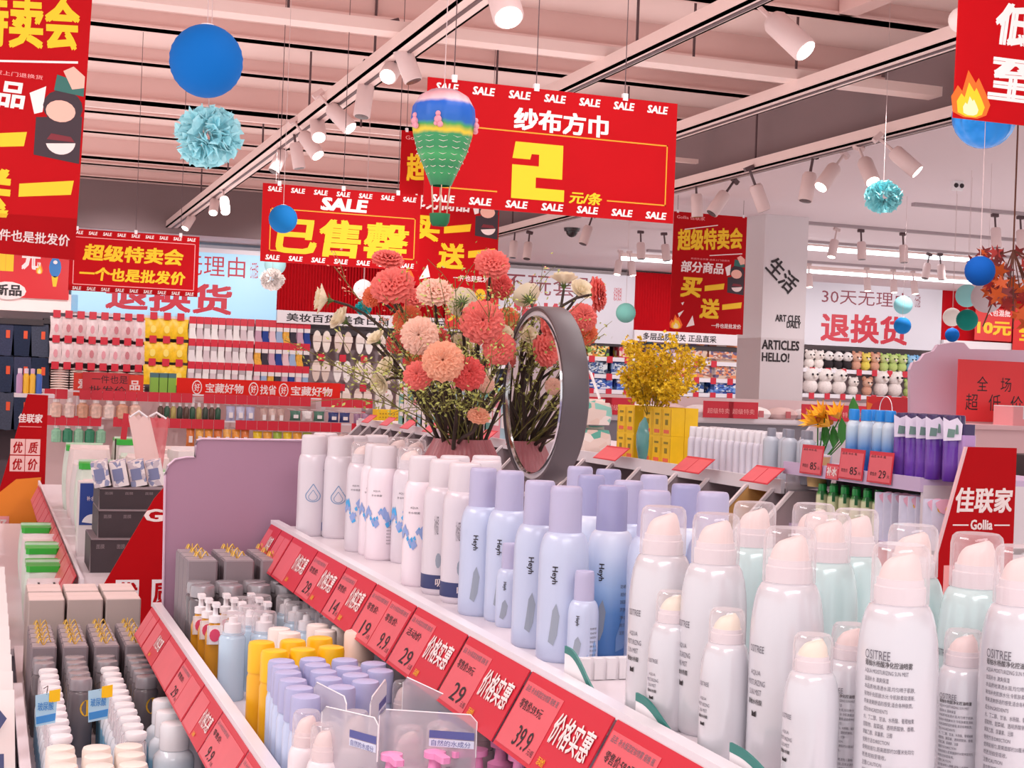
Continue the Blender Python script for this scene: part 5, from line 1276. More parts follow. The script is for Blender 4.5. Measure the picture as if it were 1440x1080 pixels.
for k, ch in enumerate('好商品'): E2.rect(.27, .53 + k * .085, .50, .605 + k * .085, TAGEDGE, y=-.0016, name='character_tile'); E2.text(ch, .30, .54 + k * .085, .47, .595 + k * .085, WHITE, bold=.04, y=-.0026)
st = thing('sign_post', 'white frame standing behind the tall red end sign', 'frame', (a.x + w, 8.02, 0))
obj('post', MB().box(-.03, 0, 0, 0, .03, a.z), SHW, st, smooth=False); obj('side_edge', MB().plate([(-w, .3), (-w + .02, .3), (-.25 * w, a.z - .005), (-.3 * w, a.z - .005)], .004, .03), SHW, st, smooth=False)

# ------------------------------------------------------------------ middle distance: low hook display across the aisle
YM = 9.4
def MZ(py, px=290): return PY(px, py, YM).z
xa, xb = PY(62, 560, YM).x, PY(524, 570, YM).x
hd = thing('hook_display', 'low cross display with hooked goods and red price cards under the treasure banner', 'display shelf', (0, YM, 0))
obj('back_panel', MB().box(xa, .30, .1, xb, .34, MZ(556)), mat('panel_blush', '#d8bcbc', .6), hd, smooth=False)
obj('base_shelf', MB().box(xa, -.05, 0, xb, .34, .35), SHW, hd, smooth=False)
for r, (py, hh) in enumerate([(556, 11), (592, 11)]):
    z = MZ(py); dz = hh / F * YM
    obj('card_rail', MB().box(xa, .0, z - dz * .1, xb, .02, z + dz * .1), SHW, hd, smooth=False)
    n = 30
    me = MB().box(-.033, -.004, -dz, .033, 0, dz * .2).mesh('price_card', TAGRED, False)
    for k in range(n):
        if (k * 7 + r) % 11 == 3: continue
        put('price_card', me, hd, (xa + (xb - xa) * (k + .5) / n, 0, z))
def pouch_mesh(w, h, th, m, neck=False):
    mb = MB(); vv = []
    for j in range(5):
        for i in range(5):
            u, v = i / 4, j / 4; b_ = th / 2 * (sin(pi * u) * sin(pi * v)) ** .5 if 0 < u < 1 and 0 < v < 1 else .001
            pin = 1 - .12 * sin(pi * v)
            vv.append(((u - .5) * w * pin, -b_, -h * v))
    vv += [(x, -y, z) for x, y, z in vv]
    f = [(j * 5 + i, j * 5 + i + 1, (j + 1) * 5 + i + 1, (j + 1) * 5 + i) for j in range(4) for i in range(4)]
    mb.add(vv, f + [tuple(q + 25 for q in g[::-1]) for g in f]); return mb.mesh('pouch', m, True)
def jar_mesh(w, h, m):
    return MB().lathe([(w * .4, -h), (w * .46, -h * .96), (w * .46, -h * .35), (w * .25, -h * .25), (w * .25, 0), (.0001, 0)], 8).mesh('jar', m)
CAPM = mat('cap_white', '#efe8e8', .4)
rowsM = [  # py of hook, height px, x from, x to, count, kind, colours, name, label
 (566, 26, 70, 200, 7, 'jar', ['#e6c4b4', '#d9a78c', '#e8d2ca'], 'hooked_jar', 'clear orange snack jar hooked in the upper row under the handwritten card'),
 (568, 22, 222, 312, 10, 'jar', ['#37473c', '#5a4438', '#2f5a44', '#b8a860'], 'hooked_bottle', 'small dark green bottle hooked in the upper row'),
 (570, 22, 318, 360, 3, 'pouch', ['#b9bcdc', '#ccd0e8'], 'hooked_pack', 'lavender pack hooked in the upper row'),
 (572, 22, 366, 402, 3, 'pouch', ['#d9c0b8', '#c8a8a0'], 'hooked_pack', 'beige pack hooked between the lavender and the green packs'),
 (574, 14, 408, 458, 3, 'pouch', ['#4a7a68', '#e3dede'], 'hooked_pack', 'green and white box hooked in the upper row'),
 (575, 14, 462, 494, 2, 'pouch', ['#2c3c78'], 'hooked_pack', 'navy blue box hooked in the upper row'),
 (576, 22, 498, 520, 2, 'pouch', ['#9c7a98'], 'hooked_pack', 'mauve pack hooked at the end of the upper row'),
 (602, 24, 72, 150, 5, 'jar', ['#3c8a68', '#8fc4a4'], 'hooked_bottle', 'green bottle hooked in the lower row'),
 (603, 26, 262, 352, 7, 'pouch', ['#e89a3c', '#f0b45c', '#d87a3c'], 'hooked_pouch', 'orange pouch hooked in the lower row'),
 (605, 26, 356, 440, 6, 'pouch', ['#e8c81c', '#9ab83c', '#e8a83c'], 'hooked_pouch', 'yellow green pouch hooked in the lower row'),
 (606, 22, 446, 516, 5, 'pouch', ['#e0c8c4', '#d4a8a8'], 'hooked_pouch', 'pale pouch hooked at the end of the lower row')]
HOOK = MB().tube([(0, .0, .004), (0, .26, .004)], .004, 4).mesh('hook', METAL)
for gi, (py, hp, x0, x1, n, kind, cols, nm, lab) in enumerate(rowsM):
    z = MZ(py); h = hp / F * YM; wx = (PY(x1, py, YM).x - PY(x0, py, YM).x) / n
    proto = {}
    for k in range(n):
        c = cols[(k * 5 + gi) % len(cols)] if len(cols) > 1 else cols[0]
        if c not in proto:
            m = mat('goods_' + c.strip('#'), c, .35, var=.18, vscale=40)
            t = thing(nm, '', 'pack' if kind == 'pouch' else 'bottle'); put('pouch' if kind == 'pouch' else 'jar', pouch_mesh(wx * .92, h, .05, m) if kind == 'pouch' else jar_mesh(wx * 1.02, h, m), t)
            put('hook', HOOK, t)
            if kind == 'pouch': put('label_print', MB().plate([(-wx * .2, -h * .75), (wx * .2, -h * .75), (wx * .2, -h * .4), (-wx * .2, -h * .4)], -.028, -.027).mesh('label_print', CAPM, False), t)
            else: put('lid', MB().lathe([(wx * .26, -h * .2), (wx * .26, .003), (.0001, .004)], 8).mesh('lid', CAPM), t)
            proto[c] = t
        place(proto[c], (PY(x0, py, YM).x + wx * (k + .5), YM + .02, z), 0, '%s, %s along' % (lab, ORD[k]))
# banners on top of it
def strip_sign(name, label, x0, y0, x1, y1, Y, m, slope=.037):
    a, b_ = PY(x0, y0, Y), PY(x1, y1, Y)
    return Board(name, label, 'sign', a, b_.x - a.x, a.z - PY(x0, y1 - (x1 - x0) * slope, Y).z, m)
BRED = mat('banner_bright_red', '#e02418', .5, spec=.2)
T1 = strip_sign('treasure_banner', 'long bright red banner with treasure goods lettering', 249, 531, 478, 565, YM + .1, BRED)
for u in (.12, .46, .645):
    T1.poly([(u - .03 * cos(a), .5 - .40 * sin(a)) for a in [k * pi / 8 for k in range(16)]], WHITE, name='badge'); T1.poly([(u - .024 * cos(a), .5 - .33 * sin(a)) for a in [k * pi / 8 for k in range(16)]], BRED, y=-.0014, name='badge'); T1.text('好', u - .016, .28, u + .016, .72, WHITE, bold=.02, y=-.002)
T1.text('宝藏好物', .17, .24, .40, .78, WHITE, bold=.02); T1.text('找省', .50, .24, .60, .78, WHITE, bold=.02); T1.text('宝藏好物', .69, .24, .95, .78, WHITE, bold=.02)
T0 = strip_sign('product_banner', 'orange red banner with a single character, partly covered by a handwritten card', 104, 524, 201, 560, YM + .1, mat('banner_orange_red', '#dc3a26', .5))
T0.text('品', .80, .25, .95, .68, WHITE, bold=.03); T0.text('爱', .06, .25, .20, .68, WHITE, bold=.03)
T2 = strip_sign('handwritten_card', 'translucent red card with handwriting leaning over the orange banner', 118, 523, 182, 562, YM - .02, mat('card_deep_red', '#c8323a', .5))
T2.text('一件也是', .2, .1, .98, .42, BLK, bold=.0); T2.text('批发价', .15, .52, .95, .86, BLK, bold=.0)
for b_ in (T0, T1):
    for u in (.1, .9): obj('support', MB().box(b_.w * u - .012, .007, -b_.h - .25, b_.w * u + .012, .2, -b_.h + .02), SHW, b_.o, smooth=False)
T2.o.location.y = YM + .085

# ------------------------------------------------------------------ far wall: light box signs, curtains and shelves
YW = 16.55
def WP(px, py, Y=YW): return PY(px, py, Y)
def wall_sign(label, x0, y0, x1, y1, m, Y=YW, name='light_box_sign', th=.12):
    """x0,y0 top left; x1 right; y1 bottom at the left edge"""
    a = WP(x0, y0, Y); w = WP(x1, y0, Y).x - a.x; h = a.z - WP(x0, y1, Y).z
    return Board(name, label, 'sign', a, w, h, m, th=th)
LB_BLUE = mat('light_box_cool', '#a4d4ee', .4, emit=.34); LB_W = mat('light_box_white', '#d6d2da', .5, emit=.05); CRIM = mat('print_crimson', '#c8283c', .5); WINE = mat('print_wine_red', '#8a3444', .5)
b = wall_sign('pale blue lit returns sign behind the small wholesale banner', 103, 343, 392, 438, LB_BLUE)
b.text('30天无理由', .30, .04, .835, .36, CRIM, bold=.0); b.text('退换货', .16, .48, .775, .94, CRIM, bold=.03)
b.text('七天无理由', .86, .10, .90, .36, CRIM, bold=0)
obj('housing', MB().box(-.03, .0, .0, b.w + .03, .14, .05).box(-.03, 0, -b.h - .04, b.w + .03, .14, -b.h), SHW, b.o, smooth=False)
b = wall_sign('white no tricks sign behind the bouquet and the mirror', 703, 376, 894, 476, LB_W)
b.text('不玩套路', -.08 + .1, .06, .745, .36, WINE, bold=.0); b.text('退换货', .10, .46, .70, .92, CRIM, bold=.03); b.text('说到做到', .84, .18, .90, .38, CRIM, bold=0)
b = wall_sign('white thirty day returns sign beyond the column', 1128, 394, 1326, 484, LB_W)
b.text('30天无理由', .14, .10, .76, .34, WINE, bold=0); b.text('退换货', .14, .48, .755, .94, CRIM, bold=.03); b.text('七天无理由', .80, .10, .84, .32, WINE, bold=0)
CURT = mat('curtain_red', '#dc1828', .6)
def curtain(label, x0, y0, x1, y1, text=None, strip=18, tu=(.1, .6)):
    a, c = WP(x0, y0), WP(x1, y0); z1 = WP(x0, y1).z; t = thing('stage_curtain', label, 'curtain', (a.x, YW, z1)); w = c.x - a.x; h = a.z - z1
    n = int(w / .035); v = []
    for k in range(n * 4 + 1):
        x = w * k / (n * 4); v.append((x, .03 * sin(k * pi / 2) + .03))
    mb = MB(); vv = [(x, y, 0) for x, y in v] + [(x, y, h) for x, y in v]; m_ = len(v)
    mb.add(vv, [(k, k + 1, k + 1 + m_, k + m_) for k in range(m_ - 1)]); obj('pleated_cloth', mb, CURT, t)
    sh = strip / F * YW
    obj('header_strip', MB().box(0, -.05, -sh, w, .10, 0), mat('strip_white', '#e8dfe2', .5), t, smooth=False)
    if text: letters(t, text, w * tu[0], -sh * .85, w * tu[1], -sh * .2, BLK, y=-.052, bold=.02)
    return t
curtain('red pleated curtain above the white slogan strip, next to the pale blue sign', 392, 352, 700, 436, '美妆百货 美食日用 精品 潮玩 文具', 18, (.04, .88))
curtain('red pleated curtain above a slogan strip, by the column', 893, 382, 1040, 464, '多层品质把关 正品直采', 17, (.08, .78))
curtain('red pleated curtain at the far end beside the returns sign', 1327, 398, 1620, 478, None, 26)
b = wall_sign('red ten yuan poster on the curtain under the maple leaves', 1372, 432, 1424, 478, mat('poster_red', '#d8201c', .5), YW - .08, 'sale_poster', .01)
b.text('大包混批', .3, .04, .95, .24, WHITE, bold=.02); b.text('10元', .06, .40, .98, .82, YEL, bold=.04)
b = wall_sign('red poster with a yellow character at the far end', 1426, 434, 1520, 492, mat('poster_red', '#d8201c', .5), YW - .08, 'sale_poster', .01)
b.text('全场', .08, .36, .6, .78, YEL, bold=.04)
b = wall_sign('colourful red and yellow poster hidden behind the blossoms', 628, 390, 702, 462, mat('poster_red', '#d8201c', .5), YW - .08, 'sale_poster', .01)
b.text('大优惠', .06, .55, .95, .85, YEL, bold=.04); b.poly(disc(.3, .3, .12, .14, 10), mat('poster_teal', '#2fa8b8', .5)); b.poly(disc(.65, .3, .1, .12, 10), YEL)
# red poster at the far wall beside the blue sign, with its balloon picture
b = wall_sign('red one yuan new goods poster with hot air balloon picture', -60, 322, 100, 414, mat('poster_bright', '#d81420', .5), YW - .05, 'sale_poster', .02)
b.text('1', .36, .12, .50, .60, YEL, bold=.05); b.text('元', .57, .22, .74, .56, WHITE, bold=.05)
b.poly(disc(.46, .90, .16, .14, 14), WHITE, name='badge'); b.text('新品', .34, .80, .58, .98, BLK, bold=.04, y=-.0016)
b.poly(disc(.87, .50, .055, .16, 12), mat('balloon_print_blue', '#2a78c0', .5), name='balloon_print'); b.poly([(.84, .64), (.90, .64), (.885, .80), (.855, .80)], YEL, name='balloon_print'); b.poly(disc(.87, .42, .02, .03, 8), WHITE, y=-.0016, name='balloon_print')
flame(b, .885, .12, .09, .22); flame(b, .73, .60, .06, .18)
t = thing('header_strip', 'pink lit strip under the one yuan poster', 'sign', (b.o.location.x, YW, WP(20, 430).z - .05)); obj('strip', MB().box(0, 0, 0, b.w + .1, .1, .20), mat('strip_pink_glow', '#f6dcd8', .5, emit=.25), t, smooth=False)

# shelf bays: dark strip painting the shadow under the signs, back panel, rails
def bay(label, x0, x1, ytop, zs_rails=(), back='#b8a4a8', shaded_header=True):
    a, c = WP(x0, ytop), WP(x1, ytop); w = c.x - a.x; t = thing('shelf_bay', label, 'shelf', (a.x, 0, 0))
    obj('back_panel', MB().box(0, 16.93, .05, w, 16.97, a.z), mat('bay_back_' + back.strip('#'), back, .7), t, smooth=False)
    if shaded_header: obj('shaded_header', MB().box(0, YW + .02, a.z - .06, w, 16.97, a.z), DARK, t, smooth=False)
    for x in (0, w - .03): obj('upright', MB().box(x, YW + .15, .05, x + .03, 16.95, a.z - .06), METAL, t, smooth=False)
    for z in zs_rails:
        obj('shelf_board', MB().box(0, YW, z - .03, w, 16.93, z), SHW, t, smooth=False); obj('shelf_edge', MB().box(0, YW - .008, z - .045, w, YW, z + .005), RAILC, t, smooth=False)
    return t, w
def zat(py, px): return WP(px, py).z
TAGW = MB().box(-.045, -.004, -.05, .045, 0, .04).mesh('price_card', TAGRED, False)
TAGm = MB().box(-.038, -.004, -.045, .038, 0, .035).mesh('price_card', TAGRED, False)
def tags(t, tx, z, x0, x1, n, me=None, Y=YW - .012, skip=9):
    for k in range(n):
        if skip and (k * 5 + int(z * 100)) % skip == 3: continue
        put('price_card', me or TAGW, t, (x0 + (x1 - x0) * (k + .5) / n - tx, Y, z))
def hang_row(protos, px0, px1, n, z, label, pick, Y=YW):
    x0, x1 = WP(px0, 480).x, WP(px1, 480).x
    for k in range(n):
        place(protos[pick(k) % len(protos)], (x0 + (x1 - x0) * (k + .5) / n, Y, z), 0, '%s, %s along' % (label, ORD[k]))
def pouch_thing(name, cat, w, h, th, col, pcol=None, pat=None):
    t = thing(name, '', cat); m = pat or mat('goods_' + col.strip('#'), col, .4, var=.1, vscale=25)
    put('pouch', pouch_mesh(w, h, th, m), t); put('hook', HOOK2, t)
    if pcol: put('label_print', MB().plate([(x * w * .28, -h * .55 + z * h * .25) for x, z in disc(0, 0, .6, .8, 8)], -th / 2 - .004, -th / 2 - .002).mesh('label_print', mat('goods_' + pcol.strip('#'), pcol, .4), False), t)
    put('header_card', MB().box(-w * .42, -.004, -h * .12, w * .42, .004, 0).mesh('header_card', m, False), t); return t
HOOK2 = MB().tube([(0, -.01, .006), (0, .36, .006)], .005, 4).mesh('hook', METAL)
# clothes bay
t, w = bay('dark clothes shelf at the far wall, left of the pink bags', -40, 62, 445, [], '#5a4c54'); tx = t.location.x
JE = ['#28324c', '#3a3f5a', '#1f2a44', '#454a5c']
for r, (py, hp) in enumerate([(456, 42), (506, 44), (556, 46)]):
    z = zat(py, 30); h = hp / F * YW
    obj('clothes_rail', MB().tube([(0.03, YW + .1, z + .02), (w - .03, YW + .1, z + .02)], .012, 6), METAL, t)
    for k in range(4):
        c = JE[(k + r * 3) % 4]; x = WP(-30 + k * 25, py).x
        g = thing('hanging_jeans', 'dark denim trousers folded over the %s clothes rail, %s along' % (ORD[r], ORD[k]), 'trousers', (x, YW + .1, z))
        obj('cloth', MB().plate([(-.02, -h), (0, .03), (.17, .03), (.19, -h), (.10, -h * 1.03), (.08, -h)], -.05, .05), mat('denim_' + c.strip('#'), c, .9, var=.2, vscale=60), g, smooth=False)
        obj('swing_tag', MB().box(.10, -.056, -h * .45, .14, -.051, -h * .2), mat('tag_orange', '#e8542c', .5), g, smooth=False)
# pink bag bay
t, w = bay('pegboard bay of pink and yellow snack bags at the far wall', 62, 264, 447, [], '#a8949a'); tx = t.location.x
PB1 = pouch_thing('snack_bag', 'bag', .135, .235, .06, '#ecd4d4', '#e49aa4'); PB2 = pouch_thing('snack_bag', 'bag', .14, .225, .06, '#e4c4c4', '#c87880')
YB1 = pouch_thing('snack_bag', 'bag', .19, .22, .07, '#f4c418', '#f8dc6c')
for r, (py, lab) in enumerate([(447, 'top'), (482, 'second')]):
    z = zat(py, 130)
    hang_row([PB1, PB2], 70, 204, 8, z, 'pale pink printed snack bag in the %s row' % lab, lambda k: (k * 3 + r) % 4 // 2); tags(t, tx, z + .03, WP(70, 480).x, WP(204, 480).x, 8, TAGm, skip=0, Y=YW - .03)
for r, (py, lab) in enumerate([(448, 'top'), (481, 'second'), (513, 'third')]):
    z = zat(py, 232); hang_row([YB1], 205, 262, 3, z, 'bright yellow snack bag in the %s row' % lab, lambda k: k); tags(t, tx, z + .03, WP(205, 480).x, WP(262, 480).x, 3, TAGm, skip=0, Y=YW - .03)
tags(t, tx, zat(515, 130), WP(70, 480).x, WP(204, 480).x, 8, TAGm, skip=0)
zf = zat(549, 130)
obj('shelf_board', MB().box(0, YW, zf - .03, w, 16.93, zf), SHW, t, smooth=False)
FT = ['#d9b4a6', '#c89c94', '#e2c8b8', '#b88c88']
fm = {}
for c in FT:
    mb = MB(); pr = [(-.09, 0), (.09, 0), (.095, .012), (.05, .020), (0, .026), (-.05, .020), (-.095, .012)]
    mb.plate(pr, -.12, .10); q = thing('folded_towel', '', 'towel'); obj('cloth', mb, mat('towel_' + c.strip('#'), c, .9, var=.15, vscale=80), q); obj('fold_edge', MB().box(-.088, -.123, .004, .088, -.119, .010), CREAM, q, smooth=False); fm[c] = q
for s_ in range(5):
    for k in range(9):
        c = FT[(s_ + k // 4) % 4]; place(fm[c], (WP(84 + s_ * 27, 530).x, YW + .14, zf + k * .027), 0, 'folded pinkish towel, %s pile from the clothes, %s from the bottom' % (ORD[s_], ORD[k]))
# socks bay
t, w = bay('pegboard bay of hanging socks at the far wall', 264, 436, 455, [], '#a08a92'); tx = t.location.x
def sock(c1, c2):
    q = thing('sock_pair', '', 'socks'); h = .20
    obj('sock', MB().plate([(-.028, 0), (.028, 0), (.032, -h * .55), (.05, -h * .8), (.045, -h), (.0, -h), (-.035, -h * .8), (-.032, -h * .5)], -.012, .012), mat('goods_' + c1.strip('#'), c1, .9), q, smooth=False)
    obj('sock', MB().plate([(-.036, 0), (.020, 0), (.022, -h * .55), (.035, -h * .75), (.025, -h * .93), (-.02, -h * .93), (-.042, -h * .75)], .013, .03), mat('goods_' + c1.strip('#'), c1, .9), q, smooth=False)
    obj('card_band', MB().box(-.034, -.016, -.045, .034, -.012, .0), mat('goods_' + c2.strip('#'), c2, .6), q, smooth=False); return q
SK = [sock('#f0e8e6', '#e8dcdc'), sock('#eadfe0', '#b8a8ac'), sock('#d8c4c8', '#e8dcdc')]
SKC = [sock('#c89cb0', '#e8dcdc'), sock('#3c3440', '#e8dcdc'), sock('#e8a83c', '#e8dcdc'), sock('#9cb0d0', '#e8dcdc'), sock('#e4c0c8', '#e8dcdc'), sock('#28408c', '#e8dcdc')]
for r, (py, lab) in enumerate([(457, 'top'), (488, 'second'), (520, 'third')]):
    z = zat(py, 310)
    hang_row(SK, 265, 357, 9, z, 'white sock pair in the %s row of the sock bay' % lab, lambda k: (k * 2 + r) % 3); tags(t, tx, z + .045, WP(265, 480).x, WP(357, 480).x, 9, TAGm, skip=0)
    z = zat(py + 4, 397)
    hang_row(SKC, 358, 436, 8, z, 'coloured sock pair in the %s row of the sock bay' % lab, lambda k: (k * 5 + r * 2) % 6); tags(t, tx, z + .045, WP(358, 480).x, WP(436, 480).x, 8, TAGm, skip=0)
# slippers bay
t, w = bay('pegboard bay of hanging slippers behind the bouquet', 436, 700, 462, [], '#b49ea2'); tx = t.location.x
def slip(c, c2):
    q = thing('slipper_pair', '', 'slippers')
    for sx in (-1, 1):
        pts = [(sx * .055 + .046 * cos(a) * (1 + .12 * sin(a)), -.125 + .125 * sin(a)) for a in [k * pi / 8 for k in range(16)]]
        obj('slipper', MB().plate(pts, -.015, .015), mat('goods_' + c.strip('#'), c, .7), q, smooth=False)
        obj('strap', MB().plate([(sx * .055 - .048, -.06), (sx * .055 + .048, -.06), (sx * .055 + .05, -.125), (sx * .055 - .05, -.125)], -.035, -.017), mat('goods_' + c2.strip('#'), c2, .7), q, smooth=False)
    return q
SLP = [slip('#efe0d6', '#e6d2c6'), slip('#dcc4b8', '#ecd8ce'), slip('#f0e6e2', '#e4d4cc')]
for r, (py, lab) in enumerate([(467, 'top'), (508, 'second'), (546, 'third')]):
    z = zat(py, 500)
    hang_row(SLP, 437, 700, 9, z, 'beige slipper pair in the %s row' % lab, lambda k: (k + r) % 3); tags(t, tx, z - .30, WP(437, 480).x, WP(700, 480).x, 9, TAGm)
t, w = bay('far wall shelf behind the mirror', 700, 818, 478, [zat(y_, 760) for y_ in (516, 552, 590)], '#8a8ca4'); tx = t.location.x
PKS = ['#9cb8d8', '#d8c4cc', '#78b4a8', '#e8dcdc', '#c86c70']
def toybox(w, h, dp, cols, sc=4): 
    q = thing('toy_box', '', 'box'); obj('carton', MB().box(-w / 2, 0, 0, w / 2, dp, h), patch_mat('toy_print_%d' % (hash(tuple(cols)) % 9999 if False else sum(int(c[1:3], 16) for c in cols)), cols, sc), q, smooth=False)
    obj('window', MB().box(-w * .36, -.004, h * .18, w * .30, 0, h * .72), patch_mat('toy_window_%d' % sum(int(c[3:5], 16) for c in cols), cols[::-1], sc * 2), q, smooth=False)
    obj('frame_edge', MB().box(-w / 2, -.003, 0, w / 2, 0, h * .06).box(-w / 2, -.003, h * .94, w / 2, 0, h), mat('goods_' + cols[0].strip('#'), cols[0], .5), q, smooth=False); return q
TBX = [toybox(.42, .27, .2, ['#c8a0b0', '#8a5c7c', '#5c6ca8', '#e0c8cc', '#4a8c9c']), toybox(.40, .27, .2, ['#d8bca8', '#a86c5c', '#e0c8c0', '#6c5c80', '#e88c5c']), toybox(.30, .20, .2, ['#30405c', '#7c94b8', '#e0e4e8', '#2c4c8c', '#c8d0d8']),
       toybox(.28, .20, .2, ['#e8c02c', '#2c2c30', '#78a83c', '#e0882c', '#f0e0b0']), toybox(.30, .22, .2, ['#d8384c', '#e8a0a8', '#f0d8c0', '#b82c40', '#f0c83c']), toybox(.36, .18, .2, ['#2c4cb0', '#203c80', '#e8e8f0', '#3c6cc0', '#78a0dc'])]
def shelf_row(py, px_ref, px0, px1, protos, seq, label):
    z = zat(py, px_ref); x = WP(px0, py).x; xe = WP(px1, py).x
    n = len(seq)
    for k, i in enumerate(seq):
        place(protos[i], (x + (xe - x) * (k + .5) / n, YW + .03, z + .001), 0, '%s, %s along' % (label, ORD[k]))
for py, lab in ((516, 'top'), (552, 'middle'), (590, 'bottom')): shelf_row(py, 760, 700, 818, TBX, [2, 4, 2], 'small printed box on the %s shelf behind the mirror' % lab)
# toys bay
t, w = bay('toy shelf bay at the far wall beyond the yellow blossoms', 818, 1046, 478, [zat(y_, 930) for y_ in (506, 530, 551)], '#5c5468'); tx = t.location.x
shelf_row(506, 930, 820, 1040, TBX, [3, 4, 0, 1, 1], 'boxed toy on the top toy shelf')
shelf_row(530, 930, 820, 1040, TBX, [2, 2, 3, 4, 1, 1], 'boxed toy on the second toy shelf')
shelf_row(551, 930, 820, 1040, TBX, [5, 5, 4, 2, 5], 'boxed toy on the third toy shelf')
for py in (506, 530, 551): tags(t, tx, zat(py, 930) - .02, WP(820, 480).x, WP(1040, 480).x, 9, TAGm)
# plush bay
t, w = bay('white shelf bay of plush toys under the thirty day returns sign', 1126, 1332, 490, [zat(y_, 1228) for y_ in (522, 557)], '#d8c4c8'); tx = t.location.x
def plush(body, head, ear, earr=.022, s=1.0, dark=None, name='plush_toy'):
    q = thing(name, '', 'plush toy'); mb_ = lambda c: mat('plush_' + c.strip('#'), c, .95, var=.08, vscale=60)
    obj('body', MB().ball((0, 0, .06 * s), .062 * s, 10, 7), mb_(body), q); obj('head', MB().ball((0, -.02, .150 * s), .058 * s, 12, 8, 1.1), mb_(head), q)
    for sx in (-1, 1):
        obj('ear', MB().ball((sx * .045 * s, -.01, .20 * s), earr * s, 8, 5), mb_(ear), q); obj('eye', MB().ball((sx * .022 * s, -.076 * s, .155 * s), .010 * s, 6, 4), mb_(dark or '#2a2226'), q)
    obj('snout', MB().ball((0, -.075 * s, .138 * s), .016 * s, 8, 5), mb_('#f0e4dc'), q); return q
PL = [plush('#2c2428', '#f2ecea', '#2a2226', .022, 1.12), plush('#f0e6e0', '#f0e6e0', '#e8dcd8', .018, 1.12), plush('#e8d45c', '#ecd86c', '#e0c858', .022, 1.1), plush('#bcd07c', '#c8d890', '#accc6c', .022, 1.1), plush('#8cc4ec', '#9cccf0', '#7cb8e4', .018, 1.1), plush('#d8a088', '#e0b098', '#c88c74', .03, 1.1), plush('#f0e4e0', '#f4ece8', '#eadcd8', .020, 1.6)]
shelf_row(522, 1228, 1132, 1326, PL, [1, 1, 0, 0, 0, 5, 2, 5, 3, 3, 3, 4, 4, 0, 1], 'small plush toy on the upper plush shelf')
shelf_row(557, 1228, 1130, 1326, PL, [6, 6, 6, 1, 5, 6, 6, 3, 6, 6], 'cream plush toy on the lower plush shelf')
for py in (522, 557): tags(t, tx, zat(py, 1228) - .02, WP(1132, 480).x, WP(1326, 480).x, 9, TAGm, skip=5)
# bays only the mirror and a side step show
t, w = bay('plain shelf bay past the dark clothes', -560, -40, 440, [zat(y_, -300) for y_ in (470, 520, 570)], '#8c7c84')
shelf_row(520, -300, -540, -60, TBX, [2, 5, 0, 2, 5, 4, 2, 5, 0, 1], 'boxed goods on the plain bay shelf'); shelf_row(570, -300, -540, -60, TBX, [4, 3, 0, 2, 4, 4, 3, 5, 0, 1], 'boxed goods on the lower plain bay shelf')

# ------------------------------------------------------------------ second display: shelf above a row of slanted bins
X2, Z2 = 2.12, EYE - .25
g2 = thing('bin_display', 'white display with slanted divided bins under a shelf, carrying the yellow boxes and vase', 'display shelf', (0, 0, 0))
BINW = mat('bin_white', '#e6dadd', .4); BINB = mat('bin_back', '#83747a', .6); BIND = mat('bin_divider_shaded', '#9c8b90', .55); BINT = mat('bin_tan', '#c99a5c', .6, var=.08, vscale=4)  # divider colour carries the shading inside the bins
obj('top_shelf', MB().box(X2, 3.66, Z2 - .016, 2.80, 8.7, Z2), BINW, g2, smooth=False)
obj('shelf_rail', MB().box(X2 - .012, 3.66, Z2 - .03, X2, 8.7, Z2 + .010), RAILC, g2, smooth=False)
obj('base_cabinet', MB().box(1.78, 3.68, 0, 2.78, 8.68, Z2 - .58), SHG, g2, smooth=False)
obj('bin_floor', MB().box(1.76, 3.67, Z2 - .58, X2 + .1, 8.69, Z2 - .565), BINW, g2, smooth=False)
obj('bin_front', MB().box(1.75, 3.67, Z2 - .58, 1.76, 8.69, Z2 - .40), BINW, g2, smooth=False)
pys = [3.70]
for px, py in ((1120, 674), (1057, 671), (1002, 664), (957, 655), (905, 648), (867, 645), (827, 640)):
    pys.append(PX(px, py, X2).y)
while pys[-1] < 8.4: pys.append(pys[-1] + .235)
for k, y in enumerate(pys):
    obj('bin_divider', MB().plate([(X2 + .09, Z2 - .018), (X2 - .01, Z2 - .018), (1.76, Z2 - .37), (1.76, Z2 - .56), (X2 + .09, Z2 - .56)], y - .003, y + .003), BIND, g2, smooth=False)
    obj('divider_edge', MB().plate([(X2 - .008, Z2 - .018), (X2 - .020, Z2 - .018), (1.755, Z2 - .375), (1.765, Z2 - .378)], y - .006, y + .006), BINW, g2, smooth=False)
    if k == 2: obj('card_liner', MB().plate([(X2 + .085, Z2 - .020), (X2 - .012, Z2 - .020), (1.77, Z2 - .37), (1.77, Z2 - .55), (X2 + .085, Z2 - .55)], y - .006, y - .0035), BINT, g2, smooth=False)
    if k < len(pys) - 1:
        y2 = pys[k + 1]; obj('bin_back_panel', MB().box(X2 + .08, y + .004, Z2 - .56, X2 + .09, y2 - .004, Z2 - .018), BINT if k == 1 else BINB, g2, smooth=False)
for ya, yb in ((868, 900), (983, 1022), (1082, 1122)):
    p0, p1 = PX(ya, 635, X2), PX(yb, 645, X2)
    price_card(g2, p1.y, p0.y, X2 - .02, Z2 + .045, .045, .055, 'two' if ya > 900 else 'one')
y = PX(760, 625, X2).y
while y < 8.5: price_card(g2, y, y + .16, X2 - .02, Z2 + .045, .045, .055, 'one'); y += .42
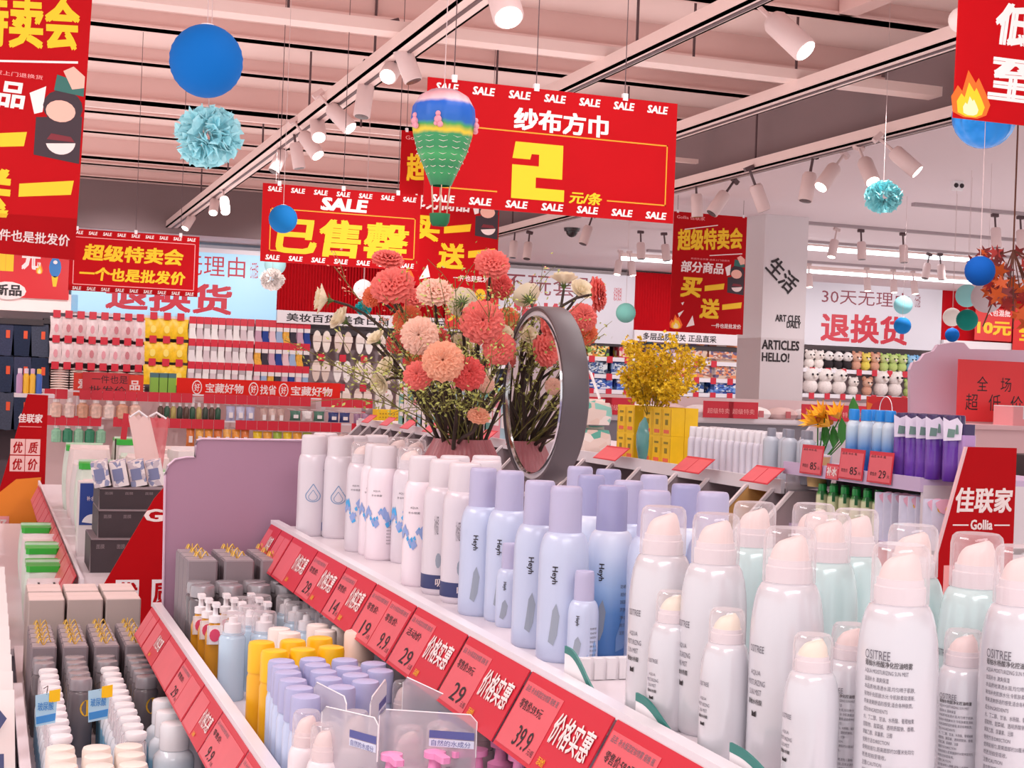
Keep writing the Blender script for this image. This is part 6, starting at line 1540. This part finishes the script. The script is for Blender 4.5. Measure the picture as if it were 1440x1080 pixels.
# yellow packets in the tan bin
YP = soft_pack('snack_packet', '', 0, 0, 0, .09, .07, .10, mat('packet_yellow', '#f2b418', .35, var=.1, vscale=20), None)
k = 0
for zi in range(3):
    for yi in range(2):
        for xi in range(2):
            place(YP, (1.83 + .10 * xi + .02 * zi, pys[1] + .055 + .10 * yi, Z2 - .563 + zi * .116), .2 * (yi - xi), 'yellow snack packet in the tan bin, layer %s, %s place' % (ORD[zi], ORD[yi * 2 + xi])); k += 1
WB = box_thing('small_box', 'box', .09, .10, .16, mat('box_pale_pink', '#ecd8dc', .5), PUREW)
for i, (bi, xo) in enumerate([(0, .0), (0, .12), (2, .0), (3, .05), (5, .02)]):
    place(WB, (1.85 + xo, (pys[bi] + pys[bi + 1]) / 2, Z2 - .563), 0, 'pale pink small box lying in the %s slanted bin from the green bottles, %s' % (ORD[bi], 'front' if xo < .1 else 'back'))
# things on that shelf
YBX = thing('tea_box', '', 'box'); YB_ = mat('box_yellow', '#f2c40c', .45, var=.06, vscale=20)
obj('carton', MB().box(-.024, -.037, 0, .024, .037, .095), YB_, YBX, smooth=False)
obj('seam_line', MB().box(-.0246, -.033, 0, -.024, -.0315, .088).box(-.0246, .0315, 0, -.024, .033, .088), mat('box_amber_line', '#b8860c', .5), YBX, smooth=False)
obj('flower_print', MB().box(-.0250, -.020, .008, -.0242, .020, .020), mat('print_coral', '#ec6a4c', .5), YBX, smooth=False)
obj('character_print', MB().box(-.0250, -.010, .036, -.0242, .010, .054).box(-.0250, -.016, .068, -.0242, .016, .075), mat('print_olive', '#8c7a10', .5), YBX, smooth=False)
def at2(px, dx=.03): p = PX(px, 640, X2 + dx); return p.x, p.y
k = 0
for px0, n, levels, lab in ((945, 3, 2, 'big stack beside the vase'), (893, 2, 2, 'narrow stack past the vase')):
    x, y = at2(px0, .05)
    for l in range(levels):
        for c in range(n):
            for dpt in range(2):
                place(YBX, (x + dpt * .0495, y + c * .075, Z2 + l * .0955), 0, 'yellow tea box of the %s, %s layer, %s along, %s' % (lab, ['lower', 'upper'][l], ORD[c], ['front', 'behind'][dpt]))
LQ = can('toner_spray', 'bottle', .135, .017, .012, mat('spray_clear_lilac', '#d9d6e2', .15), mat('spray_cap_clear', '#e9e6ec', .15), None, None, .013, .25, .12)
BQ = bottle('shampoo_bottle', 'bottle', '', .15, .024, .012, mat('bottle_clear_slate', '#b8c0cc', .15), mat('cap_slate', '#8c8e9c', .4), .16, .10, .013)
k = 0
for r in range(3):
    for c in range(12):
        x, y = at2(974 + c * 9.2, .04)
        place(LQ, (x + r * .042, y + .012 * r, Z2), face(Vector((x, y, 0))), 'clear lilac spray bottle past the price cards, row %s, %s from the yellow boxes' % (ORD[r], ORD[c])); k += 1
for c in range(6):
    x, y = at2(1084 + c * 13, .045); place(BQ, (x + .02 * (c % 2), y, Z2), 0, 'clear slate bottle with grey cap near the yellow flowers, %s from the sprays' % ORD[c])
# teal and blush towel packs
for i, (px, c, l) in enumerate([(834, 0, 0), (834, 0, 1), (812, 0, 0), (812, 1, 1), (790, 0, 0), (790, 0, 1), (768, 0, 0)]):
    x, y = at2(px, .09)
    soft_pack('towel_pack', 'teal and blush towel pack on the bin display, %s pile past the yellow boxes, %s' % (ORD[i // 2], ['lower', 'upper'][l]), x, y + .04, Z2 + l * .105, .13, .15, .085, patch_mat('towel_print', ['#8fd0c4', '#e8d8d0', '#e4cfc4', '#5fb4a4', '#f0e8e4', '#e8d8d0'], 3), None)
hb = thing('carrying_strap', 'white folded carrying strap standing on the towel packs', 'strap', (at2(826, .1)[0], at2(826, .1)[1], Z2 + .205))
obj('strap', MB().tube([(.03, -.03, 0), (0, 0, .10), (-.01, .0, .11), (-.03, .03, .03)], .006, 5), PUREW, hb)
# goods along the far half of the bin display
def box_row(px_list, h, w, cols, label, name='goods_box', z=Z2):
    for i, px in enumerate(px_list):
        x, y = at2(px, .06); c = cols[i % len(cols)]; hh = h * (1 + .15 * ((i * 7) % 3 - 1))
        t = thing(name, '%s, %s from the yellow boxes' % (label, ORD[i]), 'box', (x + .05, y, z))
        obj('carton', MB().box(-w / 2, -w / 2, 0, w / 2, w / 2, hh, .003), mat('goods_' + c.strip('#'), c, .45, var=.12, vscale=15), t, smooth=False)
        obj('label_print', MB().box(-w / 2 - .001, -w * .3, hh * .3, -w / 2, w * .3, hh * .7), CAPM, t, smooth=False); obj('lid', MB().box(-w / 2 + .003, -w / 2 + .003, hh, w / 2 - .003, w / 2 - .003, hh + .006), CAPM, t, smooth=False)
box_row([748, 736, 724, 712, 700, 690, 680, 670, 661, 652, 643, 635, 627, 619, 612, 605, 598, 591, 584, 578, 572, 566], .20, .13, ['#78b8ac', '#e4d4d8', '#e8dcdc', '#9cc4d0', '#e0909c', '#5c9c94', '#ece0e0'], 'printed goods carton')
# shelf unit with the yellow carton seen under the slippers
p = PY(545, 604, 9.0)
t = thing('stand', 'white stand carrying a yellow carton beside the hook display', 'stand', (p.x, 9.0, 0)); obj('top', MB().box(-.11, -.1, p.z - .02, .14, .1, p.z), SHW, t, smooth=False); obj('body', MB().box(-.10, -.09, 0, .13, .09, p.z - .02), SHW, t, smooth=False)
t = thing('yellow_carton', 'bright yellow carton with fine dotted print beside the hook display', 'box', (p.x + .01, 9.0, p.z)); obj('carton', MB().box(-.095, -.06, 0, .095, .06, .125), YB_, t, smooth=False)
mb = MB()
for i in range(9):
    for j in range(4): mb.box(-.08 + i * .018, -.062, .03 + j * .022, -.072 + i * .018, -.060, .038 + j * .022)
obj('dot_print', mb, mat('box_amber_line', '#b8860c', .5), t, smooth=False, kind='stuff')

# teal vase with yellow branches
vx, vy = at2(912, .045)
TEALV = mat('vase_teal', '#5f9c9c', .15)
t = thing('teal_vase', 'slim glossy teal vase between the two yellow stacks', 'vase', (vx, vy, Z2))
obj('body', MB().lathe([(.028, 0), (.036, .01), (.044, .05), (.046, .09), (.036, .13), (.018, .155), (.013, .165), (.015, .175), (.010, .175), (.010, .15)], 20), TEALV, t)
YF1 = mat('floret_yellow', '#ecc618', .6, var=.15, vscale=50)
mo = Vector((vx, vy, Z2 + .17))
def branch(px, py, d, label):
    R = random.Random(int(px)); e = PD(px, py, d); t = thing('blossom_branch', label, 'branch', mo - Vector((0, 0, .04)))
    v = e - mo + Vector((0, 0, .04)); pts = [v * s + Vector((0, 0, .03 * sin(pi * s))) + Vector((0, 0, 0)) for s in [i / 8 for i in range(9)]]
    st = MB().tube(pts, .0022, 4, .001); fl_ = MB()
    tw = list(pts[3:])
    for b_ in range(9):
        a = pts[3 + b_ % 6]; q = a + Vector((R.uniform(-1, 1), R.uniform(-1, 1), R.uniform(.2, 1.3))) * .045
        st.tube([a, q], .001, 3); tw += [a * (1 - s) + q * s for s in (.4, .7, 1)]
    for k in range(260):
        c = R.choice(tw) + Vector((R.gauss(0, .008), R.gauss(0, .008), R.gauss(0, .010))); n = Vector((R.uniform(-1, 1), R.uniform(-1, 1), R.uniform(-1, 1))).normalized(); u = n.orthogonal().normalized() * R.uniform(.006, .010); w_ = n.cross(u)
        fl_.add([c - u, c + w_ * .5 + n * .002, c + u, c - w_ * .5 + n * .002], [(0, 1, 2, 3)]); fl_.add([c - w_, c + u * .5 - n * .002, c + w_, c - u * .5 - n * .002], [(0, 1, 2, 3)])
    obj('twig', st, mat('twig_olive', '#8c7a2c', .7), t); obj('florets', fl_, YF1, t, kind='stuff', smooth=False)
for i, (x, y, lab) in enumerate([(882, 492, 'yellow blossom branch rising highest by the toy boxes'), (898, 490, 'yellow blossom branch second from the mirror side'), (914, 500, 'yellow blossom branch in the middle of the teal vase'), (930, 500, 'yellow blossom branch just past the middle of the teal vase'), (950, 486, 'tallest yellow blossom branch toward the column'), (964, 500, 'yellow blossom branch under the red banner'),
    (990, 512, 'yellow blossom branch leaning furthest to the column'), (874, 525, 'short yellow blossom branch low on the mirror side'), (975, 545, 'short yellow blossom branch low on the column side'), (900, 540, 'short yellow blossom branch above the narrow stack'), (935, 545, 'short yellow blossom branch above the big stack'), (885, 555, 'lowest yellow blossom branch on the mirror side'), (955, 555, 'lowest yellow blossom branch on the column side')]):
    branch(x, y, 5.0 + .12 * ((i * 3) % 4 - 1), lab)

# ------------------------------------------------------------------ lilac rack with blue and purple bottles
X5 = 2.10; Y5a, Y5b = 2.98, 3.62; Z5 = EYE - .19
g5 = thing('bottle_rack', 'lilac topped rack holding blue and purple bottles above green ones', 'rack', (0, 0, 0))
LILS = mat('shelf_lilac', '#cdb9da', .4)
obj('top_shelf', MB().box(X5, Y5a, Z5 - .014, 2.55, Y5b, Z5), LILS, g5, smooth=False); obj('shelf_edge', MB().box(X5 - .01, Y5a, Z5 - .03, X5, Y5b, Z5 + .004), LILS, g5, smooth=False)
obj('second_shelf', MB().box(X5, Y5a, Z5 - .18, 2.55, Y5b, Z5 - .165), LILS, g5, smooth=False)
obj('back_panel', MB().box(X5 + .16, Y5a, Z5 - .165, X5 + .17, Y5b, Z5 - .014), DARK, g5, smooth=False)
obj('side_panel', MB().box(X5 + .0, Y5b - .006, 0, 2.55, Y5b, Z5 - .014), CLEAR2, g5, smooth=False); obj('side_panel', MB().box(X5, Y5a, 0, 2.55, Y5a + .01, Z5 - .014), SHW, g5, smooth=False)
obj('base_cabinet', MB().box(X5 + .01, Y5a + .01, 0, 2.54, Y5b - .01, Z5 - .18), mat('rack_red', '#c8202c', .5), g5, smooth=False)
for (xa_, xb_, big) in ((1147, 1178, '85'), (1203, 1238, '85'), (1245, 1280, '29')):
    pa, pb = PX(xa_, 655, X5), PX(xb_, 660, X5)
    c, L, H, half = price_card(g5, pb.y + .055, pa.y + .055, X5 + .010, Z5 + .056, .078, .008, 'plain')
    letters(c, big, L * .48, -H * .84, L * .78, -H * .58, BLK, y=-.0013, bold=.01); letters(c, '零售价', L * .12, -H * .78, L * .4, -H * .66, BLK, y=-.0013, bold=0); letters(c, '元', L * .82, -H * .82, L * .94, -H * .72, BLK, y=-.0013, bold=0); letters(c, '品名 补水 瓶', L * .1, -H * .2, L * .7, -H * .12, BLK, y=-.0013, bold=0)
pa, pb = PX(1180, 660, X5), PX(1198, 662, X5)
c, L, H, half = price_card(g5, pb.y + .045, pa.y + .045, X5 + .010, Z5 + .012, .04, .004, 'plain'); letters(c, '补水', L * .1, -H * .8, L * .9, -H * .2, WHITE, y=-.0013, bold=.04)
def at5(px, dx): p = PX(px, 650, X5 + dx); return p.x, p.y
BLB = bottle('lotion_bottle', 'bottle', '', .158, .020, .012, ramp_mat('bottle_sky_fade', [(0, '#2f6cc8'), (.45, '#5a94d8'), (.75, '#b8d0e4'), (1, '#d8e4ec')], 'Z', .12), mat('cap_bright_blue', '#1f8ae0', .35), .18, .12, .014)
PUB = bottle('lotion_bottle', 'bottle', '', .155, .021, .013, ramp_mat('bottle_violet_fade', [(0, '#5a2c98'), (.3, '#7c52b8'), (.6, '#6a3ca8'), (1, '#8a6cc0')], 'Z', .12), mat('cap_dark_violet', '#3c2c5c', .3), .16, .06, .0175)
LBW = mat('label_lilac_white', '#e6dcf0', .5)
PUC = thing('lotion_bottle', '', 'bottle')
for ch in PUB.children: c = ch.copy(); COL.objects.link(c); c.parent = PUC
obj('neck_tag', MB().plate([(-.020, .095), (.020, .098), (.022, .135), (.010, .150), (-.008, .142), (-.022, .150)], -.026, -.024), LBW, PUC, smooth=False)
obj('tag_print', MB().plate([(-.012, .104), (.004, .104), (.006, .122), (-.010, .124)], -.0275, -.026).plate([(.006, .112), (.014, .112), (.012, .132), (.008, .134)], -.0275, -.026), mat('tag_green_mauve', '#6c8c84', .5), PUC, smooth=False, kind='stuff')
for i, px in enumerate((1199, 1216, 1236, 1250)):
    x, y = at5(px, .03); place(BLB, (x, y, Z5), face(Vector((x, y, 0))), 'blue bottle with bright blue cap, %s from the yellow blooms' % ORD[i])
for i, (px, pr, dx) in enumerate([(1268, PUC, .03), (1284, PUC, .03), (1299, PUC, .035), (1313, PUC, .03), (1338, PUC, .03), (1326, PUB, .06), (1345, PUB, .075), (1276, PUB, .075), (1292, PUB, .08), (1308, PUB, .08), (1226, BLB, .075), (1243, BLB, .078)]):
    x, y = at5(px, dx); place(pr, (x, y, Z5), face(Vector((x, y, 0))), '%s, %s' % ('violet bottle with white neck tag' if pr is PUC else 'violet bottle without tag' if pr is PUB else 'blue bottle in the back row', '%s from the blue capped ones' % ORD[i]), scale=1.0)
# tall square violet bottle
x, y = at5(1352, .05); t = thing('lotion_bottle', 'square pale violet bottle with dark lid at the end by the red slanted sign', 'bottle', (x, y - .01, Z5)); obj('body', MB().box(-.018, -.02, 0, .018, .02, .11, .004), mat('bottle_pale_violet', '#b894cc', .2), t, smooth=False); obj('cap', MB().box(-.016, -.018, .11, .016, .018, .135, .003), mat('cap_dark_violet', '#3c2c5c', .3), t, smooth=False)
# thin wire handle
x, y = at5(1243, .05); t = thing('wire_loop', 'thin pale wire loop standing over the blue bottles', 'wire', (x, y, Z5 + .158)); obj('wire', MB().tube([(0, .028 * cos(a), .035 * sin(a)) for a in [pi * k / 12 for k in range(13)]], .0012, 4), PUREW, t); obj('wire_foot', MB().box(-.003, -.03, -.004, .003, .03, .0), PUREW, t, smooth=False)
Z5b = Z5 - .165
GB = bottle('aloe_bottle', 'bottle', '', .118, .0165, .009, ramp_mat('bottle_lime_fade', [(0, '#d6dca8'), (.84, '#dfe6b8'), (.9, '#3c9c4c'), (1, '#2c8c40')], 'Z', .2), mat('cap_green', '#1f9a44', .2), .16, .14, .0115)
obj('stripe', MB().box(-.004, -.0185, .075, .004, -.0165, .10), mat('cap_green_dark', '#14642c', .3), GB, smooth=False)
for r in range(2):
    for i in range(6):
        x, y = at5(1158 + i * 16, .03 + .04 * r); place(GB, (x, y, Z5b), face(Vector((x, y, 0))), 'pale lime bottle with green cap, %s row, %s from the column side' % (['front', 'back'][r], ORD[i]))
MPK = thing('mask_pouch', '', 'pouch'); put('pouch', MB().box(-.034, -.006, 0, .034, .006, .12, .004).mesh('pouch', mat('pouch_lavender', '#dcdcf0', .35, var=.05, vscale=30), False), MPK)
obj('flower_tag', MB().plate([(.0 + .022 * cos(a) * (1 + .2 * sin(3 * a)), .105 + .018 * sin(a)) for a in [k * pi / 7 for k in range(14)]], -.010, -.007), mat('tag_flower_pink', '#eeb4cc', .5), MPK, smooth=False)
obj('tag_dot', MB().plate([(.008 + .009 * cos(a), .098 + .009 * sin(a)) for a in [k * pi / 5 for k in range(10)]], -.0125, -.010), mat('tag_flower_yellow', '#f0bc4c', .5), MPK, smooth=False)
for i in range(8):
    x, y = at5(1252 + i * 11.5, .02 + .012 * (i % 3)); place(MPK, (x, y, Z5b + .0), face(Vector((x, y, 0))), 'lavender mask pouch with pink flower tag, %s after the lime bottles' % ORD[i])
# red slanted end sign with white logo
a = PY(1300, 627, 2.86); w = PY(1430, 630, 2.86).x - a.x
E5 = Board('end_sign', 'red slanted end sign with large white logo behind the clear capped cans', 'sign', a, w, .62, RED, outline=[(.46, 0), (1, 0), (1, 1), (-.3, 1), (.0, .62), (.17, .42)])
E5.text('佳联家', .35, .150, .97, .245, WHITE, bold=.03, shear=.1); E5.text('Gollia', .52, .270, .76, .308, WHITE, bold=.03)
E5.poly([[(.33, .288), (.50, .288), (.50, .293), (.33, .293)], [(.78, .288), (.95, .288), (.95, .293), (.78, .293)]], WHITE, name='line')
E5.rect(.25, .44, .55, .62, TAGEDGE, name='character_tile'); E5.text('优', .30, .47, .50, .60, RED, bold=.03, y=-.0016); E5.rect(.57, .44, .87, .62, TAGEDGE, name='character_tile'); E5.text('质', .62, .47, .82, .60, RED, bold=.03, y=-.0016)
obj('edge_strip', MB().plate([(.46 * E5.w, 0), (.44 * E5.w, 0), (.15 * E5.w, -.42 * .62), (-.02 * E5.w, -.62 * .62), (.0, -.62 * .62), (.17 * E5.w, -.42 * .62)][::-1], -.001, .0075), mat('edge_pale', '#e8c0c4', .4), E5.o, smooth=False)
obj('support', MB().box(.2 * E5.w, .007, -.62 - .6, .8 * E5.w, .03, -.3), SHW, E5.o, smooth=False)

# sunflower like bunch at the corner of the rack
SG_ = mat('leaf_dark_green', '#2f7a24', .5); SYL = mat('petal_sun_yellow', '#f4b41c', .55); SCN = mat('flower_disc_brown', '#b8701c', .8)
sp5 = PX(1172, 640, X5 + .05); sp5.y += .02
t = thing('flower_pot', 'small white glass holding yellow blooms at the rack corner', 'pot', (sp5.x, sp5.y + .06, Z2)); obj('body', MB().lathe([(.025, 0), (.030, .05), (.036, .085), (.033, .085), (.026, .02), (.0001, .01)], 14), mat('pot_tan', '#d8b478', .5), t); obj('rim', MB().lathe([(.036, .083), (.038, .086), (.036, .089)], 14), PUREW, t)
for i, (px, py, dx, rot_) in enumerate([(1150, 596, -.6, 0), (1168, 600, -.3, 0), (1180, 590, .2, 0), (1160, 588, 0, 0)]):
    p = PD(px, py, 4.0); f = thing('yellow_bloom', 'yellow lily bloom at the rack corner, %s from the column' % ORD[i], 'flower', p); mb = MB()
    n = (RT * (dx - .5) + UP * .5 - FW * .3).normalized(); q = n.to_track_quat('Z', 'Y')
    for k in range(9):
        a_ = k * 2 * pi / 9; c_, s_ = cos(a_), sin(a_); m1 = Vector((c_ * .012 - s_ * .008, s_ * .012 + c_ * .008, .025)); m2 = Vector((c_ * .012 + s_ * .008, s_ * .012 - c_ * .008, .025)); e = Vector((c_ * .032, s_ * .032, .045))
        mb.add([(0, 0, 0), m1, e, m2], [(0, 1, 2, 3)])
    o = obj('petals', mb, SYL, f, smooth=False); o.rotation_mode = 'QUATERNION'; o.rotation_quaternion = q
    o = obj('flower_centre', MB().ball((0, 0, .012), .008, 8, 6), SCN, f)
    base = Vector((sp5.x, sp5.y + .06, Z2 + .05)) - p; obj('stem', MB().tube([(0, 0, 0), base * .5 + Vector((0, 0, .01)), base], .002, 5), SG_, f)
for i, (px, py, r_) in enumerate([(1160, 612, .03), (1184, 608, .035), (1200, 582, .04), (1172, 616, .03)]):
    p = PD(px, py, 4.02); t = thing('green_leaf', 'broad green leaf at the rack corner, %s from the column' % ORD[i], 'leaf', p)
    base = Vector((sp5.x, sp5.y + .06, Z2 + .05)) - p
    obj('leaf_blade', MB().add([(0, 0, -r_), (r_ * .5, -.005, -r_ * .2), (r_ * .35, 0, r_ * .6), (0, .004, r_ * 1.2), (-r_ * .35, 0, r_ * .6), (-r_ * .5, -.005, -r_ * .2)], [(0, 1, 2, 3), (0, 3, 4, 5)]), SG_, t, smooth=False); obj('stem', MB().tube([(0, 0, -r_ * .9), base], .0018, 5), SG_, t)

# ------------------------------------------------------------------ pink counter at the far side with the ultra low price poster
YG = 5.6
ga, gb = PY(1327, 600, YG), PY(1500, 600, YG)
t = thing('promo_counter', 'pale pink promotion counter with scalloped lilac backboard', 'counter', (ga.x, YG, 0))
PKB = mat('backboard_pale_lilac', '#dcc0d4', .5); PKC2 = mat('counter_pink', '#ecc4c8', .45)
def gl(px, py): p = PY(px, py, YG); return (p.x - ga.x, p.z)
pts = [gl(1326, 640), gl(1326, 520), gl(1330, 510), gl(1340, 507), gl(1347, 497), gl(1360, 493), gl(1366, 484), gl(1378, 482), gl(1390, 480), gl(1404, 481), gl(1412, 490), gl(1500, 492), gl(1500, 640)]
obj('backboard', MB().plate(pts[::-1], .25, .27), PKB, t, smooth=False)
obj('counter_top', MB().box(gl(1345, 0)[0], -.15, gl(1400, 597)[1] - .02, gl(1500, 0)[0], .25, gl(1400, 597)[1]), PKC2, t, smooth=False)
obj('counter_body', MB().box(gl(1348, 0)[0], -.13, 0, gl(1498, 0)[0], .25, gl(1400, 597)[1] - .02), PKC2, t, smooth=False)
b = wall_sign('square red ultra low price poster with black characters', 1348, 505, 1455, 592, mat('poster_soft_red', '#e8383c', .5), YG + .1, 'price_poster', .004)
b.text('全', .25, .26, .39, .50, BLK, bold=0); b.text('场', .56, .27, .70, .50, BLK, bold=0); b.text('超', .11, .55, .27, .82, BLK, bold=0); b.text('低', .41, .55, .57, .82, BLK, bold=0); b.text('价', .70, .56, .86, .83, BLK, bold=0)
obj('stand', MB().box(b.w * .1, .005, -b.h - .03, b.w * .9, .03, -b.h + .1), PKC2, b.o, smooth=False)
p = PY(1400, 597, YG)
t = carton('pink_carton', 'pink carton with white crest panel standing before the ultra low price poster', 'box', (p.x, YG - .12), (p.x + .16, YG + .02), p.z, .085, mat('carton_pink', '#f0a4a8', .5), None, PUREW)
obj('white_panel', MB().box(-.028, -.073, .03, .05, -.0705, .088), PUREW, t, smooth=False); obj('crest_print', MB().plate([(.010, .07), (.002, .05), (.018, .05)], -.0745, -.073), GREYP, t, smooth=False)
for i, (px0, px1, py, h, Y, c, lab) in enumerate([(1392, 1450, 645, .10, 4.6, '#c8303c', 'dark red carton lying past the logo sign'), (1426, 1470, 690, .20, 3.7, '#3a3038', 'black carton past the logo sign'), (1428, 1470, 735, .14, 3.65, '#f0e4dc', 'white carton with green print past the logo sign')]):
    pass
rk = thing('side_rack', 'grey rack edge past the red logo sign with stacked goods', 'rack', (PY(1426, 700, 3.9).x, 3.9, 0)); zr = PY(1426, 745, 3.9).z
obj('shelf_board', MB().box(0, -.1, zr - .02, .5, .3, zr), DARK, rk, smooth=False); obj('body', MB().box(.02, -.05, 0, .5, .3, zr - .02), SHG, rk, smooth=False)
t = thing('print_carton', 'pale carton with green printed leaf on the rack past the logo sign', 'box', (PY(1428, 740, 3.9).x, 3.9, zr)); obj('carton', MB().box(0, -.08, 0, .3, .1, .16), mat('carton_cream', '#ece4cc', .5), t, smooth=False); obj('leaf_print', MB().plate([(.01, .04), (.03, .03), (.035, .08), (.02, .1)], -.082, -.080), mat('print_leaf_green', '#3c8c4c', .5), t, smooth=False); obj('dark_lid', MB().box(0, -.08, .16, .3, .1, .24), BLKC, t, smooth=False)

# maple leaf garland hanging at the corner
t = thing('maple_garland', 'hanging bunch of red and orange maple leaves at the corner', 'garland', PD(1425, 352, 4.9)); R = random.Random(11)
def leaf5(c, n, s, roll):
    u = n.orthogonal().normalized(); u.rotate(Matrix.Rotation(roll, 3, n)); w_ = n.cross(u); pts = []
    for k in range(11):
        a_ = pi * 1.75 * (k / 10) - pi * .875 + pi / 2; r_ = s * (1 if k % 2 == 0 else .45) * (1 - .25 * abs(k - 5) / 5); pts.append(c + u * cos(a_) * r_ + w_ * sin(a_) * r_)
    return [c - w_ * s * .1] + pts
LR = [mat('leaf_maple_red', '#98180f', .6), mat('leaf_maple_orange', '#c4500f', .6), mat('leaf_maple_dark', '#6e1010', .6)]
for k in range(70):
    px, py = R.uniform(1368, 1475), 0; py = R.uniform(352, 400 + (px - 1368) * .95)
    if px < 1388 and py > 372: px += 20
    c = PD(px, py, R.uniform(4.8, 5.2)); mb = MB(); n = (-FW + Vector((R.uniform(-.7, .7), R.uniform(-.7, .7), R.uniform(-.5, .7)))).normalized()
    L_ = leaf5(Vector((0, 0, 0)), n, R.uniform(.028, .042), R.uniform(0, 6.28)); mb.add(L_, [(0, i, i + 1) for i in range(1, 11)])
    o = obj('leaf', mb, LR[k % 3] if py < 420 else LR[1 if k % 2 else 0], t, c - t.location, smooth=False)
mb = MB(); mb.tube([(0, 0, .0), (0, 0, 2.9 - t.location.z)], .003, 5)
for k in range(14): mb.tube([(0, 0, 0), PD(R.uniform(1375, 1470), R.uniform(355, 470), 4.9) - t.location], .0025, 4)
obj('twig', mb, mat('twig_brown', '#5a2c1c', .7), t)

# ------------------------------------------------------------------ low cross shelf beyond the bins with red cards, orange banner
YR = 9.6
a0, a1 = PY(818, 560, YR).x, PY(1356, 580, YR).x
t = thing('cross_shelf', 'long low cross shelf with red cards seen past the yellow stacks and the column', 'display shelf', (0, YR, 0))
z1 = PY(900, 588, YR).z
obj('shelf_board', MB().box(a0, 0, z1 - .02, a1, .4, z1), SHW, t, smooth=False); obj('body', MB().box(a0, .05, 0, a1, .4, z1 - .02), SHG, t, smooth=False); obj('card_rail', MB().box(a0, -.01, z1 - .01, a1, 0, z1 + .02), SHW, t, smooth=False)
obj('back_panel', MB().box(a0, .40, 0, a1, .42, PY(900, 556, YR).z), mat('panel_blush', '#d8bcbc', .6), t, smooth=False)
LC = MB().box(-.12, -.03, .0, .12, -.02, .12).mesh('price_card', TAGRED, False)
for px in (836, 868, 1008, 1043, 1145, 1182, 1216): 
    o = put('price_card', LC, t, (PY(px, 570, YR).x, 0, z1 + .02))
    letters(o, '超级特卖', -.09, .03, .09, .07, TAGEDGE, y=-.031, bold=.01)
W_ = ['#ece0e0', '#e8d0cc', '#f0e8e4', '#d8b8b4']
for i in range(14):
    c = W_[i % 4]; x = a0 + (a1 - a0) * (i + .4) / 14
    q = thing('soft_goods', 'pale folded bedding pack on the low cross shelf, %s along' % ORD[i], 'pack', (x, YR + .17, z1)); mb = MB()
    obj('wrapper', MB().ball((0, 0, .055), .13, 12, 8, 1, .8, .42), mat('goods_' + c.strip('#'), c, .7, var=.08, vscale=20), q); obj('band', MB().box(-.02, -.108, .03, .02, -.10, .08), mat('goods_c86c70', '#c86c70', .4), q, smooth=False)
b = wall_sign('orange red banner with maple colours behind the violet bottles', 1220, 557, 1350, 600, mat('banner_autumn', '#d8301c', .5), 7.2, 'autumn_banner', .01)
b.p.data.materials[0] = patch_mat('autumn_print', ['#cc1c20', '#cc1c20', '#d8401c', '#e0701c', '#c01828', '#cc1c20'], 2.5)
obj('stand', MB().box(.1, .01, -b.o.location.z, b.w - .1, .03, -b.h + .05), SHW, b.o, smooth=False)
cs = thing('side_board', 'white round corner board behind the yellow blooms', 'board', (PY(1128, 600, 6.4).x, 6.4, 0)); zb_ = PY(1150, 600, 6.4).z; obj('board', MB().plate([(0, .2), (.35, .2), (.35, zb_), (.05, zb_), (0, zb_ - .06)][::-1], 0, .02), SHW, cs, smooth=False); obj('board_base', MB().box(-.02, -.05, 0, .37, .1, .2), SHG, cs, smooth=False)
# bottles on the shelf end above the tall red end sign
zt_ = E2.o.location.z
t = thing('end_shelf', 'small white shelf behind the top of the tall red end sign', 'shelf', (PY(20, 555, 8.2).x, 8.2, 0)); obj('board', MB().box(0, -.1, zt_ - .02, .20, .1, zt_), SHW, t, smooth=False); obj('post', MB().box(.08, -.02, 0, .12, .02, zt_ - .02), SHW, t, smooth=False)
for i, (px, c, c2) in enumerate([(27, '#b88cb4', '#e8d8e8'), (36, '#e8b42c', '#e8d0dc'), (45, '#eab83c', '#d8b0cc'), (54, '#3c64b8', '#e8c03c')]):
    q = thing('cleaner_bottle', 'slim %s bottle on the shelf above the tall end sign' % ['mauve', 'amber capped', 'amber', 'blue'][i], 'bottle', (PY(px, 555, 8.2).x, 8.2, zt_))
    obj('body', MB().lathe([(.015, 0), (.017, .01), (.017, .09), (.010, .105)], 12), mat('goods_' + c.strip('#'), c, .3), q); obj('cap', MB().lathe([(.011, .105), (.011, .13), (.0001, .132)], 10), mat('goods_' + c2.strip('#'), c2, .3), q)
gx = PY(205, 550, YM + .3).x
for k in range(3):
    q = thing('green_carton', 'green and white carton behind the handwritten card, %s' % ['nearest to it', 'middle', 'next to the treasure banner'][k], 'box', (gx + .05 + k * .055, YM + .3, MZ(556)))
    obj('carton', MB().box(-.025, -.03, 0, .025, .03, .10), mat('carton_lime', '#8cc84c', .5), q, smooth=False); obj('white_top', MB().box(-.025, -.03, .10, .025, .03, .13), mat('carton_teal_top', '#4c7c84', .5), q, smooth=False)
